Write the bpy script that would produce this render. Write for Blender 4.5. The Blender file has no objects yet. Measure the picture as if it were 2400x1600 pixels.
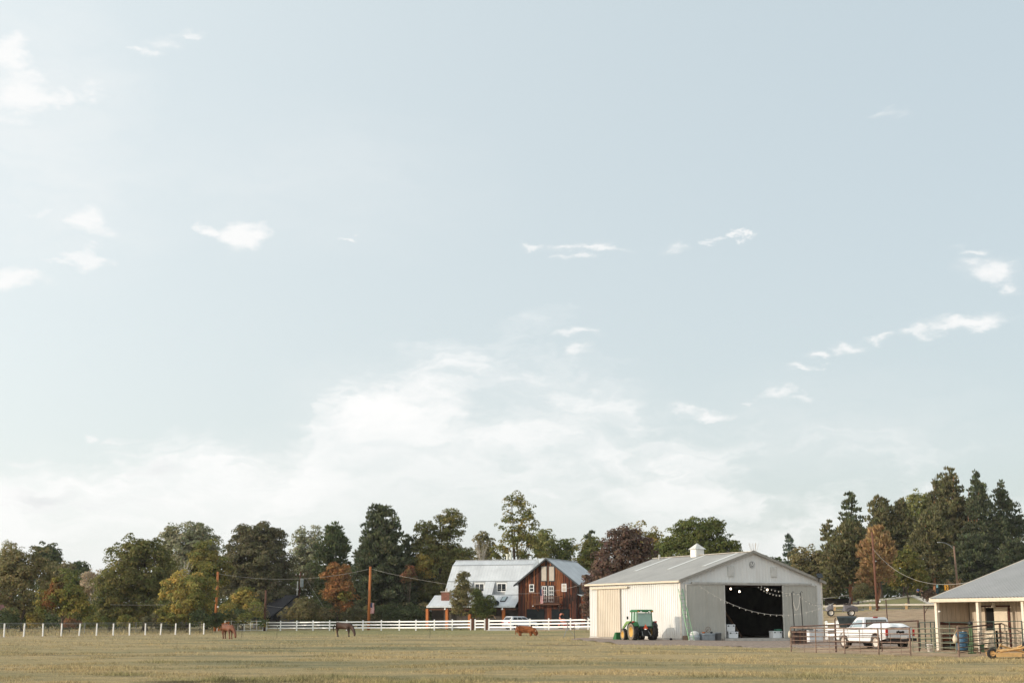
import bpy, bmesh, math, random
import numpy as np
from mathutils import Vector, Matrix

SC = bpy.context.scene
COL = SC.collection
R = math.radians
F = 3400.0                      # focal length in photo pixels (2400 wide)
CAM_H = 1.7
TILT = math.atan(648.0 / F)     # horizon at row 1448 of 1600

# ------------------------------------------------------------------ camera
cam_d = bpy.data.cameras.new('camera')
cam_d.sensor_width = 36.0
cam_d.lens = 36.0 * F / 2400.0
cam_d.clip_start = 0.1
cam_d.clip_end = 20000
cam = bpy.data.objects.new('camera', cam_d)
COL.objects.link(cam)
cam.location = (0, 0, CAM_H)
cam.rotation_euler = (R(90) + TILT, 0, 0)
SC.camera = cam

# ------------------------------------------------------------------ light
SUN_EL = 11.5
SUN_A = 20.0                    # sun stands to the left, this far towards the camera
sdir = Vector((-math.cos(R(SUN_A)) * math.cos(R(SUN_EL)), -math.sin(R(SUN_A)) * math.cos(R(SUN_EL)), math.sin(R(SUN_EL))))
sun_d = bpy.data.lights.new('sun', 'SUN')
sun_d.energy = 2.7
sun_d.angle = R(0.6)
sun_d.color = (1.0, 0.88, 0.72)
sun = bpy.data.objects.new('sun', sun_d)
COL.objects.link(sun)
sun.rotation_euler = sdir.to_track_quat('Z', 'Y').to_euler()

SC.view_settings.view_transform = 'Standard'
SC.view_settings.look = 'None'
SC.view_settings.gamma = 1.0
SC.view_settings.use_curve_mapping = False
SC.view_settings.exposure = 0.06
SC.cycles.max_bounces = 6
SC.cycles.diffuse_bounces = 3
SC.cycles.glossy_bounces = 3
SC.cycles.transmission_bounces = 4
SC.cycles.transparent_max_bounces = 8
SC.cycles.use_denoising = True

def pix_dir(px, py):
    u = (px - 1200) / F; v = (800 - py) / F
    d = Vector((u, math.cos(TILT) - v * math.sin(TILT), math.sin(TILT) + v * math.cos(TILT)))
    return d
def P(px, py, D):               # point of the place seen at a photo pixel, D metres north of the camera
    d = pix_dir(px, py)
    d *= D / d.y
    return Vector((d.x, D, CAM_H + d.z))
FE = F / math.cos(TILT)
def GX(px, D): return (px - 1200) / FE * D
def lin(c):
    c = c / 255.0
    return c / 12.92 if c <= 0.04045 else ((c + 0.055) / 1.055) ** 2.4
def S(r, g, b, a=1.0): return (lin(r), lin(g), lin(b), a)

# ------------------------------------------------------------------ world: hazy evening sky with broken cloud
W = bpy.data.worlds.new('World'); SC.world = W; W.use_nodes = True
wt = W.node_tree; wt.nodes.clear()
def wn(t, **k):
    n = wt.nodes.new(t)
    for a, b in k.items(): setattr(n, a, b)
    return n
def wl(a, b): wt.links.new(a, b)
def wmath(op, a, b=None, c=None, clamp=False):
    n = wn('ShaderNodeMath', operation=op, use_clamp=clamp)
    for i, x in enumerate((a, b, c)):
        if x is None: continue
        if isinstance(x, (int, float)): n.inputs[i].default_value = x
        else: wl(x, n.inputs[i])
    return n.outputs[0]
def wrange(x, a, b, c=0.0, d=1.0, smooth=True):
    n = wn('ShaderNodeMapRange', interpolation_type='SMOOTHSTEP' if smooth else 'LINEAR')
    wl(x, n.inputs[0])
    for i, q in enumerate((a, b, c, d)): n.inputs[i + 1].default_value = q
    return n.outputs[0]
def wmix(f, a, b):
    n = wn('ShaderNodeMix', data_type='RGBA')
    if isinstance(f, (int, float)): n.inputs[0].default_value = f
    else: wl(f, n.inputs[0])
    for i, x in ((6, a), (7, b)):
        if isinstance(x, tuple): n.inputs[i].default_value = x
        else: wl(x, n.inputs[i])
    return n.outputs[2]
sky = wn('ShaderNodeTexSky', sky_type='NISHITA', sun_disc=False)
sky.sun_elevation = R(SUN_EL)
sky.sun_rotation = math.atan2(sdir.x, sdir.y)
sky.air_density = 1.0; sky.dust_density = 1.5; sky.ozone_density = 1.0
tc = wn('ShaderNodeTexCoord')
sep = wn('ShaderNodeSeparateXYZ'); wl(tc.outputs['Generated'], sep.inputs[0])
az = wmath('ARCTAN2', sep.outputs[0], sep.outputs[1])
el = wmath('ARCSINE', sep.outputs[2])
comb = wn('ShaderNodeCombineXYZ'); wl(az, comb.inputs[0]); wl(el, comb.inputs[1])
def wnoise(vec, scale, detail=6, rough=0.55, dist=0.0):
    n = wn('ShaderNodeTexNoise', noise_dimensions='3D')
    wl(vec, n.inputs['Vector']); n.inputs['Scale'].default_value = scale
    n.inputs['Detail'].default_value = detail; n.inputs['Roughness'].default_value = rough
    n.inputs['Distortion'].default_value = dist
    return n
stretch = wn('ShaderNodeVectorMath', operation='MULTIPLY'); wl(comb.outputs[0], stretch.inputs[0]); stretch.inputs[1].default_value = (1, 1.9, 1)
warp = wnoise(stretch.outputs[0], 16.0, 6, 0.62)
wsub = wn('ShaderNodeVectorMath', operation='SUBTRACT'); wl(warp.outputs['Color'], wsub.inputs[0]); wsub.inputs[1].default_value = (0.5, 0.5, 0.5)
wmul = wn('ShaderNodeVectorMath', operation='MULTIPLY'); wl(wsub.outputs[0], wmul.inputs[0]); wmul.inputs[1].default_value = (0.10, 0.045, 0)
wadd = wn('ShaderNodeVectorMath', operation='ADD'); wl(comb.outputs[0], wadd.inputs[0]); wl(wmul.outputs[0], wadd.inputs[1])
PV = wadd.outputs[0]
fbm = wnoise(stretch.outputs[0], 30.0, 10, 0.66, .5).outputs['Fac']
stretch2 = wn('ShaderNodeVectorMath', operation='MULTIPLY'); wl(PV, stretch2.inputs[0]); stretch2.inputs[1].default_value = (1, 3.0, 1)
fbm2 = wnoise(stretch2.outputs[0], 13.0, 10, 0.62, 0.3).outputs['Fac']
def azel(px, py):
    d = pix_dir(px, py).normalized()
    return math.atan2(d.x, d.y), math.asin(d.z)
def blobs(rows):
    acc = None
    for (bx, by, rx, ry, st) in rows:
        bx *= 1.0204; by *= 1.0204; rx *= 1.0204; ry *= 1.0204
        a0, e0 = azel(bx, by)
        s = wn('ShaderNodeVectorMath', operation='SUBTRACT'); wl(PV, s.inputs[0]); s.inputs[1].default_value = (a0, e0, 0)
        m = wn('ShaderNodeVectorMath', operation='MULTIPLY'); wl(s.outputs[0], m.inputs[0]); m.inputs[1].default_value = (F / rx, F / ry, 0)
        l = wn('ShaderNodeVectorMath', operation='LENGTH'); wl(m.outputs[0], l.inputs[0])
        v = wrange(l.outputs['Value'], 1.5, 0.1, 0.0, st)
        acc = v if acc is None else wmath('MAXIMUM', acc, v)
    return acc
puffs = blobs([(55, 205, 130, 50, 1.0), (25, 120, 70, 45, .95), (130, 215, 75, 38, .95), (40, 260, 90, 30, .6), (330, 122, 42, 13, .75), (425, 74, 36, 10, .6), (370, 95, 50, 18, .5),
    (75, 490, 36, 18, .65), (215, 520, 68, 34, .8), (185, 592, 62, 20, .8), (45, 650, 80, 22, .85), (150, 605, 60, 10, .6), (475, 515, 48, 20, .85), (550, 535, 70, 36, .95), (815, 551, 22, 6, .6),
    (1258, 566, 28, 8, .65), (1350, 572, 62, 12, .72), (1320, 598, 36, 10, .65), (1520, 570, 52, 16, .62), (1640, 557, 36, 8, .6), (1695, 550, 24, 8, .72),
    (2290, 618, 85, 30, .8), (2320, 655, 42, 22, .75), (2222, 576, 34, 9, .6), (2250, 742, 95, 18, .82), (2150, 762, 60, 9, .6), (1852, 814, 36, 14, .72), (1962, 800, 56, 14, .78), (2042, 775, 28, 9, .7), (1842, 846, 44, 9, .7),
    (1820, 897, 58, 18, .68), (1880, 912, 50, 10, .55), (1735, 912, 34, 9, .62), (1612, 940, 54, 18, .75), (1342, 776, 46, 11, .65), (1360, 822, 42, 20, .65), (1255, 1125, 50, 16, .6), (2050, 260, 36, 9, .45),
    (230, 985, 34, 10, .6), (320, 1000, 60, 12, .5), (60, 1050, 120, 16, .6)])
# the low cloud bank: its upper edge as elevation against azimuth
edge = [(-900, 1150), (-400, 1100), (0, 1082), (150, 1070), (260, 1040), (350, 1010), (480, 985), (560, 1035), (640, 1045), (700, 985), (750, 895), (830, 835), (960, 812), (1100, 822), (1250, 850), (1400, 900), (1540, 965), (1680, 1040), (1850, 1100), (2352, 1150), (3000, 1160)]
er = wn('ShaderNodeValToRGB'); er.color_ramp.interpolation = 'B_SPLINE' if False else 'EASE'
A0, A1, EMAX = azel(-900 * 1.0204, 1150)[0], azel(3000 * 1.0204, 1150)[0], 0.30
ee = er.color_ramp.elements
for i, (ex_, ey_) in enumerate(edge):
    aa, e_ = azel(ex_ * 1.0204, ey_ * 1.0204); p_ = (aa - A0) / (A1 - A0); v_ = e_ / EMAX
    q_ = ee[0] if i == 0 else ee.new(min(p_, .999)) if i < len(edge) - 1 else ee[-1]
    q_.position = max(0, min(1, p_)); q_.color = (v_, v_, v_, 1)
psep = wn('ShaderNodeSeparateXYZ'); wl(PV, psep.inputs[0])
wl(wrange(psep.outputs[0], A0, A1, 0, 1, False), er.inputs[0])
top_e = wmath('MULTIPLY', er.outputs[0], EMAX)
soft = wrange(psep.outputs[0], azel(760, 900)[0], azel(1250, 900)[0], 0.020, 0.075)
diff = wmath('DIVIDE', wmath('SUBTRACT', top_e, psep.outputs[1]), soft)
veil = blobs([(930, 960, 260, 130, .5), (1250, 980, 300, 130, .35), (700, 1110, 650, 100, .35), (1500, 1060, 320, 100, .3), (60, 220, 240, 220, .35), (90, 420, 300, 200, .35), (700, 420, 420, 160, .16), (1900, 1000, 420, 130, .22), (880, 950, 150, 90, .8)])
puff_m = wrange(wmath('SUBTRACT', wmath('ADD', wmath('MULTIPLY', puffs, 1.55), wmath('MULTIPLY', fbm, 1.9)), 1.3), 0.0, 1.25)
puff_m = wmath('MULTIPLY', puff_m, wrange(puffs, 0.02, 0.3))
bank_m = wrange(wmath('ADD', diff, wmath('MULTIPLY', wmath('SUBTRACT', fbm2, 0.5), 3.6)), -0.35, 1.3)
bank_m = wmath('MULTIPLY', bank_m, wrange(wmath('SUBTRACT', top_e, el), 0.01, 0.13, 1.0, 0.24))      # thinner below its crest
bank_m = wmath('MULTIPLY', bank_m, wrange(fbm2, 0.3, 0.62, 0.55, 1.0))
halo = wmath('MULTIPLY', puffs, wrange(fbm2, 0.36, 0.65, 0.05, 0.75))
veil_m = wmath('MAXIMUM', halo, wmath('MULTIPLY', veil, wrange(fbm2, 0.25, 0.7, 0.35, 1.2)))
# the same broken cloud goes on all round, outside the part of the sky the photograph shows
gen = wnoise(tc.outputs['Generated'], 5.0, 7, 0.6, 0.3).outputs['Fac']
gen_m = wmath('MULTIPLY', wrange(gen, 0.53, 0.72, 0.0, 0.75), wrange(wmath('ABSOLUTE', az), 0.40, 0.55))
haze_m = wrange(el, 0.0, 0.55, 1.0, 0.0)
# thin high haze adds its own pale light to the clear sky
clear = wn('ShaderNodeMix', data_type='RGBA', blend_type='MULTIPLY'); clear.inputs[0].default_value = 1.0
wl(sky.outputs[0], clear.inputs[6]); clear.inputs[7].default_value = (.34, .34, .34, 1)
air = wmix(haze_m, (3.9, 4.55, 4.82, 1), (4.35, 4.82, 4.98, 1))
addn = wn('ShaderNodeMix', data_type='RGBA', blend_type='ADD'); addn.inputs[0].default_value = 1.0
wl(clear.outputs[2], addn.inputs[6]); wl(air, addn.inputs[7])
# the haze scatters sunlight forward: the sky brightens smoothly towards the sun
sdn = wn('ShaderNodeVectorMath', operation='DOT_PRODUCT'); wl(tc.outputs['Generated'], sdn.inputs[0]); sdn.inputs[1].default_value = tuple(sdir)
glow = wmath('POWER', wmath('MULTIPLY_ADD', sdn.outputs['Value'], 0.5, 0.5, clamp=True), 2.5)
gl2 = wmix(glow, (0, 0, 0, 1), (9.5, 8.9, 8.0, 1))
addg = wn('ShaderNodeMix', data_type='RGBA', blend_type='ADD'); addg.inputs[0].default_value = 1.0
wl(addn.outputs[2], addg.inputs[6]); wl(gl2, addg.inputs[7])
base = addg.outputs[2]
base = wmix(veil_m, base, (8.15, 8.15, 8.05, 1))
base = wmix(wmath('MULTIPLY', bank_m, 0.85), base, (8.75, 8.7, 8.6, 1))
base = wmix(wmath('MULTIPLY', wmath('MAXIMUM', puff_m, gen_m), 0.9), base, (8.3, 8.3, 8.25, 1))
# grey undersides of the low cloud bank
under = blobs([(375, 1078, 52, 22, .6), (75, 1128, 70, 18, .55), (180, 1152, 170, 10, .35)])
base = wmix(wmath('MULTIPLY', under, wrange(fbm2, 0.35, 0.6)), base, (6.0, 6.2, 6.3, 1))
bg = wn('ShaderNodeBackground'); bg.inputs[1].default_value = 0.115
wl(base, bg.inputs[0])
wo = wn('ShaderNodeOutputWorld'); wl(bg.outputs[0], wo.inputs[0])
W.cycles.sampling_method = 'MANUAL'
W.cycles.sample_map_resolution = 512

# ------------------------------------------------------------------ materials
MATS = {}
def mat(name, col, rough=0.7, metal=0.0, var=0.12, scale=3.0, bump=0.0, bscale=20.0, spec=0.4, col2=None, objrand=0.0, stretch=(1, 1, 1), emit=None, alpha=None, trans=0.0):
    if name in MATS: return MATS[name]
    m = bpy.data.materials.new(name); m.use_nodes = True
    nt = m.node_tree; n = nt.nodes; b = n['Principled BSDF']
    t = n.new('ShaderNodeTexCoord'); mp = n.new('ShaderNodeMapping'); mp.inputs['Scale'].default_value = stretch
    nt.links.new(t.outputs['Object'], mp.inputs[0])
    no = n.new('ShaderNodeTexNoise'); no.inputs['Scale'].default_value = scale; no.inputs['Detail'].default_value = 6; no.inputs['Roughness'].default_value = 0.65
    nt.links.new(mp.outputs[0], no.inputs['Vector'])
    rp = n.new('ShaderNodeValToRGB')
    c2 = col2 if col2 else tuple(max(0, x * (1 - 2 * var)) for x in col[:3]) + (1,)
    c1 = col if col2 else tuple(min(1, x * (1 + var)) for x in col[:3]) + (1,)
    rp.color_ramp.elements[0].position = 0.32; rp.color_ramp.elements[0].color = c2
    rp.color_ramp.elements[1].position = 0.66; rp.color_ramp.elements[1].color = c1
    nt.links.new(no.outputs['Fac'], rp.inputs[0])
    out = rp.outputs[0]
    if objrand:
        oi = n.new('ShaderNodeObjectInfo'); hv = n.new('ShaderNodeHueSaturation')
        mr = n.new('ShaderNodeMapRange'); mr.inputs[3].default_value = 1 - objrand; mr.inputs[4].default_value = 1 + objrand
        nt.links.new(oi.outputs['Random'], mr.inputs[0]); nt.links.new(mr.outputs[0], hv.inputs['Value'])
        nt.links.new(out, hv.inputs['Color']); out = hv.outputs[0]
    nt.links.new(out, b.inputs['Base Color'])
    b.inputs['Roughness'].default_value = rough; b.inputs['Metallic'].default_value = metal
    b.inputs['Specular IOR Level'].default_value = spec
    if trans: b.inputs['Transmission Weight'].default_value = trans
    if emit:
        b.inputs['Emission Color'].default_value = emit[0]; b.inputs['Emission Strength'].default_value = emit[1]
    if bump:
        nb = n.new('ShaderNodeTexNoise'); nb.inputs['Scale'].default_value = bscale; nb.inputs['Detail'].default_value = 5
        nt.links.new(mp.outputs[0], nb.inputs['Vector'])
        bp = n.new('ShaderNodeBump'); bp.inputs['Strength'].default_value = bump; bp.inputs['Distance'].default_value = 0.05
        nt.links.new(nb.outputs['Fac'], bp.inputs['Height']); nt.links.new(bp.outputs[0], b.inputs['Normal'])
    MATS[name] = m
    return m

# ------------------------------------------------------------------ mesh helpers
class MB:
    def __init__(s): s.v = []; s.f = []
    def add(s, vs, fs):
        o = len(s.v); s.v += [tuple(x) for x in vs]; s.f += [tuple(i + o for i in f) for f in fs]; return s
    def box(s, c, d, rot=None):
        x, y, z = d[0] / 2, d[1] / 2, d[2] / 2
        vs = [Vector((i, j, k)) for i in (-x, x) for j in (-y, y) for k in (-z, z)]
        if rot is not None: vs = [rot @ q for q in vs]
        c = Vector(c)
        return s.add([q + c for q in vs], [(0, 1, 3, 2), (4, 6, 7, 5), (0, 4, 5, 1), (2, 3, 7, 6), (0, 2, 6, 4), (1, 5, 7, 3)])
    def bb(s, x0, x1, y0, y1, z0, z1): return s.box(((x0 + x1) / 2, (y0 + y1) / 2, (z0 + z1) / 2), (abs(x1 - x0), abs(y1 - y0), abs(z1 - z0)))
    def tube(s, pts, rad, n=8, cap=True):
        pts = [Vector(p) for p in pts]
        rr = rad if isinstance(rad, (list, tuple)) else [rad] * len(pts)
        rings = []
        for i, p in enumerate(pts):
            a = pts[max(i - 1, 0)]; b = pts[min(i + 1, len(pts) - 1)]
            t = (b - a).normalized()
            u = t.cross(Vector((0, 0, 1)))
            if u.length < 1e-3: u = t.cross(Vector((0, 1, 0)))
            u.normalize(); w = t.cross(u)
            rings.append([p + (u * math.cos(2 * math.pi * k / n) + w * math.sin(2 * math.pi * k / n)) * rr[i] for k in range(n)])
        vs = [q for r in rings for q in r]; fs = []
        for i in range(len(pts) - 1):
            for k in range(n):
                fs.append((i * n + k, i * n + (k + 1) % n, (i + 1) * n + (k + 1) % n, (i + 1) * n + k))
        if cap: fs += [tuple(range(n))[::-1], tuple((len(pts) - 1) * n + k for k in range(n))]
        return s.add(vs, fs)
    def prism(s, poly, axis, a, b):
        # poly in the two other axes; axis 'x','y','z'
        def mk(p, q):
            return {'x': (q, p[0], p[1]), 'y': (p[0], q, p[1]), 'z': (p[0], p[1], q)}[axis]
        n = len(poly)
        vs = [mk(p, a) for p in poly] + [mk(p, b) for p in poly]
        return s.add(vs, [tuple(range(n))[::-1], tuple(range(n, 2 * n))] + [(i, (i + 1) % n, n + (i + 1) % n, n + i) for i in range(n)])
    def loft(s, rings, cap=True, closed=True):
        n = len(rings[0]); vs = [q for r in rings for q in r]; fs = []
        for i in range(len(rings) - 1):
            for k in range(n if closed else n - 1):
                fs.append((i * n + k, i * n + (k + 1) % n, (i + 1) * n + (k + 1) % n, (i + 1) * n + k))
        if cap: fs += [tuple(range(n))[::-1], tuple((len(rings) - 1) * n + k for k in range(n))]
        return s.add(vs, fs)
    def lathe(s, prof, n=16, axis='z', c=(0, 0, 0)):
        vs = []; m = len(prof)
        for k in range(n):
            a = 2 * math.pi * k / n; co, si = math.cos(a), math.sin(a)
            for (r, h) in prof:
                q = {'z': (r * co, r * si, h), 'y': (r * co, h, r * si), 'x': (h, r * co, r * si)}[axis]
                vs.append((q[0] + c[0], q[1] + c[1], q[2] + c[2]))
        fs = [(k * m + i, ((k + 1) % n) * m + i, ((k + 1) % n) * m + i + 1, k * m + i + 1) for k in range(n) for i in range(m - 1)]
        return s.add(vs, fs)
    def quad(s, a, b, c, d): return s.add([a, b, c, d], [(0, 1, 2, 3)])
    def sphere(s, c, r, n=10, m=6, sc=(1, 1, 1)):
        prof = [(r * math.sin(math.pi * i / m), -r * math.cos(math.pi * i / m)) for i in range(m + 1)]
        o = len(s.v); s.lathe(prof, n)
        for i in range(o, len(s.v)):
            q = s.v[i]; s.v[i] = (q[0] * sc[0] + c[0], q[1] * sc[1] + c[1], q[2] * sc[2] + c[2])
        return s
    def mesh(s, name='m'):
        me = bpy.data.meshes.new(name); me.from_pydata([tuple(q) for q in s.v], [], s.f); me.update(); return me
    def build(s, name, m, parent=None, smooth=False, bevel=0.0, seg=1):
        me = s.mesh(name)
        bm = bmesh.new(); bm.from_mesh(me)
        bmesh.ops.remove_doubles(bm, verts=bm.verts, dist=1e-5)
        bmesh.ops.recalc_face_normals(bm, faces=bm.faces)
        if bevel:
            bmesh.ops.bevel(bm, geom=[e for e in bm.edges if len(e.link_faces) == 2 and e.calc_face_angle(0) > 0.5], offset=bevel, segments=seg, affect='EDGES', clamp_overlap=True)
        bm.to_mesh(me); bm.free()
        if smooth:
            for p in me.polygons: p.use_smooth = True
        return link(name, me, m, parent)
def link(name, me, m, parent=None):
    o = bpy.data.objects.new(name, me)
    if m is not None and not me.materials: me.materials.append(m)
    COL.objects.link(o)
    if parent is not None: o.parent = parent
    return o
def tag(o, label=None, cat=None, group=None, kind=None):
    if label: o['label'] = label
    if cat: o['category'] = cat
    if group: o['group'] = group
    if kind: o['kind'] = kind
    return o
def thing(name, label, cat, loc=(0, 0, 0), rz=0.0, group=None):
    o = bpy.data.objects.new(name, None); COL.objects.link(o)
    o.location = loc; o.rotation_euler = (0, 0, rz); o.empty_display_size = 0.3
    return tag(o, label, cat, group)
def share(name, me, parent, loc, rot=(0, 0, 0), scale=(1, 1, 1), m=None):
    o = bpy.data.objects.new(name, me); COL.objects.link(o); o.parent = parent
    o.location = loc; o.rotation_euler = rot; o.scale = scale
    if m is not None and not me.materials: me.materials.append(m)
    return o

# ------------------------------------------------------------------ terrain
def gpt(px, D, z): return (GX(px, D), D, z)
CP = [gpt(px, D, 0.0) for D in (25, 45, 70, 100) for px in (-500, 200, 900, 1600)] + [gpt(px, D, -.06) for D in (25, 45, 66) for px in (2100, 2800)]
CP += [gpt(12, 137, 0), gpt(479, 165, -.06), gpt(-500, 120, 0), gpt(300, 135, 0), gpt(800, 140, 0), gpt(1200, 145, .05), gpt(625, 215, -.08), gpt(1000, 198, .1), gpt(1378, 180, .35), gpt(700, 175, -.03),
       gpt(1050, 215, .4), gpt(1280, 202, .57), gpt(1350, 210, .6), gpt(1200, 225, .6), gpt(300, 210, .1), gpt(-300, 200, .2), gpt(500, 260, .3), gpt(0, 260, .4), gpt(900, 260, .5), gpt(600, 320, .8), gpt(1200, 320, 1.0),
       gpt(1597, 116, 0), gpt(1382, 129, -.02), gpt(1927, 122, .02), gpt(1500, 114, -.02), gpt(1700, 100, -.02), gpt(1700, 128, .05), gpt(1740, 140, .2), gpt(1500, 150, .2),
       gpt(2050, 88, -.08), gpt(1850, 80, -.07), gpt(2243, 68, -.08), gpt(2150, 76, -.05), gpt(2195, 76, .15), gpt(2400, 66, .1), gpt(2700, 66, .2), gpt(2150, 100, .3), gpt(2400, 90, .6), gpt(1940, 110, .05),
       gpt(1960, 148, 1.9), gpt(2060, 145, 1.75), gpt(2057, 182, 2.62), gpt(2200, 150, 1.9), gpt(2500, 150, 2.2), gpt(1950, 200, 2.75), gpt(2200, 196, 2.9), gpt(2500, 196, 3.1), gpt(2000, 122, .75), gpt(2200, 122, .95),
       gpt(1950, 212, 2.95), gpt(2200, 208, 3.05), gpt(2500, 208, 3.3), gpt(2060, 226, 4.2), gpt(2200, 226, 4.1), gpt(2400, 230, 4.6), gpt(2100, 250, 5.2), gpt(2170, 275, 5.4), gpt(2400, 280, 6.0), gpt(2000, 300, 5.6), gpt(1800, 190, 1.7), gpt(1820, 250, 3.0), gpt(1600, 250, 1.5), gpt(1450, 210, .8), gpt(2800, 250, 5.5)]
CP = np.array(CP)
def _tps(r2): return 0.5 * r2 * np.log(np.maximum(r2, 1e-9))
_s = 50.0
_xy = CP[:, :2] / _s; _n = len(CP)
_A = _tps(((_xy[:, None, :] - _xy[None]) ** 2).sum(-1)) + np.eye(_n) * 0.002
_Pm = np.hstack([np.ones((_n, 1)), _xy])
_M = np.vstack([np.hstack([_A, _Pm]), np.hstack([_Pm.T, np.zeros((3, 3))])])
_w = np.linalg.solve(_M, np.concatenate([CP[:, 2], np.zeros(3)]))
def terrain(x, y):
    x = np.asarray(x, float); y = np.asarray(y, float); sh = x.shape
    q = np.stack([x.ravel(), y.ravel()], 1) / _s
    # beyond the surveyed part the height of its edge carries on
    lim = np.clip(q[:, 1], 20 / _s, 330 / _s)
    half = np.maximum(lim * .47, 12 / _s)
    q = np.stack([np.clip(q[:, 0], -half, half), lim], 1)
    out = np.empty(len(q))
    for i in range(0, len(q), 20000):
        k = q[i:i + 20000]
        out[i:i + 20000] = _tps(((k[:, None, :] - _xy[None]) ** 2).sum(-1)) @ _w[:_n] + _w[_n] + k @ _w[_n + 1:]
    return out.reshape(sh)
def gz(x, y): return float(terrain(np.array([x]), np.array([y]))[0])
def G(px, D):                    # the ground under a photo column at depth D
    x = GX(px, D); return Vector((x, D, gz(x, D)))
# ------------------------------------------------------------------ ground
def vnoise(x, y, seed=0, oct=4, base=1.0):
    # value noise, vectorised
    out = np.zeros_like(x); amp = 1.0; tot = 0
    for o in range(oct):
        f = base * 2 ** o
        xi = np.floor(x * f).astype(np.int64); yi = np.floor(y * f).astype(np.int64)
        fx = x * f - xi; fy = y * f - yi
        fx = fx * fx * (3 - 2 * fx); fy = fy * fy * (3 - 2 * fy)
        def h(a, b):
            k = (a * 374761393 + b * 668265263 + (seed + o) * 2147483647) & 0xffffffff
            k = ((k ^ (k >> 13)) * 1274126177) & 0xffffffff
            return ((k ^ (k >> 16)) & 0xffff) / 65535.0
        v = (h(xi, yi) * (1 - fx) + h(xi + 1, yi) * fx) * (1 - fy) + (h(xi, yi + 1) * (1 - fx) + h(xi + 1, yi + 1) * fx) * fy
        out += v * amp; tot += amp; amp *= 0.5
    return out / tot
def sstep(a, b, x):
    t = np.clip((x - a) / (b - a), 0, 1); return t * t * (3 - 2 * t)
def colpx(x, y): return 1200 + FE * x / np.maximum(y, 1)
def dirt_w(x, y):                # bare brown earth: the bank behind the pickup, the corral, the worn strips by the fences
    n = vnoise(x, y, 3, 4, 0.15)
    px = colpx(x, y)
    bank = sstep(1900, 1980, px) * sstep(96, 108, y + 10 * (n - .5)) * (1 - sstep(176, 186, y + 14 * (n - .5)))
    corral = sstep(1840, 1900, px + 60 * (n - .5)) * sstep(0, 1.6, y - (80 - (px - 1852) * 12 / 391) + 3.2 * (n - .4)) * (1 - sstep(94, 100, y))
    fence_r = sstep(1150, 1280, px) * (1 - sstep(1420, 1500, px)) * sstep(-12, -5, y - (215 - (px - 625) * 35 / 753) + 8 * (n - .5)) * (1 - sstep(6, 12, y - 185))
    fence_l = (1 - sstep(430, 520, px)) * np.exp(-((y - (137 + (px - 12) * 28 / 467)) / 3.0) ** 2) * .8
    return np.clip(np.maximum.reduce([bank * (.75 + .5 * n), corral, fence_r * (.3 + n), fence_l]), 0, 1)
def lawn_w(x, y):
    px = colpx(x, y)
    a = sstep(1900, 1960, px) * sstep(213, 217, y)
    b = sstep(520, 640, px) * (1 - sstep(1400, 1480, px)) * sstep(150, 166, y + 12 * (vnoise(x, y, 5, 3, .1) - .5)) * (1 - sstep(214, 218, y))
    return np.clip(np.maximum(a, b * .75), 0, 1)
SOIL = [(500, 40.2, 2.2, .5), (590, 41.0, 1.2, .35), (420, 40.8, 1.0, .35), (960, 38.6, 2.2, .45), (1040, 38.2, 1.4, .4), (300, 44.5, .9, .3), (700, 40.4, 1.0, .35), (700, 39.2, 2.5, .3), (620, 86, 2.2, .8), (1310, 97, 3.2, .8), (1000, 118, 4.5, .8), (1190, 60, 1.4, .4), (90, 70, 1.6, .5)]
def soil_w(x, y):
    n = vnoise(x, y, 51, 4, 1.1); w = np.zeros_like(x)
    for (px, D, rx, ry) in SOIL: w = np.maximum(w, np.exp(-(((x - GX(px, D)) / rx) ** 2 + ((y - D) / ry) ** 2)))
    return sstep(.35, .75, w * (.5 + n))
ax = np.concatenate([np.linspace(-1, 1, 261)])
gxs = np.sign(ax) * (np.abs(ax) * 70 + np.abs(ax) ** 5 * 3000)
gys = np.concatenate([np.linspace(-300, 20, 9)[:-1], np.linspace(20, 70, 160)[:-1], np.linspace(70, 250, 170)[:-1], np.linspace(250, 400, 25)[:-1], np.geomspace(400, 6000, 14)])
X, Y = np.meshgrid(gxs, gys)
Z = terrain(X, Y) + (vnoise(X, Y, 11, 3, .35) - .5) * .035 * (1 - sstep(180, 260, Y))
nv = X.size; ny, nx = X.shape
me = bpy.data.meshes.new('ground')
me.vertices.add(nv); me.vertices.foreach_set('co', np.stack([X, Y, Z], -1).ravel())
idx = np.arange(nv).reshape(ny, nx)
quads = np.stack([idx[:-1, :-1], idx[:-1, 1:], idx[1:, 1:], idx[1:, :-1]], -1).reshape(-1, 4)
me.loops.add(quads.size); me.loops.foreach_set('vertex_index', quads.ravel())
me.polygons.add(len(quads)); me.polygons.foreach_set('loop_start', np.arange(0, quads.size, 4)); me.polygons.foreach_set('loop_total', np.full(len(quads), 4))
me.update(calc_edges=True)
me.polygons.foreach_set('use_smooth', np.ones(len(quads), bool))
def pattr(me, name, arr):
    a = me.attributes.new(name, 'FLOAT', 'POINT'); a.data.foreach_set('value', arr.ravel().astype(np.float32))
pattr(me, 'dirt', dirt_w(X, Y)); pattr(me, 'soil', soil_w(X, Y)); pattr(me, 'lawn', lawn_w(X, Y))

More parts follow.
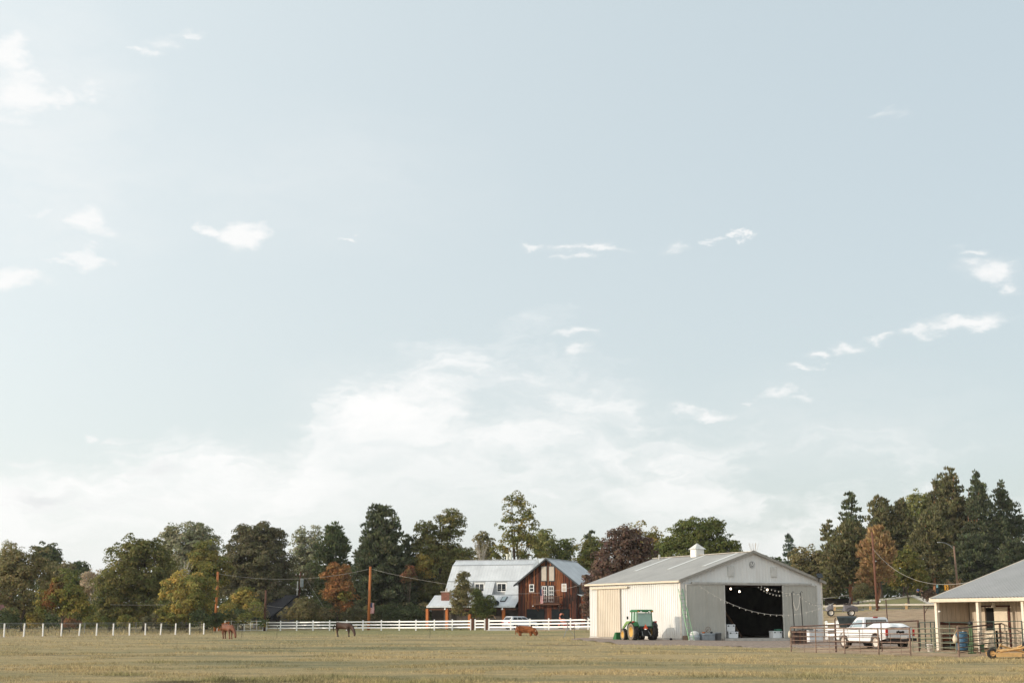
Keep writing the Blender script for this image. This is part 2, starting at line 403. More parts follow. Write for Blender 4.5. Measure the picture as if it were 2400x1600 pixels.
def field_nodes(m, blade):
    nt = m.node_tree; n = nt.nodes; b = n['Principled BSDF']
    geo = n.new('ShaderNodeNewGeometry')
    def noise(sc, det=5, st=(1, 1, 1), rough=.6):
        mp = n.new('ShaderNodeMapping'); mp.inputs['Scale'].default_value = st
        nt.links.new(geo.outputs['Position'], mp.inputs[0])
        q = n.new('ShaderNodeTexNoise'); q.inputs['Scale'].default_value = sc; q.inputs['Detail'].default_value = det; q.inputs['Roughness'].default_value = rough
        nt.links.new(mp.outputs[0], q.inputs['Vector']); return q.outputs['Fac']
    def ramp(f, stops):
        r = n.new('ShaderNodeValToRGB'); e = r.color_ramp.elements
        while len(e) < len(stops): e.new(.5)
        for k, (p, c) in enumerate(stops): e[k].position = p; e[k].color = c
        nt.links.new(f, r.inputs[0]); return r.outputs[0]
    def mix(f, a, c):
        x = n.new('ShaderNodeMix'); x.data_type = 'RGBA'
        if isinstance(f, float): x.inputs[0].default_value = f
        else: nt.links.new(f, x.inputs[0])
        for i, q in ((6, a), (7, c)):
            if isinstance(q, tuple): x.inputs[i].default_value = q
            else: nt.links.new(q, x.inputs[i])
        return x.outputs[2]
    k = 1.45 if blade else 1.2
    def C(r, g, b_): return (r * k, g * k, b_ * k, 1)
    big = noise(.10, 6, (.4, 1, 1), .68)
    dry = ramp(big, [(.36, C(.165, .15, .085)), (.46, C(.275, .22, .115)), (.55, C(.39, .285, .15)), (.64, C(.215, .18, .1))])
    fine = noise(1.7, 6)
    col = mix(ramp(fine, [(.35, (0, 0, 0, 1)), (.7, (.55, .55, .55, 1))]), dry, C(.15, .15, .075))
    al = n.new('ShaderNodeAttribute'); al.attribute_name = 'lawn'
    ad = n.new('ShaderNodeAttribute'); ad.attribute_name = 'dirt'
    col = mix(al.outputs['Fac'], col, ramp(fine, [(.3, C(.165, .165, .07)), (.7, C(.26, .225, .105))]))
    col = mix(ad.outputs['Fac'], col, ramp(noise(.8, 6), [(.3, C(.21, .14, .085)), (.52, C(.36, .255, .165)), (.75, C(.44, .335, .22))]))
    aso = n.new('ShaderNodeAttribute'); aso.attribute_name = 'soil'
    col = mix(aso.outputs['Fac'], col, (.06, .043, .028, 1) if not blade else (.10, .085, .045, 1))
    if blade:
        ri = n.new('ShaderNodeMapRange'); ri.inputs[3].default_value = .35; ri.inputs[4].default_value = 1.5
        nt.links.new(geo.outputs['Random Per Island'], ri.inputs[0])
        hv = n.new('ShaderNodeHueSaturation'); nt.links.new(ri.outputs[0], hv.inputs['Value']); nt.links.new(col, hv.inputs['Color']); col = hv.outputs[0]
    nt.links.new(col, b.inputs['Base Color'])
    b.inputs['Roughness'].default_value = .9; b.inputs['Specular IOR Level'].default_value = .15
    if not blade:
        bp = n.new('ShaderNodeBump'); bp.inputs['Strength'].default_value = .8; bp.inputs['Distance'].default_value = .12
        nt.links.new(noise(5.0, 6, (1, 1, 1), .7), bp.inputs['Height']); nt.links.new(bp.outputs[0], b.inputs['Normal'])
gm = bpy.data.materials.new('pasture_ground'); gm.use_nodes = True; field_nodes(gm, False)
ground = link('ground', me, gm); tag(ground, 'dry olive and straw coloured pasture ground', None, None, 'structure')

def sheet(name, inside, x0, x1, y0, y1, step, lift, m, label, jag=.0, seed=0):
    xs = np.arange(x0, x1, step); ys = np.arange(y0, y1, step)
    X, Y = np.meshgrid(xs, ys)
    w = inside(X, Y)
    Z = terrain(X, Y) + lift * np.clip(w * 3, -3, 1) + (vnoise(X, Y, 21 + seed, 3, .6) - .5) * .03
    idx = np.arange(X.size).reshape(X.shape)
    q = np.stack([idx[:-1, :-1], idx[:-1, 1:], idx[1:, 1:], idx[1:, :-1]], -1).reshape(-1, 4)
    keep = (w.ravel()[q] > -.35).all(1)
    q = q[keep]
    used, inv = np.unique(q, return_inverse=True)
    co = np.stack([X.ravel(), Y.ravel(), Z.ravel()], -1)[used]
    me = bpy.data.meshes.new(name); me.from_pydata(co.tolist(), [], inv.reshape(-1, 4).tolist()); me.update()
    o = link(name, me, m); tag(o, label, None, None, 'structure'); return o
gravel_m = mat('gravel', S(150, 132, 118), .95, var=.35, scale=4, bump=1.0, bscale=8)
BR = Matrix.Rotation(R(26), 2); B0 = Vector((GX(1597, 116), 116))
def to_barn(x, y):
    dx = x - B0.x; dy = y - B0.y; c, s = math.cos(R(26)), math.sin(R(26))
    return dx * c + dy * s, -dx * s + dy * c
def yard(x, y):
    n = vnoise(x, y, 7, 4, .25); px = colpx(x, y)
    front = 96 + 5.0 * (n - .5) - (px - 1600) * .012 + np.maximum(0, 1440 - px) * .22
    w = (y - front) / 3.0
    w = np.minimum(w, (px - (1320 + 60 * n)) / 30)
    w = np.minimum(w, (2125 - px) / 30)
    w = np.minimum(w, (131 - y) / 2)
    return w
sheet('gravel_yard', yard, 2, 36, 84, 132, .7, .05, gravel_m, 'grey brown gravel yard in front of the white barn')
drive_m = mat('driveway', S(182, 174, 164), .9, var=.12, scale=2, bump=.3)
def drive(x, y):
    px = colpx(x, y); n = vnoise(x, y, 9, 3, .3)
    return np.minimum(np.minimum((px - 1140) / 20, (1440 - px) / 20), np.minimum((y - 186 - 2 * n) / 2, (207 - y) / 2))
sheet('driveway', drive, -6, 16, 184, 210, .6, .05, drive_m, 'pale concrete driveway before the red barn', seed=3)
road_m = mat('asphalt', S(120, 118, 116), .9, var=.15, scale=1.5, bump=.3)
def road(x, y):
    px = colpx(x, y)
    yc = 206 - (px - 2000) * .012
    return np.minimum((3.2 - np.abs(y - yc)) / 1.0, (px - 1800) / 20)
sheet('road', road, 34, 90, 196, 214, .7, .06, road_m, 'grey road behind the guardrail', seed=5)
path_m = mat('path', S(205, 196, 180), .9, var=.1, scale=2)
def path(x, y):
    px = colpx(x, y)
    yy = np.clip((y - 214) / (262 - 214), 0, 1)
    cx = 2205 - 75 * yy ** .7
    return np.minimum((14 - np.abs(px - cx)) / 8, np.minimum((y - 213) / 2, (266 - y) / 3))
sheet('path', path, 55, 78, 212, 268, .6, .05, path_m, 'pale footpath winding up the lawn', seed=6)

# grass: blades spread so that they are as dense in the picture far off as near by
rng = np.random.default_rng(4)
NB = 760000
t = rng.random(NB)
gy = 1.0 / (1 / 30.0 + t * (1 / 210.0 - 1 / 30.0))      # even in picture height
gxp = rng.uniform(-420, 2820, NB)
gx_ = (gxp - 1200) / FE * gy
dens = vnoise(gx_, gy, 31, 4, .22)
yw = yard(gx_, gy); dw = dirt_w(gx_, gy)
bx, by_ = to_barn(gx_, gy)
inb = (bx > -.3) & (bx < 14) & (by_ > -.5) & (by_ < 15.2)
keep = (yw < -.1 + .25 * rng.random(NB)) & (rng.random(NB) > dw * .93) & (~inb) & ~((gxp > 1850) & (gy > 66) & (gy < 100) & (dw > .3)) & ~((gxp > 1900) & (gy > 200)) & ~((gxp > 1140) & (gxp < 1440) & (gy > 187))
gx_, gy, dens = gx_[keep], gy[keep], dens[keep]
n = len(gx_)
clump = sstep(.50, .72, vnoise(gx_, gy, 41, 3, .5))
h = (.02 + .042 * rng.random(n)) * (.55 + 1.7 * clump) * (1 + .5 * sstep(60, 150, gy))
# the dark ragged tussocks along the near edge
tuss = np.zeros(n)
for (tx, ty, tr) in [(500, 41, 1.7), (430, 42, 1.0), (590, 41.5, 1.1), (700, 41, .9), (300, 45, .7), (960, 39, 1.6), (1040, 39, 1.0), (1510, 88, 1.6), (640, 118, .9), (820, 43, .7), (90, 62, .8), (1250, 52, .5), (120, 50, .6), (780, 70, .7), (1900, 45, .5), (380, 58, .6)]:
    cx = GX(tx, ty); tuss = np.maximum(tuss, np.exp(-(((gx_ - cx) / tr) ** 2 + ((gy - ty) / (tr * .8)) ** 2)))
h *= 1 + 1.3 * tuss
pxb = colpx(gx_, gy); dl = gy - (137 + (pxb - 12) * 28 / 467)
weed = (pxb < 500) * sstep(1.0, 3.0, dl) * (vnoise(gx_, gy, 61, 3, .3))
h *= 1 + 5.0 * weed
wd = (.002 + .0035 * rng.random(n)) * (.7 + gy / 45.0)
gzv = terrain(gx_, gy) + (vnoise(gx_, gy, 11, 3, .35) - .5) * .035 * (1 - sstep(180, 260, gy))
ang = rng.random(n) * 2 * np.pi
lean = rng.normal(0, .45, (n, 2)) * h[:, None]
base = np.stack([gx_, gy, gzv - .01], -1)
off = np.stack([np.cos(ang) * wd, np.sin(ang) * wd, np.zeros(n)], -1)
tip = base + np.stack([lean[:, 0], lean[:, 1], h], -1)
co = np.stack([base - off, base + off, tip], 1).reshape(-1, 3)
me = bpy.data.meshes.new('pasture_grass')
me.vertices.add(3 * n); me.vertices.foreach_set('co', co.ravel())
me.loops.add(3 * n); me.loops.foreach_set('vertex_index', np.arange(3 * n))
me.polygons.add(n); me.polygons.foreach_set('loop_start', np.arange(0, 3 * n, 3)); me.polygons.foreach_set('loop_total', np.full(n, 3))
me.update(calc_edges=True)
pattr(me, 'lawn', np.repeat(np.maximum(lawn_w(gx_, gy), tuss * .9), 3)); pattr(me, 'dirt', np.repeat(dirt_w(gx_, gy) * .6, 3)); pattr(me, 'soil', np.repeat(soil_w(gx_, gy) * .7, 3))
bm_ = bpy.data.materials.new('grass_blades'); bm_.use_nodes = True; field_nodes(bm_, True)
tag(link('pasture_grass', me, bm_), 'short dry grass covering the pasture', 'grass', None, 'stuff')
# ------------------------------------------------------------------ trees
def leaf_material(name, trans=.35):
    m = bpy.data.materials.new(name); m.use_nodes = True
    nt = m.node_tree; n = nt.nodes; n.remove(n['Principled BSDF'])
    at = n.new('ShaderNodeAttribute'); at.attribute_name = 'tint'
    geo = n.new('ShaderNodeNewGeometry')
    mr = n.new('ShaderNodeMapRange'); mr.inputs[3].default_value = .76; mr.inputs[4].default_value = 1.24
    nt.links.new(geo.outputs['Random Per Island'], mr.inputs[0])
    hv = n.new('ShaderNodeHueSaturation'); nt.links.new(at.outputs['Color'], hv.inputs['Color']); nt.links.new(mr.outputs[0], hv.inputs['Value'])
    d = n.new('ShaderNodeBsdfDiffuse'); tr = n.new('ShaderNodeBsdfTranslucent'); mx = n.new('ShaderNodeMixShader'); mx.inputs[0].default_value = trans
    nt.links.new(hv.outputs[0], d.inputs[0]); nt.links.new(hv.outputs[0], tr.inputs[0])
    nt.links.new(d.outputs[0], mx.inputs[1]); nt.links.new(tr.outputs[0], mx.inputs[2])
    nt.links.new(mx.outputs[0], n['Material Output'].inputs[0])
    return m
LEAF = leaf_material('leaves', .42); NEEDLE = leaf_material('needles', .25)
BARK = mat('bark', S(96, 84, 74), .95, var=.3, scale=2, bump=.8, stretch=(3, 3, .6))
PBARK = mat('pine_bark', S(168, 116, 84), .95, var=.3, scale=2, bump=.8, stretch=(3, 3, .6))
PALEBARK = mat('pale_bark', S(190, 182, 172), .95, var=.2, scale=2)
def leafmesh(name, pos, nrm, up, size, cols, elong=1.0):
    n = len(pos)
    nrm = nrm / np.maximum(np.linalg.norm(nrm, axis=1, keepdims=True), 1e-6)
    t = np.cross(nrm, up); t /= np.maximum(np.linalg.norm(t, axis=1, keepdims=True), 1e-6)
    b = np.cross(nrm, t)
    s = size[:, None] * .5
    co = np.stack([pos - b * s * elong, pos + t * s * .8, pos + b * s * elong, pos - t * s * .8], 1).reshape(-1, 3)
    me = bpy.data.meshes.new(name)
    me.vertices.add(4 * n); me.vertices.foreach_set('co', co.ravel())
    me.loops.add(4 * n); me.loops.foreach_set('vertex_index', np.arange(4 * n))
    me.polygons.add(n); me.polygons.foreach_set('loop_start', np.arange(0, 4 * n, 4)); me.polygons.foreach_set('loop_total', np.full(n, 4))
    me.update(calc_edges=True)
    a = me.color_attributes.new('tint', 'FLOAT_COLOR', 'POINT')
    a.data.foreach_set('color', np.repeat(np.concatenate([cols, np.ones((n, 1))], 1), 4, 0).ravel().astype(np.float32))
    return me
def unit(rng, n):
    v = rng.normal(size=(n, 3)); return v / np.linalg.norm(v, axis=1, keepdims=True)
PAL = {  # real leaf colours
    'green': [(.075, .085, .028), (.10, .105, .036), (.06, .072, .026)],
    'dark': [(.055, .066, .032), (.07, .08, .038), (.045, .056, .028)],
    'olive': [(.12, .105, .05), (.15, .125, .062), (.09, .085, .042)],
    'gold': [(.19, .145, .042), (.15, .125, .04), (.10, .10, .036), (.22, .155, .048)],
    'goldgreen': [(.13, .118, .036), (.095, .10, .034), (.165, .13, .038), (.075, .084, .03)],
    'orange': [(.19, .088, .038), (.16, .082, .036), (.10, .076, .034), (.21, .108, .045)],
    'purple': [(.08, .055, .045), (.098, .064, .05), (.066, .048, .042), (.12, .08, .056)],
    'silver': [(.16, .16, .10), (.20, .19, .125), (.12, .125, .075)],
    'pale': [(.26, .21, .15), (.22, .18, .125)],
    'brownneedle': [(.19, .12, .058), (.16, .10, .05), (.22, .145, .07), (.12, .088, .045)],
    'pine': [(.068, .066, .032), (.09, .084, .042), (.055, .056, .028), (.105, .092, .046)],
    'spruce': [(.042, .052, .03), (.055, .062, .036), (.07, .075, .04)],
    'bluespruce': [(.06, .075, .06), (.075, .09, .07)],
    'brownolive': [(.082, .076, .044), (.074, .074, .04), (.10, .09, .05)],
    'maple': [(.088, .09, .036), (.11, .105, .042), (.14, .122, .046), (.072, .078, .032)],
    'ltgreen': [(.13, .135, .05), (.16, .155, .06), (.10, .11, .04)],
    'rust': [(.17, .075, .045), (.13, .07, .04), (.10, .07, .035)],
}
TREES = 0
LSZ = .80
def crown_from(rng, clumps, pal, size, cover, style, patches):
    """clumps: list of (centre, (rx,ry,rz))"""
    size = size * LSZ
    P_, N_, U_, S_, C_ = [], [], [], [], []
    cols = np.array(PAL[pal])
    cc = np.mean([c for c, r in clumps], 0)
    for c, r in clumps:
        r = np.array(r); c = np.array(c)
        area = 4 * math.pi * ((r[0] * r[1]) ** 1.6 / 3 + (r[0] * r[2]) ** 1.6 / 3 + (r[1] * r[2]) ** 1.6 / 3) ** (1 / 1.6)
        n = max(8, int(cover * .62 * area / (size * size * (.8 if style != 'needle' else 1.2))))
        d = unit(rng, n)
        d[:, 2] = np.where(d[:, 2] < -.35, -d[:, 2], d[:, 2])
        rad = .70 + .40 * rng.random(n) ** .8
        p = c + d * r * rad[:, None]
        P_.append(p)
        o = (c - cc); o = o / (np.linalg.norm(o) + 1e-6)
        if style == 'needle':
            ax = d + o * .4 + np.array([0, 0, .55]) + rng.normal(size=(n, 3)) * .35
            nn = np.cross(ax, unit(rng, n)); N_.append(nn); U_.append(ax)
        else:
            N_.append(d * .9 + o * .45 + rng.normal(size=(n, 3)) * .38); U_.append(unit(rng, n))
        S_.append(size * (.6 + .8 * rng.random(n)))
        gain = 2.0 if style == 'needle' else 1.9
        base = gain * (cols[rng.integers(len(cols))] * .6 + cols[rng.integers(len(cols))] * .4)
        for (pc, pr, pp) in patches:
            if np.linalg.norm((c - pc)[[0, 2]]) < pr: base = (1.35 if pp == 'orange' else 2.5) * np.array(PAL[pp])[rng.integers(len(PAL[pp]))]
        C_.append(np.clip(base * (.85 + .3 * rng.random((n, 1))) * (1 + rng.normal(size=(n, 3)) * .06), .005, .8))
    return map(np.concatenate, (P_, N_, U_, S_, C_))
def make_tree(name, label, px, D, clumps, pal, size, cover, style, tops, trunk_r, bark, group, patches=(), limbs=7, seed=0, base_z=None, cat='tree', top_z=None):
    global TREES
    TREES += 1
    rng = np.random.default_rng(100 + TREES + seed)
    x = GX(px, D); z = gz(x, D) if base_z is None else base_z
    root = thing(name, label, cat, (x, D, z - .05), 0, group)
    o = np.array([x, D, z - .05])
    cl = [(np.array(c) - o, r) for c, r in clumps]
    pt = [(np.array(a) - o, b, c) for a, b, c in patches]
    p, nn, u, s, c = crown_from(rng, cl, pal, size, cover, style, pt)
    me = leafmesh('crown', p, nn, u, s, c, 1.0 if style != 'needle' else 1.9)
    cr = link('crown', me, NEEDLE if style == 'needle' else LEAF, root)
    cr['kind'] = 'stuff'
    if trunk_r:
        m = MB(); top = top_z if top_z else tops
        pts = []; k = 7
        lx, ly = rng.normal(0, .02, 2) * top
        for i in range(k + 1):
            f = i / k; pts.append((lx * f * f + rng.normal(0, .012) * top * (i > 0), ly * f * f, -.1 + f * top))
        m.tube(pts, [trunk_r * (1.35 if i == 0 else 1) * (1 - .82 * i / k) for i in range(k + 1)], 8)
        for j in range(limbs):
            c, r = cl[int(rng.integers(len(cl)))]
            f = rng.uniform(.25, .7); b = Vector(pts[int(f * k)]); e = Vector(c)
            mid = (b + e) / 2 + Vector((0, 0, -.06 * (e - b).length if style != 'needle' else .0))
            m.tube([b, mid, e], [trunk_r * .42 * (1 - f * .5), trunk_r * .22, .03], 6)
        m.build('trunk', bark, root, smooth=True)
    return root
def ell_clumps(rng, ells, D, K=1.0, cs=.30, depth=.95):
    E = []
    for (cx, cy, rx, ry) in ells:
        c = P(cx, cy, D); k = D / FE * 1.06; a, h = rx * k, ry * k; E.append((np.array((c.x, D, c.z)), np.array((a, (a * .6 + h * .4) * depth, h))))
    out = []
    for (c, r) in E:
        a, dd, h = r
        q = min(max(.16 * min(a, h) + .25, .32), .95) * (cs / .28)
        n = int(max(14, K * 2.6 * (a * h + a * dd + dd * h) / 3 * 4 / (q * q) / 3.2))
        ph = rng.random(6) * 6.28
        for i in range(n):
            d = unit(rng, 1)[0]
            if d[2] < -.75: d[2] *= -.6
            if d[1] > .35 and rng.random() < .45: d[1] *= -1
            lump = 1 + .09 * math.sin(3 * math.atan2(d[1], d[0]) + ph[0]) + .10 * math.sin(4 * d[2] + ph[1]) + .06 * math.sin(7 * d[0] + ph[2])
            f = (1 - .55 * rng.random() ** 2.2) * lump * .93
            p = c + d * r * f
            deep = False
            for (c2, r2) in E:
                if c2 is not c and np.sum(((p - c2) / r2) ** 2) < .42: deep = True
            if deep and rng.random() < .8: continue
            rr = q * rng.uniform(.6, 1.3)
            out.append((tuple(p), (rr * rng.uniform(.9, 1.3), rr * 1.1, rr * rng.uniform(.75, 1.1))))
        if K > .65:
            for i in range(max(3, n // 9)):
                p = c + unit(rng, 1)[0] * r * rng.uniform(.1, .55); rr = q * 1.7; out.append((tuple(p), (rr, rr, rr)))
    return out
def leafy(label, px, D, ells, pal, size=.36, cover=1.15, K=1.0, cs=.30, trunk=.25, bark=None, group='trees behind the pasture', patches=(), name='leafy_tree', seed=0, limbs=7, base_z=None, cat='tree', style='leaf'):
    rng = np.random.default_rng(int(px) * 7 + seed)
    cl = ell_clumps(rng, ells, D, K, cs)
    zb = gz(GX(px, D), D); tp = max(c[2] for c, r in cl)
    pt = [(np.array(P(a, b, D)), r * D / FE, p) for (a, b, r, p) in patches]
    return make_tree(name, label, px, D, cl, pal, size, cover, style, (tp - zb) * .85, trunk, bark or BARK, group, pt, limbs, seed, base_z, cat)
def conifer(label, px, D, top, low, half, pal='spruce', size=.34, cover=1.2, pw=.8, flat=.5, trunk=.28, bark=None, group='conifers', seed=0, irregular=.25, name='conifer_tree', blunt=.06, base_z=None, patches=()):
    rng = np.random.default_rng(int(px) * 13 + seed)
    k = D / FE; zt = P(px, top, D).z; zl = P(px, low, D).z; Rr = half * k * 1.22; H = zt - zl
    cl = []; lev = max(12, int(H / .62))
    x0 = GX(px, D); tw = rng.random() * 6.28
    for i in range(lev):
        f = (i + .6 * rng.random()) / lev
        r = Rr * ((1 - f) ** pw * (1 - blunt) + blunt)
        if f < .12: r *= .75 + f * 2
        n = max(4, int(4.6 + 1.9 * r)); tw += 1.1
        for j in range(n):
            if rng.random() < irregular * .5: continue
            a = tw + 6.283 * j / n + rng.normal(0, .25); L = r * rng.uniform(1 - irregular * 1.3, 1 + irregular * .35)
            if math.sin(a) > .5 and rng.random() < .3: continue
            m = max(2, int(L / .75)); z0 = zl + H * f + rng.normal(0, .5); droop = rng.uniform(.05, .22) * (1 - f)
            for q in range(m):
                t_ = (q + .6 + .3 * rng.random()) / m
                if t_ < .25 and m > 3: continue
                rc = max(.26, (.16 + .10 * math.sin(math.pi * min(1, t_ * .9))) * L ** .75) * rng.uniform(.8, 1.25)
                zz = z0 - droop * L * t_ + .16 * L * max(0, t_ - .6)
                cl.append(((x0 + math.cos(a) * L * t_, D + math.sin(a) * L * t_, zz), (rc * 1.1, rc * 1.1, max(.24, rc * (flat + .3)))))
    cl.append(((x0, D, zt - .45), (.22, .22, .75))); cl.append(((x0 + .15, D, zt - 1.2), (.4, .4, .6)))
    zb = gz(x0, D)
    pt = [(np.array(P(a, b, D)), r * D / FE, p) for (a, b, r, p) in patches]
    return make_tree(name, label, px, D, cl, pal, size, cover, 'needle', (zt - zb) * .95, trunk, bark or BARK, group, pt, 6, seed, base_z)
def bare(label, px, D, top, half, m, n=60, name='bare_tree', group=None, low=None, r0=.1, seed=0):
    rng = random.Random(int(px) + seed); g = G(px, D)
    zt = P(px, top, D).z; H = zt - g.z; Rr = half * D / FE
    root = thing(name, label, 'tree' if 'tree' in name else 'shrub', g, 0, group)
    t = MB(); t.tube([(0, 0, -.1), (0, 0, H * .45), (rng.uniform(-.2, .2), 0, H * .8)], [r0, r0 * .7, r0 * .25], 6)
    t.build('trunk', m, root)
    b = MB()
    for i in range(n):
        z0 = H * rng.uniform(.15, .75) if not low else rng.uniform(0, .2); a = rng.uniform(0, 6.28)
        e = Vector((math.cos(a) * Rr * rng.uniform(.3, 1), math.sin(a) * Rr * rng.uniform(.3, 1), min(H, z0 + H * rng.uniform(.2, .55) if not low else H * rng.uniform(.5, 1))))
        mid = Vector((e.x * .4, e.y * .4, z0 + (e.z - z0) * .55))
        b.tube([(0, 0, z0), mid, e], [r0 * .3, r0 * .2, .015], 4)
        for q in range(2):
            e2 = mid + Vector((rng.uniform(-1, 1), rng.uniform(-1, 1), rng.uniform(.2, 1))) * Rr * .4
            b.tube([mid, e2], [.03, .012], 4)
    o = b.build('branches', m, root); o['kind'] = 'stuff'
    return root
LG = 'trees behind the pasture'
# --- left part, from the photograph's left edge
leafy('feathery olive tree with dark trunk at the far left behind the post row', 52, 186, [(50, 1370, 62, 52), (40, 1320, 44, 40), (88, 1340, 44, 48), (45, 1425, 42, 28), (8, 1380, 40, 55)], 'olive', .30, .75, 1.0, .26, .24, name='feathery_tree')
leafy('pale green tree rising behind the feathery olive tree', 14, 245, [(15, 1330, 34, 50)], 'silver', .4, .9)
leafy('distant dark poplar clump with a spiky top at the left', 106, 330, [(84, 1315, 10, 34), (97, 1306, 11, 38), (111, 1308, 11, 40), (124, 1310, 11, 38), (135, 1318, 9, 34)], 'dark', .5, 1.2, 1.1, .38, .3, name='poplar_tree')
leafy('distant grey green tree right of the poplar clump', 150, 300, [(150, 1350, 32, 40), (128, 1372, 30, 40)], 'olive', .5, 1.0)
leafy('small distant dark tree at the dip in the tree line', 184, 320, [(180, 1335, 24, 22), (196, 1345, 20, 22)], 'dark', .5, 1.2)
leafy('dull green tree low in the dip of the tree line', 165, 260, [(160, 1375, 34, 38), (190, 1390, 30, 36)], 'green', .42, 1.0)
leafy('pale beige dying tree beside the big round maple', 212, 240, [(213, 1370, 20, 44), (200, 1385, 16, 30)], 'pale', .34, .7, 1.0, .3, .14, PALEBARK)
leafy('small tree with orange patches among green leaves behind the posts', 146, 172, [(120, 1412, 36, 34), (158, 1400, 36, 44), (180, 1420, 34, 36), (135, 1380, 20, 26)], 'goldgreen', .30, 1.15, 1.1, .3, .16, patches=[(128, 1385, 18, 'orange'), (118, 1420, 14, 'orange'), (148, 1378, 8, 'orange')])
leafy('big round dark green maple left of the golden tree', 340, 196, [(318, 1330, 78, 60), (300, 1380, 76, 58), (355, 1380, 64, 62), (330, 1300, 54, 42), (270, 1410, 44, 44), (385, 1340, 34, 60), (310, 1440, 80, 24)], 'maple', .32, 1.05, 1.0, .26, .42, name='maple_tree')
leafy('tall grey green cottonwood behind the big round maple', 440, 262, [(440, 1280, 60, 56), (400, 1270, 26, 40), (470, 1265, 36, 42), (490, 1300, 36, 44), (430, 1330, 60, 50)], 'silver', .42, .95, 1.1, .24, .4, name='cottonwood_tree')
leafy('yellowish green tree behind the golden tree and the left pole', 485, 226, [(480, 1320, 42, 46), (500, 1350, 40, 60), (462, 1345, 26, 36)], 'goldgreen', .34, 1.05, 1.1)
bare('bare whitish tree above the golden tree', 428, 214, 1315, 24, PALEBARK, 46, group=None)
leafy('round golden green tree left of the tall left pole', 440, 184, [(440, 1400, 58, 46), (420, 1380, 36, 34), (465, 1390, 44, 46), (430, 1440, 58, 26), (396, 1445, 26, 24)], 'goldgreen', .30, 1.1, 1.1, .24, .2, name='golden_tree', patches=[(415, 1380, 40, 'gold'), (445, 1362, 30, 'gold'), (425, 1420, 26, 'gold')])
leafy('small golden tree behind the white pipe gate', 568, 216, [(570, 1412, 34, 28), (545, 1432, 28, 24), (596, 1428, 24, 26), (578, 1395, 22, 18), (530, 1430, 18, 18)], 'goldgreen', .32, 1.1, 1.1, .28, .14, name='golden_tree', patches=[(575, 1405, 24, 'gold')])
leafy('large brownish dark rounded tree above the dark roofed cottage', 605, 240, [(600, 1330, 82, 66), (560, 1340, 44, 70), (648, 1340, 42, 64), (605, 1280, 62, 46), (600, 1390, 80, 56), (570, 1265, 30, 32), (640, 1272, 30, 34)], 'brownolive', .36, 1.15, 1.1, .24, .45)
leafy('pale silvery poplar between the rounded tree and the dark pine', 718, 262, [(706, 1300, 24, 66), (735, 1290, 22, 50), (715, 1350, 30, 50)], 'silver', .4, .85, 1.1, .3, .25, name='poplar_tree')
leafy('dark round topped pine left of the tallest spruce', 782, 250, [(782, 1252, 20, 28), (790, 1290, 32, 36), (768, 1310, 34, 40), (785, 1350, 42, 44), (780, 1400, 42, 40)], 'dark', .38, 1.1, 1.0, cs=.24, trunk=.35, style='needle', group='conifers', name='pine_tree')
leafy('orange red autumn tree against the dark spruce', 792, 222, [(790, 1348, 32, 26), (800, 1385, 34, 34), (775, 1395, 22, 24), (800, 1420, 24, 24)], 'orange', .32, 1.05, 1.1, .3, .15, name='autumn_tree', patches=[(812, 1400, 14, 'goldgreen')])
conifer('tallest dark spruce beside the right wooden pole', 893, 232, 1188, 1440, 66, 'spruce', .36, 1.35, .55, .75, .4, group='conifers', irregular=.3, blunt=.28, name='spruce_tree')
conifer('lower dark spruce leaning on the tallest spruce', 950, 238, 1262, 1455, 50, 'spruce', .36, 1.25, .5, .7, .3, group='conifers', irregular=.25, blunt=.2, name='spruce_tree')
conifer('narrow spruce left of the tallest spruce', 842, 238, 1290, 1440, 34, 'spruce', .36, 1.1, .6, .7, .25, group='conifers', irregular=.25, blunt=.15, name='spruce_tree')
leafy('brownish green maple with a tall lobe left of the metal roof', 1030, 236, [(1010, 1320, 56, 60), (1055, 1240, 34, 52), (1000, 1265, 34, 44), (1050, 1320, 48, 66), (985, 1360, 30, 60), (1020, 1400, 50, 40), (1088, 1320, 26, 44)], 'maple', .34, 1.0, 1.05, .25, .35, name='maple_tree', patches=[(1000, 1330, 26, 'gold')])
leafy('rust red shrub between spruce and maple', 958, 228, [(957, 1348, 15, 22)], 'rust', .32, 1.0, trunk=.08)
leafy('small olive tree behind the house roof ridge', 1138, 262, [(1135, 1272, 22, 26), (1140, 1310, 30, 36)], 'olive', .4, 1.0)
bare('pale leafless tree behind the house roof', 1128, 255, 1268, 22, PALEBARK, 60)
leafy('tall airy tree with round leaf clumps behind the house', 1208, 246, [(1212, 1195, 40, 36), (1195, 1230, 36, 30), (1232, 1235, 34, 30), (1210, 1280, 48, 40), (1175, 1295, 30, 34), (1245, 1290, 32, 40)], 'goldgreen', .36, .85, .64, .26, .35, limbs=14)
leafy('light green tree right of the tall airy tree', 1280, 262, [(1280, 1285, 30, 46), (1268, 1270, 22, 30)], 'ltgreen', .4, .95)
leafy('small bright green tree above the red barn roof', 1322, 262, [(1325, 1295, 24, 36), (1310, 1310, 24, 36)], 'green', .4, .9)
conifer('small dark pine top behind the yellowish tree', 1384, 280, 1250, 1320, 18, 'spruce', .42, 1.1, .5, .6, .2, irregular=.15, blunt=.2, group='conifers', name='pine_tree')
leafy('yellowish green tree behind the red barn roof', 1385, 250, [(1385, 1300, 36, 38), (1370, 1330, 30, 36)], 'goldgreen', .4, 1.0)
leafy('purple brown plum tree between the red barn and the white barn', 1455, 162, [(1450, 1310, 58, 56), (1470, 1275, 50, 44), (1500, 1300, 42, 46), (1420, 1345, 46, 42), (1395, 1370, 34, 26), (1380, 1420, 16, 50)], 'purple', .30, .85, 1.2, .22, .3, name='plum_tree', limbs=12)
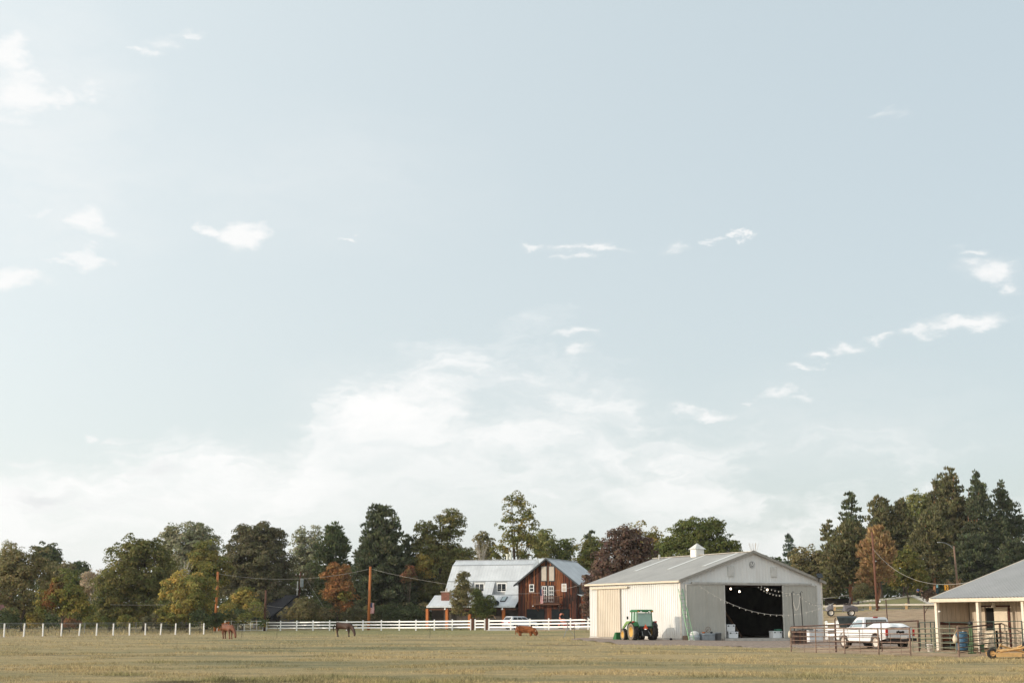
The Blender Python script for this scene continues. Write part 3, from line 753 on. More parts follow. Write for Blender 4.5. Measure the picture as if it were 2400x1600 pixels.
leafy('thin yellow tree top between plum tree and big ash', 1505, 225, [(1490, 1262, 30, 34), (1530, 1270, 26, 30), (1515, 1300, 40, 36)], 'gold', .34, .6, 1.0, .28, .2)
leafy('broad green ash tree behind the white barn roof', 1640, 196, [(1640, 1262, 66, 46), (1590, 1285, 48, 44), (1690, 1290, 48, 40), (1640, 1300, 90, 36), (1555, 1300, 34, 36), (1735, 1312, 20, 18), (1610, 1240, 30, 24), (1668, 1240, 30, 24)], 'green', .30, .85, 1.15, .22, .4, name='ash_tree', limbs=14)
bare('thin pale yellow sapling behind the barn ridge', 1772, 190, 1272, 13, PALEBARK, 40)
leafy('small distant tree right of the barn ridge', 1802, 280, [(1795, 1315, 14, 14), (1815, 1322, 14, 14)], 'dark', .5, 1.0, trunk=.15)
# --- right part, on the rise
RG = 'trees on the rise'
conifer('lone pointed spruce on the rise right of the barn', 1857, 252, 1253, 1400, 32, 'bluespruce', .38, 1.3, .75, .55, .25, group='conifers on the rise', irregular=.15, blunt=.06, name='spruce_tree')
leafy('pale olive bushy tree right behind the barn corner', 1900, 236, [(1880, 1320, 34, 38), (1910, 1325, 30, 42), (1870, 1360, 30, 40), (1905, 1380, 36, 40), (1925, 1340, 24, 50)], 'olive', .36, 1.0, 1.0, .28, .2)
leafy('tall bushy pine with an orange lit trunk above the golf cart', 1997, 216, [(1990, 1265, 36, 44), (1975, 1310, 44, 46), (2010, 1300, 34, 50), (1960, 1350, 40, 36), (2000, 1350, 40, 34), (1945, 1385, 30, 20), (1990, 1250, 22, 30)], 'pine', .36, 1.1, 1.0, trunk=.36, bark=PBARK, cs=.24, style='needle', group='conifers on the rise', name='pine_tree')
conifer('dark pointed spruce behind the bushy pine', 2004, 250, 1157, 1330, 40, 'spruce', .38, 1.35, .62, .6, .3, group='conifers on the rise', irregular=.2, blunt=.12, name='spruce_tree')
conifer('dark pine at the left flank of the bushy pine', 1948, 240, 1222, 1390, 28, 'pine', .38, 1.2, .5, .6, .25, group='conifers on the rise', irregular=.25, blunt=.2, name='pine_tree')
leafy('grey green pine behind the brown pine', 2068, 262, [(2062, 1225, 34, 52), (2078, 1260, 36, 50), (2050, 1290, 40, 50), (2072, 1190, 12, 22)], 'pine', .42, 1.1, 1.0, trunk=.3, cs=.24, style='needle', group='conifers on the rise', name='pine_tree')
leafy('bright green tree top behind the row of pines', 2150, 280, [(2150, 1185, 36, 36), (2120, 1215, 40, 40), (2170, 1215, 36, 46)], 'ltgreen', .45, .95, group=RG)
leafy('dark pine behind between brown pine and maple', 2120, 262, [(2110, 1235, 34, 54), (2130, 1275, 38, 54), (2105, 1300, 40, 50), (2113, 1190, 10, 22)], 'pine', .42, 1.1, 1.0, trunk=.3, cs=.24, style='needle', group='conifers on the rise', name='pine_tree')
leafy('brown dead needled pine behind the utility pole', 2060, 208, [(2058, 1262, 26, 30), (2050, 1300, 40, 36), (2072, 1295, 30, 34), (2040, 1345, 34, 30), (2068, 1345, 30, 30), (2030, 1375, 24, 16)], 'brownneedle', .34, .95, 1.0, trunk=.26, bark=PBARK, cs=.24, style='needle', group='conifers on the rise', name='pine_tree')
leafy('oval golden green tree with a straight trunk on the lawn', 2132, 214, [(2125, 1335, 32, 42), (2128, 1310, 20, 26), (2148, 1360, 28, 32), (2105, 1362, 24, 28)], 'goldgreen', .32, 1.1, 1.1, .28, .16, group=RG)
leafy('wide pine behind the street lamp', 2194, 240, [(2180, 1235, 36, 42), (2170, 1285, 40, 46), (2200, 1270, 36, 50), (2180, 1330, 46, 34), (2160, 1350, 30, 22)], 'pine', .38, 1.1, 1.0, trunk=.33, bark=PBARK, cs=.24, style='needle', group='conifers on the rise', name='pine_tree')
leafy('tall pine with a rounded crown at the left of the tall group', 2205, 275, [(2204, 1150, 18, 34), (2198, 1190, 26, 36), (2214, 1220, 30, 50), (2208, 1280, 36, 50)], 'pine', .40, 1.0, 1.0, trunk=.35, bark=PBARK, cs=.24, style='needle', group='conifers on the rise', name='pine_tree')
conifer('tallest pointed pine of the tall group', 2244, 268, 1102, 1370, 60, 'pine', .42, 1.35, .62, .6, .4, PBARK, 'conifers on the rise', irregular=.22, blunt=.12, name='pine_tree')
leafy('tall dark pine right of the tallest pine', 2298, 264, [(2286, 1130, 8, 24), (2294, 1160, 18, 30), (2300, 1200, 34, 40), (2310, 1250, 46, 46), (2295, 1290, 50, 46), (2320, 1320, 46, 44), (2285, 1190, 20, 40)], 'spruce', .40, 1.1, 1.0, trunk=.4, bark=PBARK, cs=.24, style='needle', group='conifers on the rise', name='pine_tree')
leafy('rightmost tall pine behind the stable roof', 2362, 272, [(2345, 1160, 14, 26), (2356, 1195, 26, 32), (2370, 1240, 36, 34), (2352, 1260, 30, 30), (2382, 1295, 40, 30), (2360, 1330, 44, 30)], 'spruce', .40, .95, .9, trunk=.35, bark=PBARK, cs=.24, style='needle', group='conifers on the rise', name='pine_tree')
conifer('low dark spruce behind the stable roof', 2390, 250, 1270, 1410, 60, 'spruce', .42, 1.25, .5, .55, .3, group='conifers on the rise', irregular=.2, blunt=.2, name='spruce_tree')
conifer('dark spruce under the tall pines', 2285, 255, 1260, 1405, 56, 'spruce', .42, 1.25, .4, .6, .3, group='conifers on the rise', irregular=.2, blunt=.3, name='spruce_tree')
# --- shrubs and hedges
def shrub(label, px, D, ells, pal, size=.26, cover=1.1, name='shrub', group='shrubs', seed=0, **k):
    return leafy(label, px, D, ells, pal, size, cover, 1.0, .34, .05, None, group, name=name, seed=seed, limbs=3, cat='shrub', **k)
shrub('rounded sage coloured bush under the bushy pine', 2024, 206, [(2023, 1388, 18, 18), (2012, 1395, 12, 12)], 'olive', group=None)
shrub('dark purple brown bush beside the footpath', 2181, 214, [(2181, 1398, 14, 14)], 'purple', group=None)
bare('clump of tall dry twigs behind the stable roof', 2238, 205, 1355, 26, mat('twig', S(150, 118, 88), .9), 90, name='dry_shrub', low=True, r0=.03)
shrub('broad leafy hedge behind the fence left of the grazing dark horse', 720, 224, [(715, 1428, 34, 22), (690, 1442, 30, 16), (745, 1440, 30, 16)], 'olive', cover=1.0, group=None)
shrub('low hedge behind the fence above the grazing dark horse', 800, 222, [(790, 1440, 34, 16), (825, 1436, 30, 18), (845, 1445, 20, 12)], 'brownolive', cover=1.0, group=None)
shrub('green garden bush left of the brick chimney', 975, 226, [(965, 1440, 24, 24), (985, 1450, 14, 16)], 'dark', group=None)
shrub('dark bush under the tallest spruce', 915, 226, [(910, 1440, 30, 20), (940, 1445, 20, 18)], 'dark', group=None)
leafy('slim pale olive young tree before the porch', 1081, 197, [(1080, 1402, 21, 36), (1086, 1365, 14, 26), (1078, 1428, 19, 22), (1092, 1378, 11, 16)], 'olive', .22, 1.0, 1.3, .3, .07, group='garden trees before the house', name='young_tree')
leafy('dark green shrubby tree with arching shoots before the porch', 1128, 200, [(1120, 1420, 14, 24), (1145, 1420, 21, 20), (1135, 1438, 26, 16), (1117, 1395, 8, 14)], 'green', .22, 1.0, 1.0, .34, .06, group='garden trees before the house', name='young_tree')
for i, (px, cy, rx, ry, pal) in enumerate([(20, 1455, 26, 22, 'dark'), (78, 1458, 24, 18, 'gold'), (115, 1462, 22, 14, 'dark'), (165, 1462, 24, 14, 'rust'), (215, 1460, 24, 16, 'goldgreen'), (258, 1462, 24, 14, 'green'), (300, 1458, 22, 16, 'goldgreen'), (360, 1460, 24, 15, 'brownolive'), (400, 1462, 20, 14, 'dark'), (470, 1455, 24, 20, 'dark'), (505, 1455, 18, 18, 'dark')]):
    shrub(['dark thicket under the feathery olive tree', 'yellowing bush beside the feathery tree trunk', 'dark low bush under the orange patched tree', 'reddish low bush right of the orange patched tree', 'golden green bush left of the round maple trunk', 'green bush beneath the round maple', 'golden green bush beside the maple trunk', 'brownish bush right of the maple trunk', 'dark bush left beneath the golden green tree', 'dark bush right beneath the golden green tree', 'dark bush beside the foot of the tall left pole'][i], px, 178 + (i % 3) * 8, [(px, cy, rx, ry)], pal, .26, 1.0, seed=i, group='bushes along the far side of the post row')
# a far wood that fills the gaps between the trees
def thicket(name, label, x0, x1, d0, d1, t0, b0, n, pal, seed, mix=()):
    rng = np.random.default_rng(seed); P_ = []
    for i in range(n):
        px = rng.uniform(x0, x1); D = rng.uniform(d0, d1); cy = rng.uniform(t0, b0) + 6 * math.sin(px * .05); c = P(px, cy, D); r = rng.uniform(.5, 1.3)
        g_ = gz(c.x, c.y)
        if c.z < g_: c.z = g_ + .2
        P_.append((np.array(c), (r, r, r * .8)))
    k = len(P_); cuts = np.array_split(np.arange(k), 1 + len(mix)); out = []
    for pl, ids in zip((pal,) + tuple(mix), cuts): out.append(list(crown_from(rng, [P_[i] for i in ids], pl, .4, 1.1, 'leaf', [])))
    p, nn, u, s, c = (np.concatenate([o[j] for o in out]) for j in range(5))
    tag(link(name, leafmesh(name, p, nn, u, s, c), LEAF), label, 'undergrowth', None, 'stuff')
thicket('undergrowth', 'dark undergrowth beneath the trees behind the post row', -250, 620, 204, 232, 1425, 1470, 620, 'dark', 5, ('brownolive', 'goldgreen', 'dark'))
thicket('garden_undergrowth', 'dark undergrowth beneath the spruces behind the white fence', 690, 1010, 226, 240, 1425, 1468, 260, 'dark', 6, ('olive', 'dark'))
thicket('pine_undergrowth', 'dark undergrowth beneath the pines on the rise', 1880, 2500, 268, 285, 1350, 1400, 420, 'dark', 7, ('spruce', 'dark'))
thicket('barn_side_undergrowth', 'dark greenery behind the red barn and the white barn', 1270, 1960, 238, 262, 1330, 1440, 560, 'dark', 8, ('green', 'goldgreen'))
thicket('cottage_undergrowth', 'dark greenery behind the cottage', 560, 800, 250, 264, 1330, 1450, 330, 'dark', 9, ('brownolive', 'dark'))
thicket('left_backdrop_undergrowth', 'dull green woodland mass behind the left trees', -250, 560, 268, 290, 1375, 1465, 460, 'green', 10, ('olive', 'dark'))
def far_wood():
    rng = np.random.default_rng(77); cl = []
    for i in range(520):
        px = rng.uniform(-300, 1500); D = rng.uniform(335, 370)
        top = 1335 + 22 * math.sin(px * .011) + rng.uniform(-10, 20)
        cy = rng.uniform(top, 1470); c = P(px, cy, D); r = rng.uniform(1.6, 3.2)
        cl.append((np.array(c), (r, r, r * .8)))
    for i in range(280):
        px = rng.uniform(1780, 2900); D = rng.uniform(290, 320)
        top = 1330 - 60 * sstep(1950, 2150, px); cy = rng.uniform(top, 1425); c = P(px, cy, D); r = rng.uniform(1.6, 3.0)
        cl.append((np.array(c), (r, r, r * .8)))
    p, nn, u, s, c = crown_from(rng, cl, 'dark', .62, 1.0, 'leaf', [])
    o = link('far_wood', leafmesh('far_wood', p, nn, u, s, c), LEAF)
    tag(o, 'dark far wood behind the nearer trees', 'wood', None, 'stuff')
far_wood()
# ------------------------------------------------------------------ shared materials
white_metal = mat('white_metal', S(219, 219, 217), .5, var=.05, scale=.5, spec=.3, stretch=(1, 1, .3))
def weathered(m, tint=(.55, .45, .34, 1)):
    nt = m.node_tree; n = nt.nodes; b = n['Principled BSDF']; src = b.inputs['Base Color'].links[0].from_socket
    t = n.new('ShaderNodeTexCoord'); mp = n.new('ShaderNodeMapping'); mp.inputs['Scale'].default_value = (1.6, 1.6, .12); nt.links.new(t.outputs['Object'], mp.inputs[0])
    q = n.new('ShaderNodeTexNoise'); q.inputs['Scale'].default_value = 2.2; q.inputs['Detail'].default_value = 8; nt.links.new(mp.outputs[0], q.inputs['Vector'])
    sx = n.new('ShaderNodeSeparateXYZ'); nt.links.new(t.outputs['Object'], sx.inputs[0])
    r = n.new('ShaderNodeMapRange'); r.inputs[1].default_value = .15; r.inputs[2].default_value = .75; r.inputs[3].default_value = .5; r.inputs[4].default_value = 0; nt.links.new(sx.outputs[2], r.inputs[0])
    k = n.new('ShaderNodeMapRange'); k.inputs[1].default_value = .52; k.inputs[2].default_value = .75; k.inputs[4].default_value = .28; nt.links.new(q.outputs['Fac'], k.inputs[0])
    mu = n.new('ShaderNodeMath'); mu.operation = 'MULTIPLY'; nt.links.new(r.outputs[0], mu.inputs[0]); nt.links.new(q.outputs['Fac'], mu.inputs[1])
    ad = n.new('ShaderNodeMath'); ad.operation = 'ADD'; ad.use_clamp = True; nt.links.new(mu.outputs[0], ad.inputs[0]); nt.links.new(k.outputs[0], ad.inputs[1])
    mx = n.new('ShaderNodeMix'); mx.data_type = 'RGBA'; nt.links.new(ad.outputs[0], mx.inputs[0]); nt.links.new(src, mx.inputs[6]); mx.inputs[7].default_value = tint
    nt.links.new(mx.outputs[2], b.inputs['Base Color'])
weathered(white_metal)
grey_metal = mat('grey_door_metal', S(176, 174, 166), .6, var=.05, scale=.6)
tan_metal = mat('tan_door_metal', S(205, 194, 178), .6, var=.05, scale=.6)
weathered(grey_metal, (.3, .26, .2, 1)); weathered(tan_metal, (.4, .32, .22, 1))
galv = mat('galvanised_roof', S(174, 172, 168), .55, .0, var=.07, scale=.4, spec=.3)
trim_m = mat('cream_trim', S(214, 200, 180), .6, var=.06)
white_paint = mat('white_paint', S(236, 234, 230), .6, var=.04, scale=1)
vinyl = mat('white_vinyl', S(243, 242, 240), .5, var=.03, scale=1)
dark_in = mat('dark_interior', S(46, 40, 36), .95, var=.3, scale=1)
black_m = mat('black_metal', S(34, 34, 34), .5, var=.2)
dark_grey = mat('dark_grey_paint', S(62, 66, 70), .6, var=.12)
glass_d = mat('dark_glass', S(38, 44, 50), .08, var=.2, spec=.6)
glass_l = mat('pale_glass', S(150, 165, 168), .1, var=.1, spec=.6)
blind_m = mat('window_blind', S(186, 176, 164), .6, var=.06)
concrete = mat('concrete', S(186, 180, 172), .9, var=.12, scale=2, bump=.3)
rust = mat('rusty_pipe', S(134, 112, 98), .85, var=.3, scale=5)
darkrust = mat('dark_rusty_pipe', S(88, 66, 58), .85, var=.3, scale=5)
wood_or = mat('orange_stained_wood', S(178, 104, 52), .75, var=.2, scale=2, stretch=(6, 6, .5))
wood_dk = mat('dark_weathered_wood', S(92, 62, 48), .9, var=.3, scale=2, stretch=(6, 6, .5))
wood_pale = mat('pale_wood', S(206, 168, 122), .85, var=.2, scale=2, stretch=(6, 6, .5))
bulb_m = mat('lamp_bulb', S(184, 180, 172), .2, var=.02)
lit_bulb = mat('lit_bulb', S(255, 244, 225), .3, var=.0, emit=((1, .82, .62, 1), 7.0))
rubber = mat('rubber', S(48, 46, 44), .9, var=.25, scale=6)
dusty_rubber = mat('dusty_rubber', S(126, 114, 98), .95, var=.2, scale=5)
steel = mat('steel', S(150, 152, 152), .45, .6, var=.1)

def corrugated(m, A, U, L, Vv, poly, N, pitch=.30, rib=.09, h=.04):
    """panel in the plane A + u*U + v*V, u in 0..L, v between poly[u] = (v0, v1) functions; ribs along V proud by h along N"""
    us = [0.0]; hs = [0.0]
    u = pitch * .5
    while u + rib < L:
        us += [u, u + rib * .12, u + rib * .88, u + rib]; hs += [0, h, h, 0]; u += pitch
    us.append(L); hs.append(0.0)
    A = Vector(A); U = Vector(U); Vv = Vector(Vv); N = Vector(N)
    vs = []
    for a, b in zip(us, hs):
        v0, v1 = poly(a)
        vs += [A + U * a + Vv * v0 + N * b, A + U * a + Vv * v1 + N * b]
    m.add(vs, [(2 * i, 2 * i + 2, 2 * i + 3, 2 * i + 1) for i in range(len(us) - 1)])
    return m
def catenary(a, b, sag, n=24):
    a = Vector(a); b = Vector(b)
    return [a.lerp(b, i / n) - Vector((0, 0, 4 * sag * (i / n) * (1 - i / n))) for i in range(n + 1)]

# ------------------------------------------------------------------ white metal barn
BW, BL = 13.7, 14.8
EV, RI = 4.70, 6.98
bz = gz(B0.x, B0.y)
barn = thing('metal_barn', 'white metal barn with low gable roof, cupola and open sliding doors', 'barn', (B0.x, B0.y, 0), R(26))
BM = barn
def gab(x): return EV + (RI - EV) * (1 - abs(x - BW / 2) / (BW / 2))
D0, D1, DH = 3.97, 9.75, 4.32      # door opening
Z0 = .14
m = corrugated(MB(), (0, BL, 0), (0, -1, 0), BL, (0, 0, 1), lambda u: (Z0, EV - .02), (-1, 0, 0))
m.build('side_wall', white_metal, barn)
m = corrugated(MB(), (BW, 0, 0), (0, 1, 0), BL, (0, 0, 1), lambda u: (Z0, EV - .02), (1, 0, 0))
m.build('side_wall', white_metal, barn)
m = corrugated(MB(), (BW, BL, 0), (-1, 0, 0), BW, (0, 0, 1), lambda u: (Z0, gab(BW - u) - .03), (0, 1, 0))
m.build('back_wall', white_metal, barn)
gw = MB()
corrugated(gw, (0, 0, 0), (1, 0, 0), D0, (0, 0, 1), lambda u: (Z0, gab(u) - .03), (0, -1, 0), h=.02)
corrugated(gw, (D0, 0, 0), (1, 0, 0), D1 - D0, (0, 0, 1), lambda u: (DH, gab(u + D0) - .03), (0, -1, 0), h=.02)
corrugated(gw, (D1, 0, 0), (1, 0, 0), BW - D1, (0, 0, 1), lambda u: (Z0, gab(u + D1) - .03), (0, -1, 0), h=.02)
gw.build('gable_wall', white_metal, barn)
# lining added in dark colour to keep the inside black, and posts of the inside
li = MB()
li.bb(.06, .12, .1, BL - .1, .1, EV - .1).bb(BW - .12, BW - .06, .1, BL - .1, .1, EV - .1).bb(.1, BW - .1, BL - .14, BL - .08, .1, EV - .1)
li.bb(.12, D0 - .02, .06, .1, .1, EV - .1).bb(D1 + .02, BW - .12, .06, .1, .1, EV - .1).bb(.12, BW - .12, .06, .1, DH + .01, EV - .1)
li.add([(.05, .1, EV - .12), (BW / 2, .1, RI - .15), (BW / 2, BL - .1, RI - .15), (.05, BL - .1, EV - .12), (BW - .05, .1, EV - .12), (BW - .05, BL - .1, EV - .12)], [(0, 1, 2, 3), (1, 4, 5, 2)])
li.build('added_dark_lining', dark_in, barn)
for k in range(3): MB().bb(.2, BW - .2, 3.5 + k * 4, 3.7 + k * 4, EV - .35, EV - .15).build('rafter_tie', mat('brown_beam', S(92, 70, 52), .9), barn)
for k in range(3): MB().tube([(BW / 2 - 1.8, 4 + k * 4, EV - .2), (BW / 2 + 1.6, 4 + k * 4, .15)], .09, 6).build('brace', mat('brown_beam', S(92, 70, 52), .9), barn)
MB().bb(-.05, BW + .05, -.12, BL + .05, -.25, .12).build('floor_slab', concrete, barn, bevel=.02)
MB().bb(D0 - .3, D1 + .3, -.55, -.125, -.2, .09).build('door_sill', concrete, barn, bevel=.02)
# roof
OV = .28; pitch_n = math.atan((RI - EV) / (BW / 2))
sl = math.hypot(BW / 2 + OV, (RI - EV) * (1 + OV / (BW / 2)))
for sgn, x0 in ((1, -OV), (-1, BW + OV)):
    mm = MB(); up = Vector((sgn * math.cos(pitch_n), 0, math.sin(pitch_n))); nn = Vector((-sgn * math.sin(pitch_n), 0, math.cos(pitch_n)))
    A = Vector((x0, -OV, EV - OV * math.tan(pitch_n) + .02))
    corrugated(mm, A, (0, 1, 0), BL + 2 * OV, up, lambda u: (0, sl), nn, .3, .06, .02)
    rf = mm.build('roof', galv, barn)
    if sgn == 1:
        for yy, f0, f1 in ((6.2, .45, .97), (11.6, .45, .97), (1.4, .5, .97)):
            q = MB(); a = A + Vector((0, yy + OV, 0)) + nn * .03
            q.loft([[a + up * sl * f0, a + up * sl * f1, a + up * sl * f1 + nn * .02, a + up * sl * f0 + nn * .02], [a + up * sl * f0 + Vector((0, .55, 0)), a + up * sl * f1 + Vector((0, .55, 0)), a + up * sl * f1 + Vector((0, .55, 0)) + nn * .02, a + up * sl * f0 + Vector((0, .55, 0)) + nn * .02]])
            q.build('skylight', mat('skylight', S(198, 198, 194), .4, var=.04), rf)
MB().bb(BW / 2 - .18, BW / 2 + .18, -OV - .01, BL + OV + .01, RI + .03, RI + .07).build('ridge_cap', mat('ridge_cap', S(205, 196, 182), .6), barn)
# trims: rakes, eaves, corners
for sgn, x0 in ((1, -OV - .03), (-1, BW + OV + .03)):
    a = Vector((x0, -OV - .04, EV - OV * math.tan(pitch_n) - .03)); b = Vector((BW / 2, -OV - .04, RI + .02))
    q = MB(); q.loft([[a + Vector((0, 0, -.11)), a + Vector((0, .05, -.11)), a + Vector((0, .05, .11)), a + Vector((0, 0, .11))], [b + Vector((0, 0, -.11)), b + Vector((0, .05, -.11)), b + Vector((0, .05, .11)), b + Vector((0, 0, .11))]])
    q.build('rake_trim', mat('grey_trim', S(150, 146, 138), .6), barn)
for x0 in (-OV - .03, BW + OV + .03): MB().bb(x0 - .06, x0 + .06, -OV, BL + OV, EV - .22, EV - .08).build('gutter', trim_m, barn)
for x0 in (-.04, BW + .04): MB().bb(x0 - .05, x0 + .05, -.05, .06, Z0, EV - .1).build('corner_trim', mat('white_trim', S(232, 222, 210), .6), barn)
# sliding doors on the gable
for x0, x1 in ((.42, D0 + .03), (D1 - .03, 13.15)):
    q = corrugated(MB(), (x0, -.14, 0), (1, 0, 0), x1 - x0, (0, 0, 1), lambda u: (.13, DH + .02), (0, -1, 0), h=.02)
    dr = q.build('sliding_door', grey_metal, barn)
    f = MB(); f.bb(x0 - .04, x0 + .04, -.19, -.10, .11, DH + .05).bb(x1 - .04, x1 + .04, -.19, -.10, .11, DH + .05).bb(x0 + .045, x1 - .045, -.19, -.10, DH - .02, DH + .05)
    f.build('door_frame', mat('light_grey_trim', S(198, 196, 190), .6), dr)
MB().bb(.9, 12.6, -.26, -.09, DH + .06, DH + .2).build('door_track', mat('track_metal', S(178, 176, 170), .5), barn)
# sliding door on the side wall
q = corrugated(MB(), (-.14, 13.15, 0), (0, -1, 0), 3.85, (0, 0, 1), lambda u: (.13, 4.12), (-1, 0, 0))
sd = q.build('side_door', tan_metal, barn)
for y in (13.15, 9.3): MB().bb(-.2, -.1, y - .05, y + .05, .11, 4.15).build('door_frame', tan_metal, sd)
MB().bb(-.26, -.08, 7.9, 14.3, 4.17, 4.32).build('door_track', trim_m, barn)
# louvre vents
for xc in (4.75, 8.95):
    v = MB().bb(xc - .32, xc + .32, -.07, -.02, 4.98, 5.82).build('vent', mat('vent_grey', S(196, 196, 192), .7), barn)
    for k in range(9): MB().box((xc, -.09, 5.06 + k * .085), (.54, .05, .02), Matrix.Rotation(R(35), 3, 'X')).build('slat', white_paint, v)
# round emblem: dark ring disc with a white M
ex, ez = BW / 2 + .0, 5.98
em = MB().lathe([(0, -.02), (.27, -.02), (.27, -.06), (0, -.06)], 20, 'y', (ex, 0, ez)).build('emblem', mat('emblem_grey', S(140, 142, 142), .6), barn)
MB().lathe([(.22, -.062), (.24, -.062), (.24, -.075), (.22, -.075), (.22, -.062)], 20, 'y', (ex, 0, ez)).build('ring', white_paint, em)
g = MB(); w = .035
for (a, b) in (((-.15, -.15), (-.11, .15)), ((-.11, .15), (0, -.1)), ((0, -.1), (.11, .15)), ((.11, .15), (.15, -.15))):
    va = Vector((ex + a[0], -.075, ez + a[1])); vb = Vector((ex + b[0], -.075, ez + b[1])); g.tube([va, vb], w * .6, 4)
g.build('letter', white_paint, em)
# cupola
cy = 8.0; cu = MB().bb(BW / 2 - .42, BW / 2 + .42, cy - .42, cy + .42, RI - .3, RI + .55).build('cupola', white_paint, barn)
MB().add([(BW / 2 - .56, cy - .56, RI + .55), (BW / 2 + .56, cy - .56, RI + .55), (BW / 2 + .56, cy + .56, RI + .55), (BW / 2 - .56, cy + .56, RI + .55), (BW / 2, cy, RI + 1.08)], [(0, 1, 2, 3), (0, 1, 4), (1, 2, 4), (2, 3, 4), (3, 0, 4)]).build('cupola_roof', mat('cupola_roof', S(206, 204, 198), .5), cu)
for k in range(6):
    z = RI + .02 + k * .08
    MB().bb(BW / 2 - .38, BW / 2 + .38, cy - .455, cy - .425, z, z + .05).build('louvre', white_paint, cu)
    MB().bb(BW / 2 - .455, BW / 2 - .425, cy - .38, cy + .38, z, z + .05).build('louvre', white_paint, cu)
MB().tube([(BW / 2, cy, RI + 1.05), (BW / 2, cy, RI + 1.4)], .02, 5).build('finial', black_m, cu)
MB().tube([(BW / 2 - .6, 13.2, RI - .2), (BW / 2 - .6, 13.2, RI + .3)], .09, 8).build('vent_pipe', galv, barn)
# flood light at the right eave
fl = MB().box((BW - .45, -.5, EV + .45), (.55, .08, .38), Matrix.Rotation(R(-25), 3, 'X')).build('flood_light', dark_grey, barn)
MB().tube([(BW - .45, -.32, EV - .05), (BW - .45, -.4, EV + .3)], .035, 6).build('bracket', black_m, fl)
# lit lamps hanging inside the open door
for i, (xx, yy, zz) in enumerate(((4.05, .9, 3.75), (5.55, 1.2, 4.05), (6.6, 1.5, 3.85), (9.15, 1.2, 4.0))):
    t = thing('hanging_lamp', ['lit bulb glowing at the left jamb inside the barn door', 'lit bulb second from the left inside the barn door', 'lit bulb third from the left, lowest near the middle of the barn door', 'lit bulb inside the barn door near the right jamb'][i], 'lamp', barn.matrix_basis @ Vector((xx, yy, zz)), 0, 'lit lamps in the barn')
    MB().sphere((0, 0, 0), .07, 10, 6, (1, 1, 1.2)).build('bulb', lit_bulb, t, True)
    MB().tube([(0, 0, .09), (0, 0, .17)], .03, 6).build('socket', black_m, t)
    MB().tube([(0, 0, .17), (0, 0, 4.9 - zz)], .008, 4).build('cord', black_m, t)

def BP(x, y, z): return Matrix.Translation((B0.x, B0.y, 0)) @ Matrix.Rotation(R(26), 4, 'Z') @ Vector((x, y, z))
# string lights
bulbme = MB().sphere((0, 0, -.08), .034, 8, 5, (1, 1, 1.25)); bulbme.tube([(0, 0, 0), (0, 0, -.05)], .022, 5); bulbme = bulbme.mesh('bulb')
def string_light(label, pts, nb, m=bulb_m, r=.011, wire=None, skip=1):
    t = thing('string_light', label, 'string lights', pts[0], 0, 'string lights at the barn')
    o = Vector(pts[0]); loc = [Vector(p) - o for p in pts]
    MB().tube(loc, r, 4).build('wire', wire or mat('pale_wire', S(205, 200, 192), .7), t)
    n = len(loc)
    for k in range(nb):
        f = (k + .5) / nb * (n - 1); i = int(f); p = loc[i].lerp(loc[min(i + 1, n - 1)], f - i)
        share('bulb', bulbme, t, p, m=m)
    return t
string_light('string of bulbs drooping low across the whole open barn door', catenary(BP(1.3, -.6, 4.25), BP(12.4, -3.2, 2.9), 1.55, 40), 22)
string_light('bulb string slanting from the door head to the right pole', catenary(BP(7.0, -.4, 4.3), G(1858, 100) + Vector((0, 0, 3.35)), .35), 11, wire=black_m, r=.008)
string_light('second bulb string slanting just above to the farther pole', catenary(BP(7.3, -.4, 4.3), G(1878, 101) + Vector((0, 0, 3.35)), .12), 11, wire=black_m, r=.008)
string_light('short bulb loop hung between the two black poles', catenary(G(1858, 100) + Vector((0, 0, 3.3)), G(1878, 101) + Vector((0, 0, 3.3)), 1.0), 16, r=.008)
string_light('bulb string running from the right pole to the barn corner', catenary(G(1878, 101) + Vector((0, 0, 3.2)), BP(13.6, -.3, 2.9), .3), 7, wire=black_m, r=.008)
string_light('bulb string going over the golf cart to the wooden pole', catenary(BP(13.7, 0, 3.4), P(2056, 1421, 181), 1.2), 16, wire=black_m, r=.01)
for i, px in enumerate((1858, 1878)):
    g = G(px, 100 + i); t = thing('light_pole', ['left of two thin black poles holding bulb strings', 'right of two thin black poles holding bulb strings'][i], 'pole', g, 0, 'thin black poles')
    MB().tube([(0.12, 0, -.1), (0, 0, 3.4)], .035, 8).build('shaft', black_m, t)
    MB().tube([(0, 0, 3.4), (.08, 0, 3.5), (.16, 0, 3.4)], .02, 6).build('hook', black_m, t)

# ------------------------------------------------------------------ house with the gambrel metal roof
HA = R(-20)
H0 = Vector((GX(1215, 200), 200)); hz = gz(GX(1283, 203), 203)
print('house pad', hz)
HM = Matrix.Translation((H0.x, H0.y, hz)) @ Matrix.Rotation(HA, 4, 'Z')
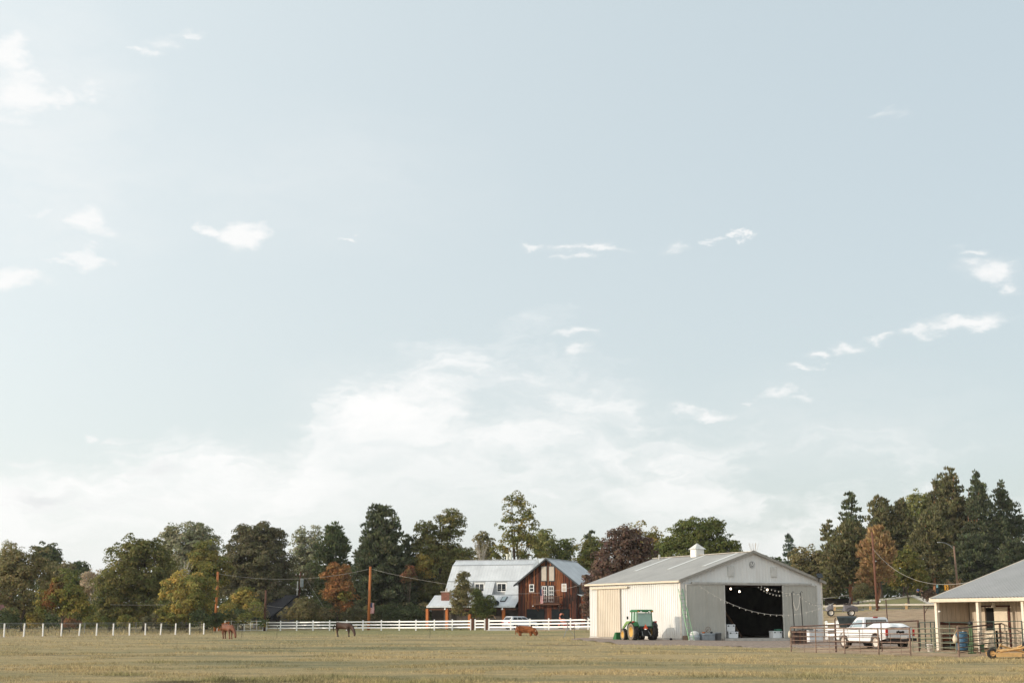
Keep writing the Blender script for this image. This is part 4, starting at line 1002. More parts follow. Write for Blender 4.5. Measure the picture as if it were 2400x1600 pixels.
# local frame: x along the fronts to the right, y back; origin at left front corner of the red barn
def hloc(px, py, yl):            # local x,z for a pixel on the plane y = yl
    d = pix_dir(px, py); c, s = math.cos(HA), math.sin(HA)
    # plane: dot((p - H0), (-s, c)) = yl
    nx_, ny_ = -s, c
    k = (yl + H0.x * nx_ + H0.y * ny_) / (d.x * nx_ + d.y * ny_)
    w = d * k; dx, dy = w.x - H0.x, w.y - H0.y
    return dx * c + dy * s, CAM_H + w.z - hz
for nm, a in (('redbarn L eave', (1216, 1362)), ('R eave', (1352, 1360)), ('apex', (1283, 1308)), ('roof left porch', (987, 1419)), ('ridge L', (1072, 1313))):
    print(nm, hloc(a[0], a[1], 0))
red_planks = []
for i, c in enumerate([(96, 48, 31), (68, 38, 28), (120, 64, 38), (80, 43, 30), (50, 33, 28), (140, 86, 52), (60, 35, 28), (74, 38, 27)]):
    red_planks.append(mat('barn_wood_%d' % i, S(*c), .85, var=.42, scale=1.4, bump=.6, stretch=(9, 9, .5), objrand=.28))
seam_roof = mat('pale_metal_roof', S(192, 196, 200), .6, .0, var=.08, scale=.5, spec=.35)
RW = hloc(1352, 1400, 0)[0]; REV = hloc(1216, 1366, 0)[1]; RAP = hloc(1283, 1309, 0)[1]; RX = hloc(1283, 1309, 0)[0]
RX = RW / 2
print('red barn', RW, REV, RAP)
rb = thing('red_barn', 'red brown wooden barn with metal roof, balcony and two dark garage doors', 'barn', (H0.x, H0.y, hz), HA)
RD = 13.0
def rgab(x): return REV + (RAP - REV) * (1 - abs(x - RW / 2) / (RW / 2))
core = MB().prism([(0, -.3), (RW, -.3), (RW, REV - .05), (RW / 2, RAP - .05), (0, REV - .05)], 'y', .06, RD).build('wall', mat('barn_core', S(70, 44, 34), .9), rb)
rr = random.Random(5); x = 0.0
while x < RW - .05:
    w = min(rr.uniform(.11, .19), RW - x); a, b = x + .008, x + w - .008
    zmid = max(rgab(a), rgab(b))
    poly = [(a, -.2), (b, -.2), (b, rgab(b) - .02)] + ([(RW / 2, RAP - .02)] if a < RW / 2 < b else []) + [(a, rgab(a) - .02)]
    # boards are butt jointed at uneven heights
    cut = rr.uniform(2.2, 5.5)
    lo = [(a, -.2), (b, -.2), (b, min(cut, rgab(b) - .02)), (a, min(cut, rgab(a) - .02))]
    dy = rr.uniform(0, .02)
    MB().prism(lo, 'y', -.03 - dy, .05).build('plank', rr.choice(red_planks), core)
    if cut < min(rgab(a), rgab(b)) - .1:
        hi = [(a, cut + .01), (b, cut + .01), (b, rgab(b) - .02)] + ([(RW / 2, RAP - .02)] if a < RW / 2 < b else []) + [(a, rgab(a) - .02)]
        MB().prism(hi, 'y', -.03 - rr.uniform(0, .02), .05).build('plank', rr.choice(red_planks), core)
    x += w
# lean-to on the right
LW = 3.2
lt = MB().prism([(RW + .02, -.3), (RW + LW, -.3), (RW + LW, 3.2), (RW + .02, 4.2)], 'y', .5, RD - 2).build('lean_to', mat('barn_core', S(70, 44, 34), .9), rb)
x = RW + .02
while x < RW + LW - .05:
    w = min(rr.uniform(.11, .19), RW + LW - x); a, b = x + .008, x + w - .008
    MB().prism([(a, -.2), (b, -.2), (b, 4.2 - (b - RW) / LW), (a, 4.2 - (a - RW) / LW)], 'y', .42, .49).build('plank', rr.choice(red_planks), lt); x += w
MB().prism([(RW + .02, 4.22), (RW + LW + .3, 3.15), (RW + LW + .3, 3.25), (RW + .02, 4.32)], 'y', .2, RD - 1.8).build('lean_to_roof', seam_roof, rb)
MB().bb(RW + .01, RW + .04, 1.0, RD - 2, 4.4, REV - .1).build('upper_side', dark_grey, rb)
def seamed(name, pa, pb, pc, parent, m, pitch=.45, h=.022, th=.05):
    """seamed metal plane: pa->pb along the eave, pa->pc up the slope"""
    pa, pb, pc = Vector(pa), Vector(pb), Vector(pc); U = pb - pa; L = U.length; U.normalize(); V = pc - pa
    N = U.cross(V).normalized()
    if N.z < 0: N = -N
    q = corrugated(MB(), pa, U, L, V, lambda u: (0, 1), N, pitch, .045, h)
    return q.build(name, m, parent)
ov = .55; pr = math.atan((RAP - REV) / (RW / 2)); ol = ov * math.cos(pr); oz = ov * math.sin(pr)
seamed('roof', (-ol, -.6, REV - oz + .05), (-ol, RD + .3, REV - oz + .05), (RW / 2, -.6, RAP + .05), rb, seam_roof)
seamed('roof', (RW + ol, -.6, REV - oz + .05), (RW + ol, RD + .3, REV - oz + .05), (RW / 2, -.6, RAP + .05), rb, seam_roof)
for s_, x0 in ((1, -ol - .05), (-1, RW + ol + .05)):
    a = Vector((x0, -.66, REV - oz - .02)); b = Vector((RW / 2, -.66, RAP + .02))
    q = MB(); q.loft([[p_ + Vector((0, 0, -.14)), p_ + Vector((0, .06, -.14)), p_ + Vector((0, .06, .1)), p_ + Vector((0, 0, .1))] for p_ in (a, b)])
    q.build('rake_trim', dark_grey, rb)
    q = MB().add([a + Vector((0, .07, -.02)), b + Vector((0, .07, -.02)), b + Vector((0, .7, -.02)), a + Vector((0, .7, -.02))], [(0, 1, 2, 3)]); q.build('soffit', dark_grey, rb)
MB().bb(RW / 2 - .15, RW / 2 + .15, -.6, RD + .3, RAP + .08, RAP + .12).build('ridge_cap', seam_roof, rb)
def rwin(px0, px1, py0, py1, yl=0): 
    a = hloc(px0, py1, yl); b = hloc(px1, py0, yl); return a[0], b[0], a[1], b[1]
def window(parent, x0, x1, z0, z1, y=-.06, frame=vinyl, pane=glass_d, cols=1, rows=2, fw=.09, name='window'):
    f = MB(); f.bb(x0, x0 + fw, y - .06, y, z0, z1).bb(x1 - fw, x1, y - .06, y, z0, z1).bb(x0 + fw, x1 - fw, y - .06, y, z1 - fw, z1).bb(x0 + fw, x1 - fw, y - .06, y, z0, z0 + fw)
    o = f.build(name, frame, parent)
    W_ = (x1 - x0 - 2 * fw) / cols; H_ = (z1 - z0 - 2 * fw) / rows
    for i in range(cols):
        for j in range(rows):
            a = x0 + fw + i * W_; b = z0 + fw + j * H_
            MB().bb(a + .02, a + W_ - .02, y - .035, y - .02, b + .02, b + H_ - .02).build('pane', pane, o)
    for i in range(1, cols): MB().bb(x0 + fw + i * W_ - .025, x0 + fw + i * W_ + .025, y - .055, y - .01, z0 + fw, z1 - fw).build('mullion', frame, o)
    for j in range(1, rows): MB().bb(x0 + fw, x1 - fw, y - .058, y - .012, z0 + fw + j * H_ - .025, z0 + fw + j * H_ + .025).build('transom', frame, o)
    return o
window(rb, *rwin(1241, 1252, 1368.5, 1386.5), rows=2)
window(rb, *rwin(1317, 1328, 1367, 1385.5), rows=2, pane=blind_m)
for a, b in ((1270, 1281), (1288, 1299)):
    q = rwin(a, b, 1327, 1360)
    fr = MB().bb(q[0] - .1, q[1] + .1, -.09, -.06, q[2] - .1, q[3] + .1).build('loft_shutter', dark_grey, rb)
    MB().bb(q[0], q[1], -.12, -.095, q[2], q[3]).build('panel', blind_m, fr)
q = rwin(1268, 1300, 1371, 1412)
fd = MB().bb(q[0], q[1], -.09, -.06, q[2], q[3]).build('balcony_doors', dark_grey, rb)
window(fd, *rwin(1271, 1282, 1373, 1410), y=-.095, cols=2, rows=4, name='french_door', fw=.07)
window(fd, *rwin(1287, 1298, 1373, 1410), y=-.095, cols=2, rows=4, name='french_door', fw=.07)
# balcony
bx0, _z = hloc(1250, 1412, -1.0); bx1, _z2 = hloc(1313, 1412, -1.0); zb = hloc(1280, 1413, -1.0)[1]
bal = MB().bb(bx0, bx1, -1.25, -.07, zb - .22, zb - .02).build('balcony', wood_dk, rb)
for xx in (bx0 + .05, bx1 - .05): MB().tube([(xx * .8 + (bx0 + bx1) * .1, -.1, zb - 1.0), (xx, -1.1, zb - .23)], .07, 6).build('bracket', wood_dk, bal)
MB().bb(bx0, bx1, -1.25, -1.15, zb + .85, zb + .95).build('railing', wood_dk, bal)
k = 0; x = bx0 + .04
while x < bx1 - .02:
    MB().bb(x, x + .07, -1.23, -1.17, zb, zb + .845).build('baluster', wood_dk, bal); x += .19
for xx in (bx0, bx1 - .08):
    MB().bb(xx, xx + .08, -1.14, -.1, zb + .85, zb + .95).build('railing', wood_dk, bal)
# garage doors
for a, b in ((1235, 1277), (1293, 1336)):
    q = rwin(a, b, 1426.5, 1440); x0, x1, zt = q[0], q[1], q[3]
    gd = MB().bb(x0, x1, -.075, -.055, -.05, zt).build('garage_door', mat('door_paint', S(30, 35, 38), .8, var=.1, spec=.1), rb)
    for i in range(4): MB().bb(x0 + .05, x1 - .05, -.1, -.08, .05 + i * zt / 4.2, .05 + (i + .92) * zt / 4.2).build('panel', mat('door_paint', S(30, 35, 38), .8, var=.1, spec=.1), gd)
q = rwin(1371, 1377, 1420, 1440, .5); MB().bb(q[0], q[0] + 1.6, .35, .41, -.05, q[3]).build('side_door', mat('door_paint', S(30, 35, 38), .8, var=.1, spec=.1), rb)
for px in (1250, 1311):
    a = hloc(px, 1420, -.3); l = MB().lathe([(.0, .12), (.05, .1), (.19, 0), (.0, .0)], 10, 'z', (a[0], -.35, a[1])).build('barn_lamp', white_paint, rb)
    MB().tube([(a[0], -.35, a[1] + .1), (a[0], -.25, a[1] + .3), (a[0], -.05, a[1] + .2)], .02, 5).build('arm', black_m, l)
# flag hung on the balcony
def flag(label, loc, rz, w, h, furl=.25):
    t = thing('flag', label, 'flag', loc, rz, None)
    n = 13; red = mat('flag_red', S(176, 52, 60), .8); wh = mat('flag_white', S(226, 218, 214), .8)
    def fold(x, z): return Vector((x * (1 - furl) + .03 * math.sin(z * 5), .07 * math.sin(x * 14 + z * 3), z))
    for i in range(n):
        q = MB(); x0, x1 = w * i / n, w * (i + 1) / n; rows = 6; z1 = -h * .45 if i < 7 else 0
        vs = []; 
        for j in range(rows + 1):
            z = -h + (z1 + h) * j / rows; vs += [fold(x0, z), fold(x1, z)]
        q.add(vs, [(2 * j, 2 * j + 1, 2 * j + 3, 2 * j + 2) for j in range(rows)]); q.build('stripe', red if i % 2 == 0 else wh, t)
    q = MB(); vs = []
    for j in range(5):
        z = -h * .45 + h * .45 * j / 4
        for i in range(8): vs.append(fold(w * 7 / n * i / 7, z))
    q.add(vs, [(j * 8 + i, j * 8 + i + 1, j * 8 + i + 9, j * 8 + i + 8) for j in range(4) for i in range(7)]); q.build('canton', mat('flag_blue', S(62, 70, 100), .8), t)
    return t
a = hloc(1266.5, 1380, -1.35); flag('striped flag hanging over the balcony railing of the red barn', HM @ Vector((a[0], -1.35, a[1])), HA, .75, 1.9, .45)

# gambrel house
gh = thing('gambrel_house', 'house with broad pale metal gambrel roof, inset dormers and wooden porch posts', 'house', (H0.x, H0.y, hz), HA)
GX0 = hloc(1072, 1313, 6.0)[0]; GX1 = hloc(1257, 1311, 6.0)[0]
Zr = hloc(1160, 1312, 6.0)[1]
print('gambrel', GX0, GX1, Zr)
prof = [(6.0, Zr), (4.7, Zr - .75), (2.9, hloc(1100, 1362, 2.9)[1]), (1.6, hloc(1100, 1394, 1.6)[1]), (-1.1, hloc(1100, 1420, -1.1)[1])]
print(prof)
for i in range(4):
    (ya, za), (yb, zb_) = prof[i + 1], prof[i]
    if i == 2: continue
    if i == 3:
        seamed('porch_roof', (GX0 - 1.6, ya, za), (-.05, ya, za), (GX0 - 1.6, yb, zb_), gh, seam_roof); continue
    seamed('roof', (GX0 - .2, ya, za), (GX1, ya, za), (GX0 - .2, yb, zb_), gh, seam_roof)
# lower steep slope, cut by two inset dormers
(ya, za), (yb, zb_) = prof[3], prof[2]
dq = [hloc(1104, 1375, 2.2)[0], hloc(1134, 1375, 2.2)[0], hloc(1156, 1375, 2.2)[0], hloc(1186, 1375, 2.2)[0]]
segs = [(GX0 - .2, dq[0]), (dq[1], dq[2]), (dq[3], -.05)]
for a, b in segs: seamed('roof', (a, ya, za), (b, ya, za), (a, yb, zb_), gh, seam_roof)
for a, b in ((dq[0], dq[1]), (dq[2], dq[3])):
    cb = MB(); cb.bb(a, b, yb + .0, yb + .08, za - .1, zb_ - .02)
    dm = cb.build('dormer', mat('grey_siding', S(170, 172, 174), .7), gh)
    for xx in (a, b):
        MB().add([(xx, ya, za), (xx, yb, zb_), (xx, yb + .05, za)], [(0, 1, 2)]).build('cheek', mat('grey_siding', S(170, 172, 174), .7), dm)
    MB().add([(a, ya, za), (b, ya, za), (b, yb, za + .1), (a, yb, za + .1)], [(0, 1, 2, 3)]).build('deck', mat('grey_siding', S(170, 172, 174), .7), dm)
    window(dm, a + .28, b - .18, zb_ - 1.45, zb_ - .25, y=yb - .005, cols=2, rows=1, fw=.1)
MB().add([(GX1, 6, Zr), (GX1, 4.7, Zr - .75), (GX1, 2.9, prof[2][1]), (GX1, 1.6, prof[3][1]), (GX1, 1.6, 0), (GX1, 10.4, 0), (GX1, 10.4, prof[3][1]), (GX1, 9.1, prof[2][1]), (GX1, 7.3, Zr - .75)], [tuple(range(9))]).build('end_wall', white_paint, gh)
MB().add([(GX0, 6, Zr - .03), (GX0, 4.7, Zr - .78), (GX0, 2.9, prof[2][1] - .03), (GX0, 1.6, prof[3][1] - .03), (GX0, 1.6, 0), (GX0, 10.4, 0), (GX0, 10.4, prof[3][1]), (GX0, 9.1, prof[2][1]), (GX0, 7.3, Zr - .78)], [tuple(range(9))]).build('end_wall', mat('grey_siding', S(170, 172, 174), .7), gh)
for (y0, z0), (y1, z1) in (((7.3, Zr - .75), (6, Zr)), ((9.1, prof[2][1]), (7.3, Zr - .75)), ((10.4, prof[3][1]), (9.1, prof[2][1]))):
    seamed('back_roof', (GX0 - .2, y0, z0), (GX1, y0, z0), (GX0 - .2, y1, z1), gh, seam_roof)
MB().bb(GX0 - .2, GX1, 1.62, 1.7, -.2, prof[3][1] - .1).build('front_wall', mat('shaded_porch_wall', S(84, 78, 74), .8), gh)  # the shade under the porch is put into this darker wall colour
MB().bb(GX0 - .22, GX1 + .02, 5.85, 6.15, Zr + .02, Zr + .06).build('ridge_cap', seam_roof, gh)
ez_ = prof[4][1]
MB().bb(GX0 - 1.65, -.05, -1.2, -1.1, ez_ - .16, ez_ + .03).build('gutter', mat('pale_gutter', S(200, 206, 208), .5), gh)
MB().bb(GX0 - 1.6, -.05, -1.05, 1.6, ez_ - .28, ez_ - .2).build('porch_ceiling', dark_in, gh)
MB().bb(GX0 - 1.6, -.05, -.95, -.75, ez_ - .5, ez_ - .29).build('porch_beam', wood_dk, gh)
for px in (1002, 1048, 1101, 1180.5):
    a = hloc(px, 1440, -.85)[0]
    MB().bb(a - .2, a + .2, -1.04, -.66, -.3, ez_ - .29 if px != 1101 else 1.7).build('porch_post', wood_or, gh, bevel=.02)
for px in (1043, 1177):
    a = hloc(px, 1428, -1.1); MB().lathe([(0, .3), (.06, .28), (.16, 0), (0, 0)], 8, 'z', (a[0], -1.1, a[1])).build('porch_lamp', white_paint, gh)
for a, b in ((1127, 1138), (1174, 1186)):
    x0 = hloc(a, 1405, .3)[0]; x1 = hloc(b, 1405, .3)[0]
    sl_ = (prof[3][1] - prof[4][1]) / (1.6 + 1.1); z = lambda y: prof[4][1] + sl_ * (y + 1.1)
    sk = MB().loft([[Vector((xx, y_, z(y_) + h_)) for (y_, h_) in ((-.1, .05), (-.1, .14), (1.0, .14), (1.0, .05))] for xx in (x0, x1)]).build('skylight', dark_grey, gh)
    MB().add([Vector((x0 + .1, .0, z(0) + .15)), Vector((x1 - .1, .0, z(0) + .15)), Vector((x1 - .1, .92, z(.92) + .15)), Vector((x0 + .1, .92, z(.92) + .15))], [(0, 1, 2, 3)]).build('pane', glass_l, sk)
# brick chimney: courses of single bricks
cx0 = hloc(1036, 1390, .6)[0]; cx1 = hloc(1055, 1390, .6)[0]; cz1 = hloc(1045, 1386, .6)[1]
ch = MB().bb(cx0 + .04, cx1 - .04, .35, 1.25, ez_ - .4, cz1 - .05).build('chimney', mat('mortar', S(150, 130, 118), .9), gh)
brickme = MB().bb(0, .27, 0, .1, 0, .105).mesh('brick')
bm1 = mat('brick', S(142, 96, 80), .9, var=.25, scale=3, objrand=.25)
z = ez_ - .1; row = 0
while z < cz1 - .12:
    x = cx0 - (.14 if row % 2 else 0)
    while x < cx1 - .05:
        xa = max(x, cx0); xb = min(x + .27, cx1)
        if xb - xa > .06: share('brick', brickme, ch, (xa, .28, z), scale=((xb - xa) / .27, 1, 1), m=bm1)
        x += .285
    z += .12; row += 1
MB().bb(cx0 - .08, cx1 + .08, .2, 1.35, cz1 - .05, cz1 + .06).build('chimney_cap', concrete, ch)
MB().tube([((cx0 + cx1) / 2, .7, cz1 + .05), ((cx0 + cx1) / 2, .7, cz1 + .5)], [.16, .12], 8).build('chimney_pot', concrete, ch)
for px, hh in ((1188.5, .75), (1196.5, 1.0)):
    a = hloc(px, 1312, 6.3)[0]; p_ = MB().tube([(a, 6.4, Zr - .4), (a, 6.4, Zr + hh - .1)], .17, 8).build('vent_pipe', mat('pipe_cream', S(214, 214, 200), .5), gh)
    MB().tube([(a, 6.4, Zr + hh - .1), (a, 6.4, Zr + hh + .1)], .26, 8).build('cap', mat('pipe_cream', S(214, 214, 200), .5), p_)
# low tan wing behind the porch, left
MB().bb(GX0 - 2.4, GX0 - .3, 2.5, 8, -.3, ez_ - .1).build('wing_wall', dark_in, gh)
seamed('wing_roof', (GX0 - 2.6, .8, ez_ + .05), (GX0 - .3, .8, ez_ + .05), (GX0 - 2.6, 4.5, ez_ + 1.15), gh, mat('tan_roof', S(190, 168, 146), .8))
for (y_, z_) in prof[1:4]: MB().tube([(GX0 - .2, y_ - .02, z_ + .03), (-.06 if y_ < 4 else GX1, y_ - .02, z_ + .03)], .05, 5).build('flashing', mat('flashing_grey', S(140, 146, 152), .5), gh)
# satellite dish on the porch roof
a = hloc(1166, 1414, -.7); MB().lathe([(0, 0), (.2, -.05), (.33, -.14)], 12, 'y', (a[0], -.75, a[1] + .1)).build('dish', dark_grey, gh)

# ------------------------------------------------------------------ cottage with the dark roof behind the fence
cb = G(676, 232); cr = R(36)
ct = thing('cottage', 'low grey cottage with dark pitched roof half hidden behind the hedge', 'house', cb, cr)
k = 232 / FE; 
MB().prism([(-2.2, -.2), (4.2, -.2), (4.2, 2.0), (1.2, 4.6), (-2.2, 2.4)], 'y', 0, 8).build('wall', mat('cottage_wall', S(98, 98, 100), .8, var=.1), ct)
MB().loft([[(-3.4, y, 1.55), (1.2, y, 5.0), (1.2, y, 5.15), (-3.5, y, 1.68)] for y in (-.6, 8.4)]).build('roof', mat('dark_shingle', S(36, 38, 43), .95, var=.25, scale=4, spec=.1), ct)
MB().loft([[(5.4, y, 1.4), (1.2, y, 5.0), (1.2, y, 5.15), (5.5, y, 1.55)] for y in (-.6, 8.4)]).build('roof', mat('dark_shingle', S(36, 38, 43), .95, var=.25, scale=4, spec=.1), ct)
MB().bb(-6.4, -2.2, -.4, 7, 1.4, 1.6).build('porch_roof', mat('dark_shingle', S(36, 38, 43), .95, var=.25, scale=4, spec=.1), ct)
for xx in (-5.6, -3.9): MB().bb(xx - .09, xx + .09, -.35, -.17, -.2, 1.39).build('porch_post', wood_pale, ct)
MB().bb(-2.21, -1.4, -.04, -.005, 0, 1.9).build('door', dark_in, ct)

# far left house, mostly hidden
fh = G(-34, 206); t = thing('far_house', 'reddish roofed house just showing at the left edge', 'house', fh, R(8))
MB().bb(-9, 2.0, 0, 7, -.3, 2.4).build('wall', mat('far_wall', S(150, 152, 156), .8), t)
MB().loft([[(-9.5, -.7, 2.3), (-9.5, 3.5, 5.2), (-9.5, 7.7, 2.3)], [(2.6, -.7, 2.3), (2.6, 3.5, 5.2), (2.6, 7.7, 2.3)]]).build('roof', mat('reddish_shingle', S(120, 84, 80), .9, var=.2, scale=3), t)
window(t, -1.0, .6, .9, 1.9, y=-.01, cols=2, rows=1)

# low dark shed behind the golf cart
g = G(1968, 222); t = thing('open_shed', 'low dark open shed with a sloping grey roof under the pines', 'shed', g, R(-6))
MB().loft([[(-2.1, y, 1.0), (1.9, y, 1.55), (1.9, y, 1.68), (-2.1, y, 1.13)] for y in (-1, 2.5)]).build('roof', mat('grey_felt', S(132, 130, 128), .8), t)
for xx, h_ in ((-1.9, 1.0), (1.7, 1.5)): MB().bb(xx - .06, xx + .06, -.9, -.78, -.3, h_).build('post', dark_in, t)
MB().bb(-1.9, 1.8, 2.2, 2.3, -.3, 1.1).build('wall', dark_in, t)

# ------------------------------------------------------------------ stable with the porch, right
ST = G(2197, 76); SA = math.atan2(-.92, .39)
st = thing('stable', 'cream stable with ribbed grey metal roof, porch posts and half open door', 'stable', ST, SA)
def sloc(px, py, yl):
    d = pix_dir(px, py); c, s = math.cos(SA), math.sin(SA); nx_, ny_ = -s, c
    k = (yl + ST.x * nx_ + ST.y * ny_) / (d.x * nx_ + d.y * ny_); w = d * k
    dx, dy = w.x - ST.x, w.y - ST.y; return dx * c + dy * s, CAM_H + w.z - ST.z
EH = sloc(2197, 1410.5, 0)[1]; print('stable eave', EH, sloc(2294, 1410, 0), sloc(2390, 1409, 0))
cream = mat('cream_siding', S(196, 180, 160), .8, var=.1, scale=1.5, stretch=(4, 4, .6), objrand=.06)
cream_post = mat('cream_post', S(226, 214, 196), .75, var=.08, scale=2)
SL = 17.0
for i in range(5): MB().bb(i * 3.15 - .09, i * 3.15 + .09, -.09, .09, -.3, EH).build('porch_post', cream_post, st, bevel=.01)
MB().bb(-.25, SL, -.16, -.10, EH - .02, EH + .14).build('fascia', trim_m, st)
MB().bb(-.2, SL, -.095, .09, EH + .005, EH + .13).build('beam', cream_post, st)
# roof: ribbed, running up to the right
mm = MB(); spn = 6.6; rise = .325
corrugated(mm, (-.25, -.2, EH + .16), (1, 0, 0), SL, (0, 1, rise), lambda u: (0, spn), (0, -.3, .95), .25, .11, .06)
mm.build('roof', mat('ribbed_roof', S(176, 175, 174), .5, .0, var=.05, scale=.6, spec=.35), st)
mm = MB(); corrugated(mm, (-.25, -.2 + 2 * spn, EH + .16), (1, 0, 0), SL, (0, -1, rise), lambda u: (0, spn), (0, .3, .95), .25, .11, .06)
mm.build('roof', mat('ribbed_roof', S(176, 175, 174), .5), st)
MB().bb(-.26, SL, -.26, -.2, EH + .0, EH + .17).build('gutter', trim_m, st)
q = MB(); a = Vector((-.31, -.22, EH + .05)); b = Vector((-.31, -.22 + spn, EH + .05 + spn * rise)); q.loft([[p_ + Vector((0, 0, 0)), p_ + Vector((.05, 0, 0)), p_ + Vector((.05, 0, .16)), p_ + Vector((0, 0, .16))] for p_ in (a, b)]); q.build('rake_trim', trim_m, st)
PD = 2.1
# end wall of the porch: single boards, seen from inside
ew = MB().prism([(.1, -.2), (12.2, -.2), (12.2, EH + .1), (6.15, EH + 2.0), (.1, EH + .1)], 'x', -.16, -.10).build('end_wall', cream, st)
for i in range(7): MB().bb(-.095, -.06, .11 + i * .285, .11 + (i + 1) * .285 - .02, -.1, EH + .12).build('board', cream, ew)
MB().bb(-.055, -.01, .12, PD - .02, 1.28, 1.42).build('rail_board', mat('brown_board', S(84, 48, 38), .85, var=.2), ew)
MB().bb(-.055, -.015, .3, PD - .02, .45, .78).build('rail_board', mat('brown_board2', S(112, 66, 46), .85, var=.25), ew)
MB().bb(-.055, -.015, .3, PD - .02, -.1, .43).build('kick_board', mat('brown_board3', S(70, 52, 42), .9, var=.25), ew)
bw = MB().bb(-.09, SL, PD + .06, PD + .12, -.2, EH + .75).build('back_wall', mat('wall_core', S(120, 106, 92), .9), st)
dx0 = sloc(2310, 1440, PD)[0]; dx1 = sloc(2333, 1440, PD)[0]; dx2 = sloc(2364, 1440, PD)[0]; dz = sloc(2330, 1423, PD)[1]
print('stable door', dx0, dx1, dx2, dz)
x = .0
while x < SL - .3:
    if x + .28 < dx0 or x > dx1 + .02: MB().bb(x, x + .275, PD + .0, PD + .055, -.15, EH + .7).build('board', cream, bw)
    else: MB().bb(x, x + .275, PD, PD + .055, dz, EH + .7).build('board', cream, bw)
    x += .29
MB().bb(dx0, dx1, PD + .03, PD + .058, -.1, dz).build('doorway_shade_panel', mat('doorway_shade', S(16, 14, 14), .95), bw)  # black panel on the wall stands in for the shade inside the opening
dl = MB().bb(dx1, dx2, PD - .09, PD - .04, 1.0, dz - .02).build('upper_door', mat('cream_door', S(222, 208, 186), .7, var=.05), st)
MB().bb(dx2 + .02, dx2 + .12, PD - .06, PD - .01, .2, dz + .05).build('hinge_post', mat('brown_board', S(84, 48, 38), .85), dl)
ld = MB().bb(dx0, dx1, PD - .09, PD - .04, .0, 1.0).build('lower_door', mat('cream_door', S(222, 208, 186), .7), st)
for a, b in (((dx0 + .05, .05), (dx1 - .05, .95)), ((dx0 + .05, .95), (dx1 - .05, .05))):
    MB().tube([(a[0], PD - .11, a[1]), (b[0], PD - .11, b[1])], .045, 4).build('brace', cream_post, ld)
MB().bb(dx0 - .5, dx2 + .15, PD - .05, PD - .01, dz + .03, dz + .11).build('door_track', mat('brown_board', S(84, 48, 38), .85), st)
a = sloc(2328, 1413, 1.0); lm = MB().lathe([(0, .2), (.05, .2), (.07, .1), (.13, -.02), (0, -.02)], 10, 'z', (a[0], 1.0, EH - .25)).build('porch_lamp', mat('lamp_glass', S(225, 215, 200), .3), st)
MB().tube([(a[0], 1, EH - .06), (a[0], 1, EH + .3)], .02, 5).build('stem', black_m, lm)
MB().sphere((.12, .05, 1.95), .07, 8, 5, (1.2, 1, .7)).build('security_lamp', white_paint, st)
# ------------------------------------------------------------------ fences
postme = MB().bb(-.085, .085, -.085, .085, 0, 1.42); postme.add([(-.11, -.11, 1.42), (.11, -.11, 1.42), (.11, .11, 1.42), (-.11, .11, 1.42), (0, 0, 1.5)], [(0, 1, 4), (1, 2, 4), (2, 3, 4), (3, 0, 4), (3, 2, 1, 0)])
postme = postme.mesh('post')
def rail_fence(label, pts, heights=(.38, .78, 1.18), name='rail_fence', cap=True, group='white rail fence runs'):
    o = Vector(pts[0]); t = thing(name, label, 'fence', o, 0, group)
    for p in pts: share('post', postme, t, Vector(p) - o - Vector((0, 0, .05)), m=vinyl)
    for a, b in zip(pts[:-1], pts[1:]):
        a = Vector(a) - o; b = Vector(b) - o; d = (b - a); L = d.length; d.normalize()
        for h in heights:
            c = (a + b) / 2 + Vector((0, 0, h)); ang = math.atan2(d.y, d.x)
            MB().box((0, 0, 0), (L - .18, .05, .17), Matrix.Rotation(ang, 3, 'Z') @ Matrix.Rotation(-math.asin(d.z), 3, 'Y')).add([], []).build('rail', vinyl, t).location = c
    return t
def fD(px): return 215 - (px - 625) * 35 / 753
F1 = [625, 658, 696, 734, 773, 813, 851, 894, 936, 975, 1018, 1060, 1103]
F2 = [1146, 1197, 1242, 1286, 1337, 1378, 1424]
rail_fence('long white three rail vinyl fence left of the small gate', [G(p, fD(p)) for p in F1])
rail_fence('white three rail vinyl fence from the small gate to the barn', [G(p, fD(p)) for p in F2])
gp = [G(1113.5, fD(1113)), G(1136, fD(1136))]
rail_fence('small white rail gate between two dark wooden posts', gp, name='rail_gate', group=None)
for i, px in enumerate((1107.5, 1141)):
    p = G(px, fD(px)); t = thing('gate_post', ['dark wooden post at the left of the small white gate', 'dark wooden post at the right of the small white gate'][i], 'post', p)
    MB().bb(-.15, .15, -.12, .12, -.2, 1.5).build('shaft', wood_dk, t, bevel=.02); MB().bb(-.17, .17, -.14, .14, 1.5, 1.55).build('cap', wood_dk, t)
rail_fence('short white rail fence right of the barn corner behind the rusty corral', [G(1936, 113), G(1962, 112), G(2010, 110)], group=None)
# post row with wires, left
def post_row():
    a = Vector((GX(12, 137), 137)); b = Vector((GX(479, 165), 165)); d = (b - a) / 12
    o = Vector((a.x, a.y, gz(a.x, a.y))); t = thing('post_and_wire_fence', 'row of short white posts strung with thin wire along the pasture', 'fence', o)
    pm = MB().tube([(0, 0, -.1), (0, 0, 1.22)], .075, 8).mesh('post'); tops = []
    rr = random.Random(2)
    for i in range(-3, 13):
        q = a + d * i; z = gz(q.x, q.y); tops.append(Vector((q.x, q.y, z)) - o)
        share('post', pm, t, tops[-1], (rr.uniform(-.03, .03), rr.uniform(-.03, .06), 0), m=white_paint)
    for h in (.45, .8, 1.12): MB().tube([p + Vector((0, 0, h)) for p in tops], .006, 3).build('wire', steel, t)
post_row()
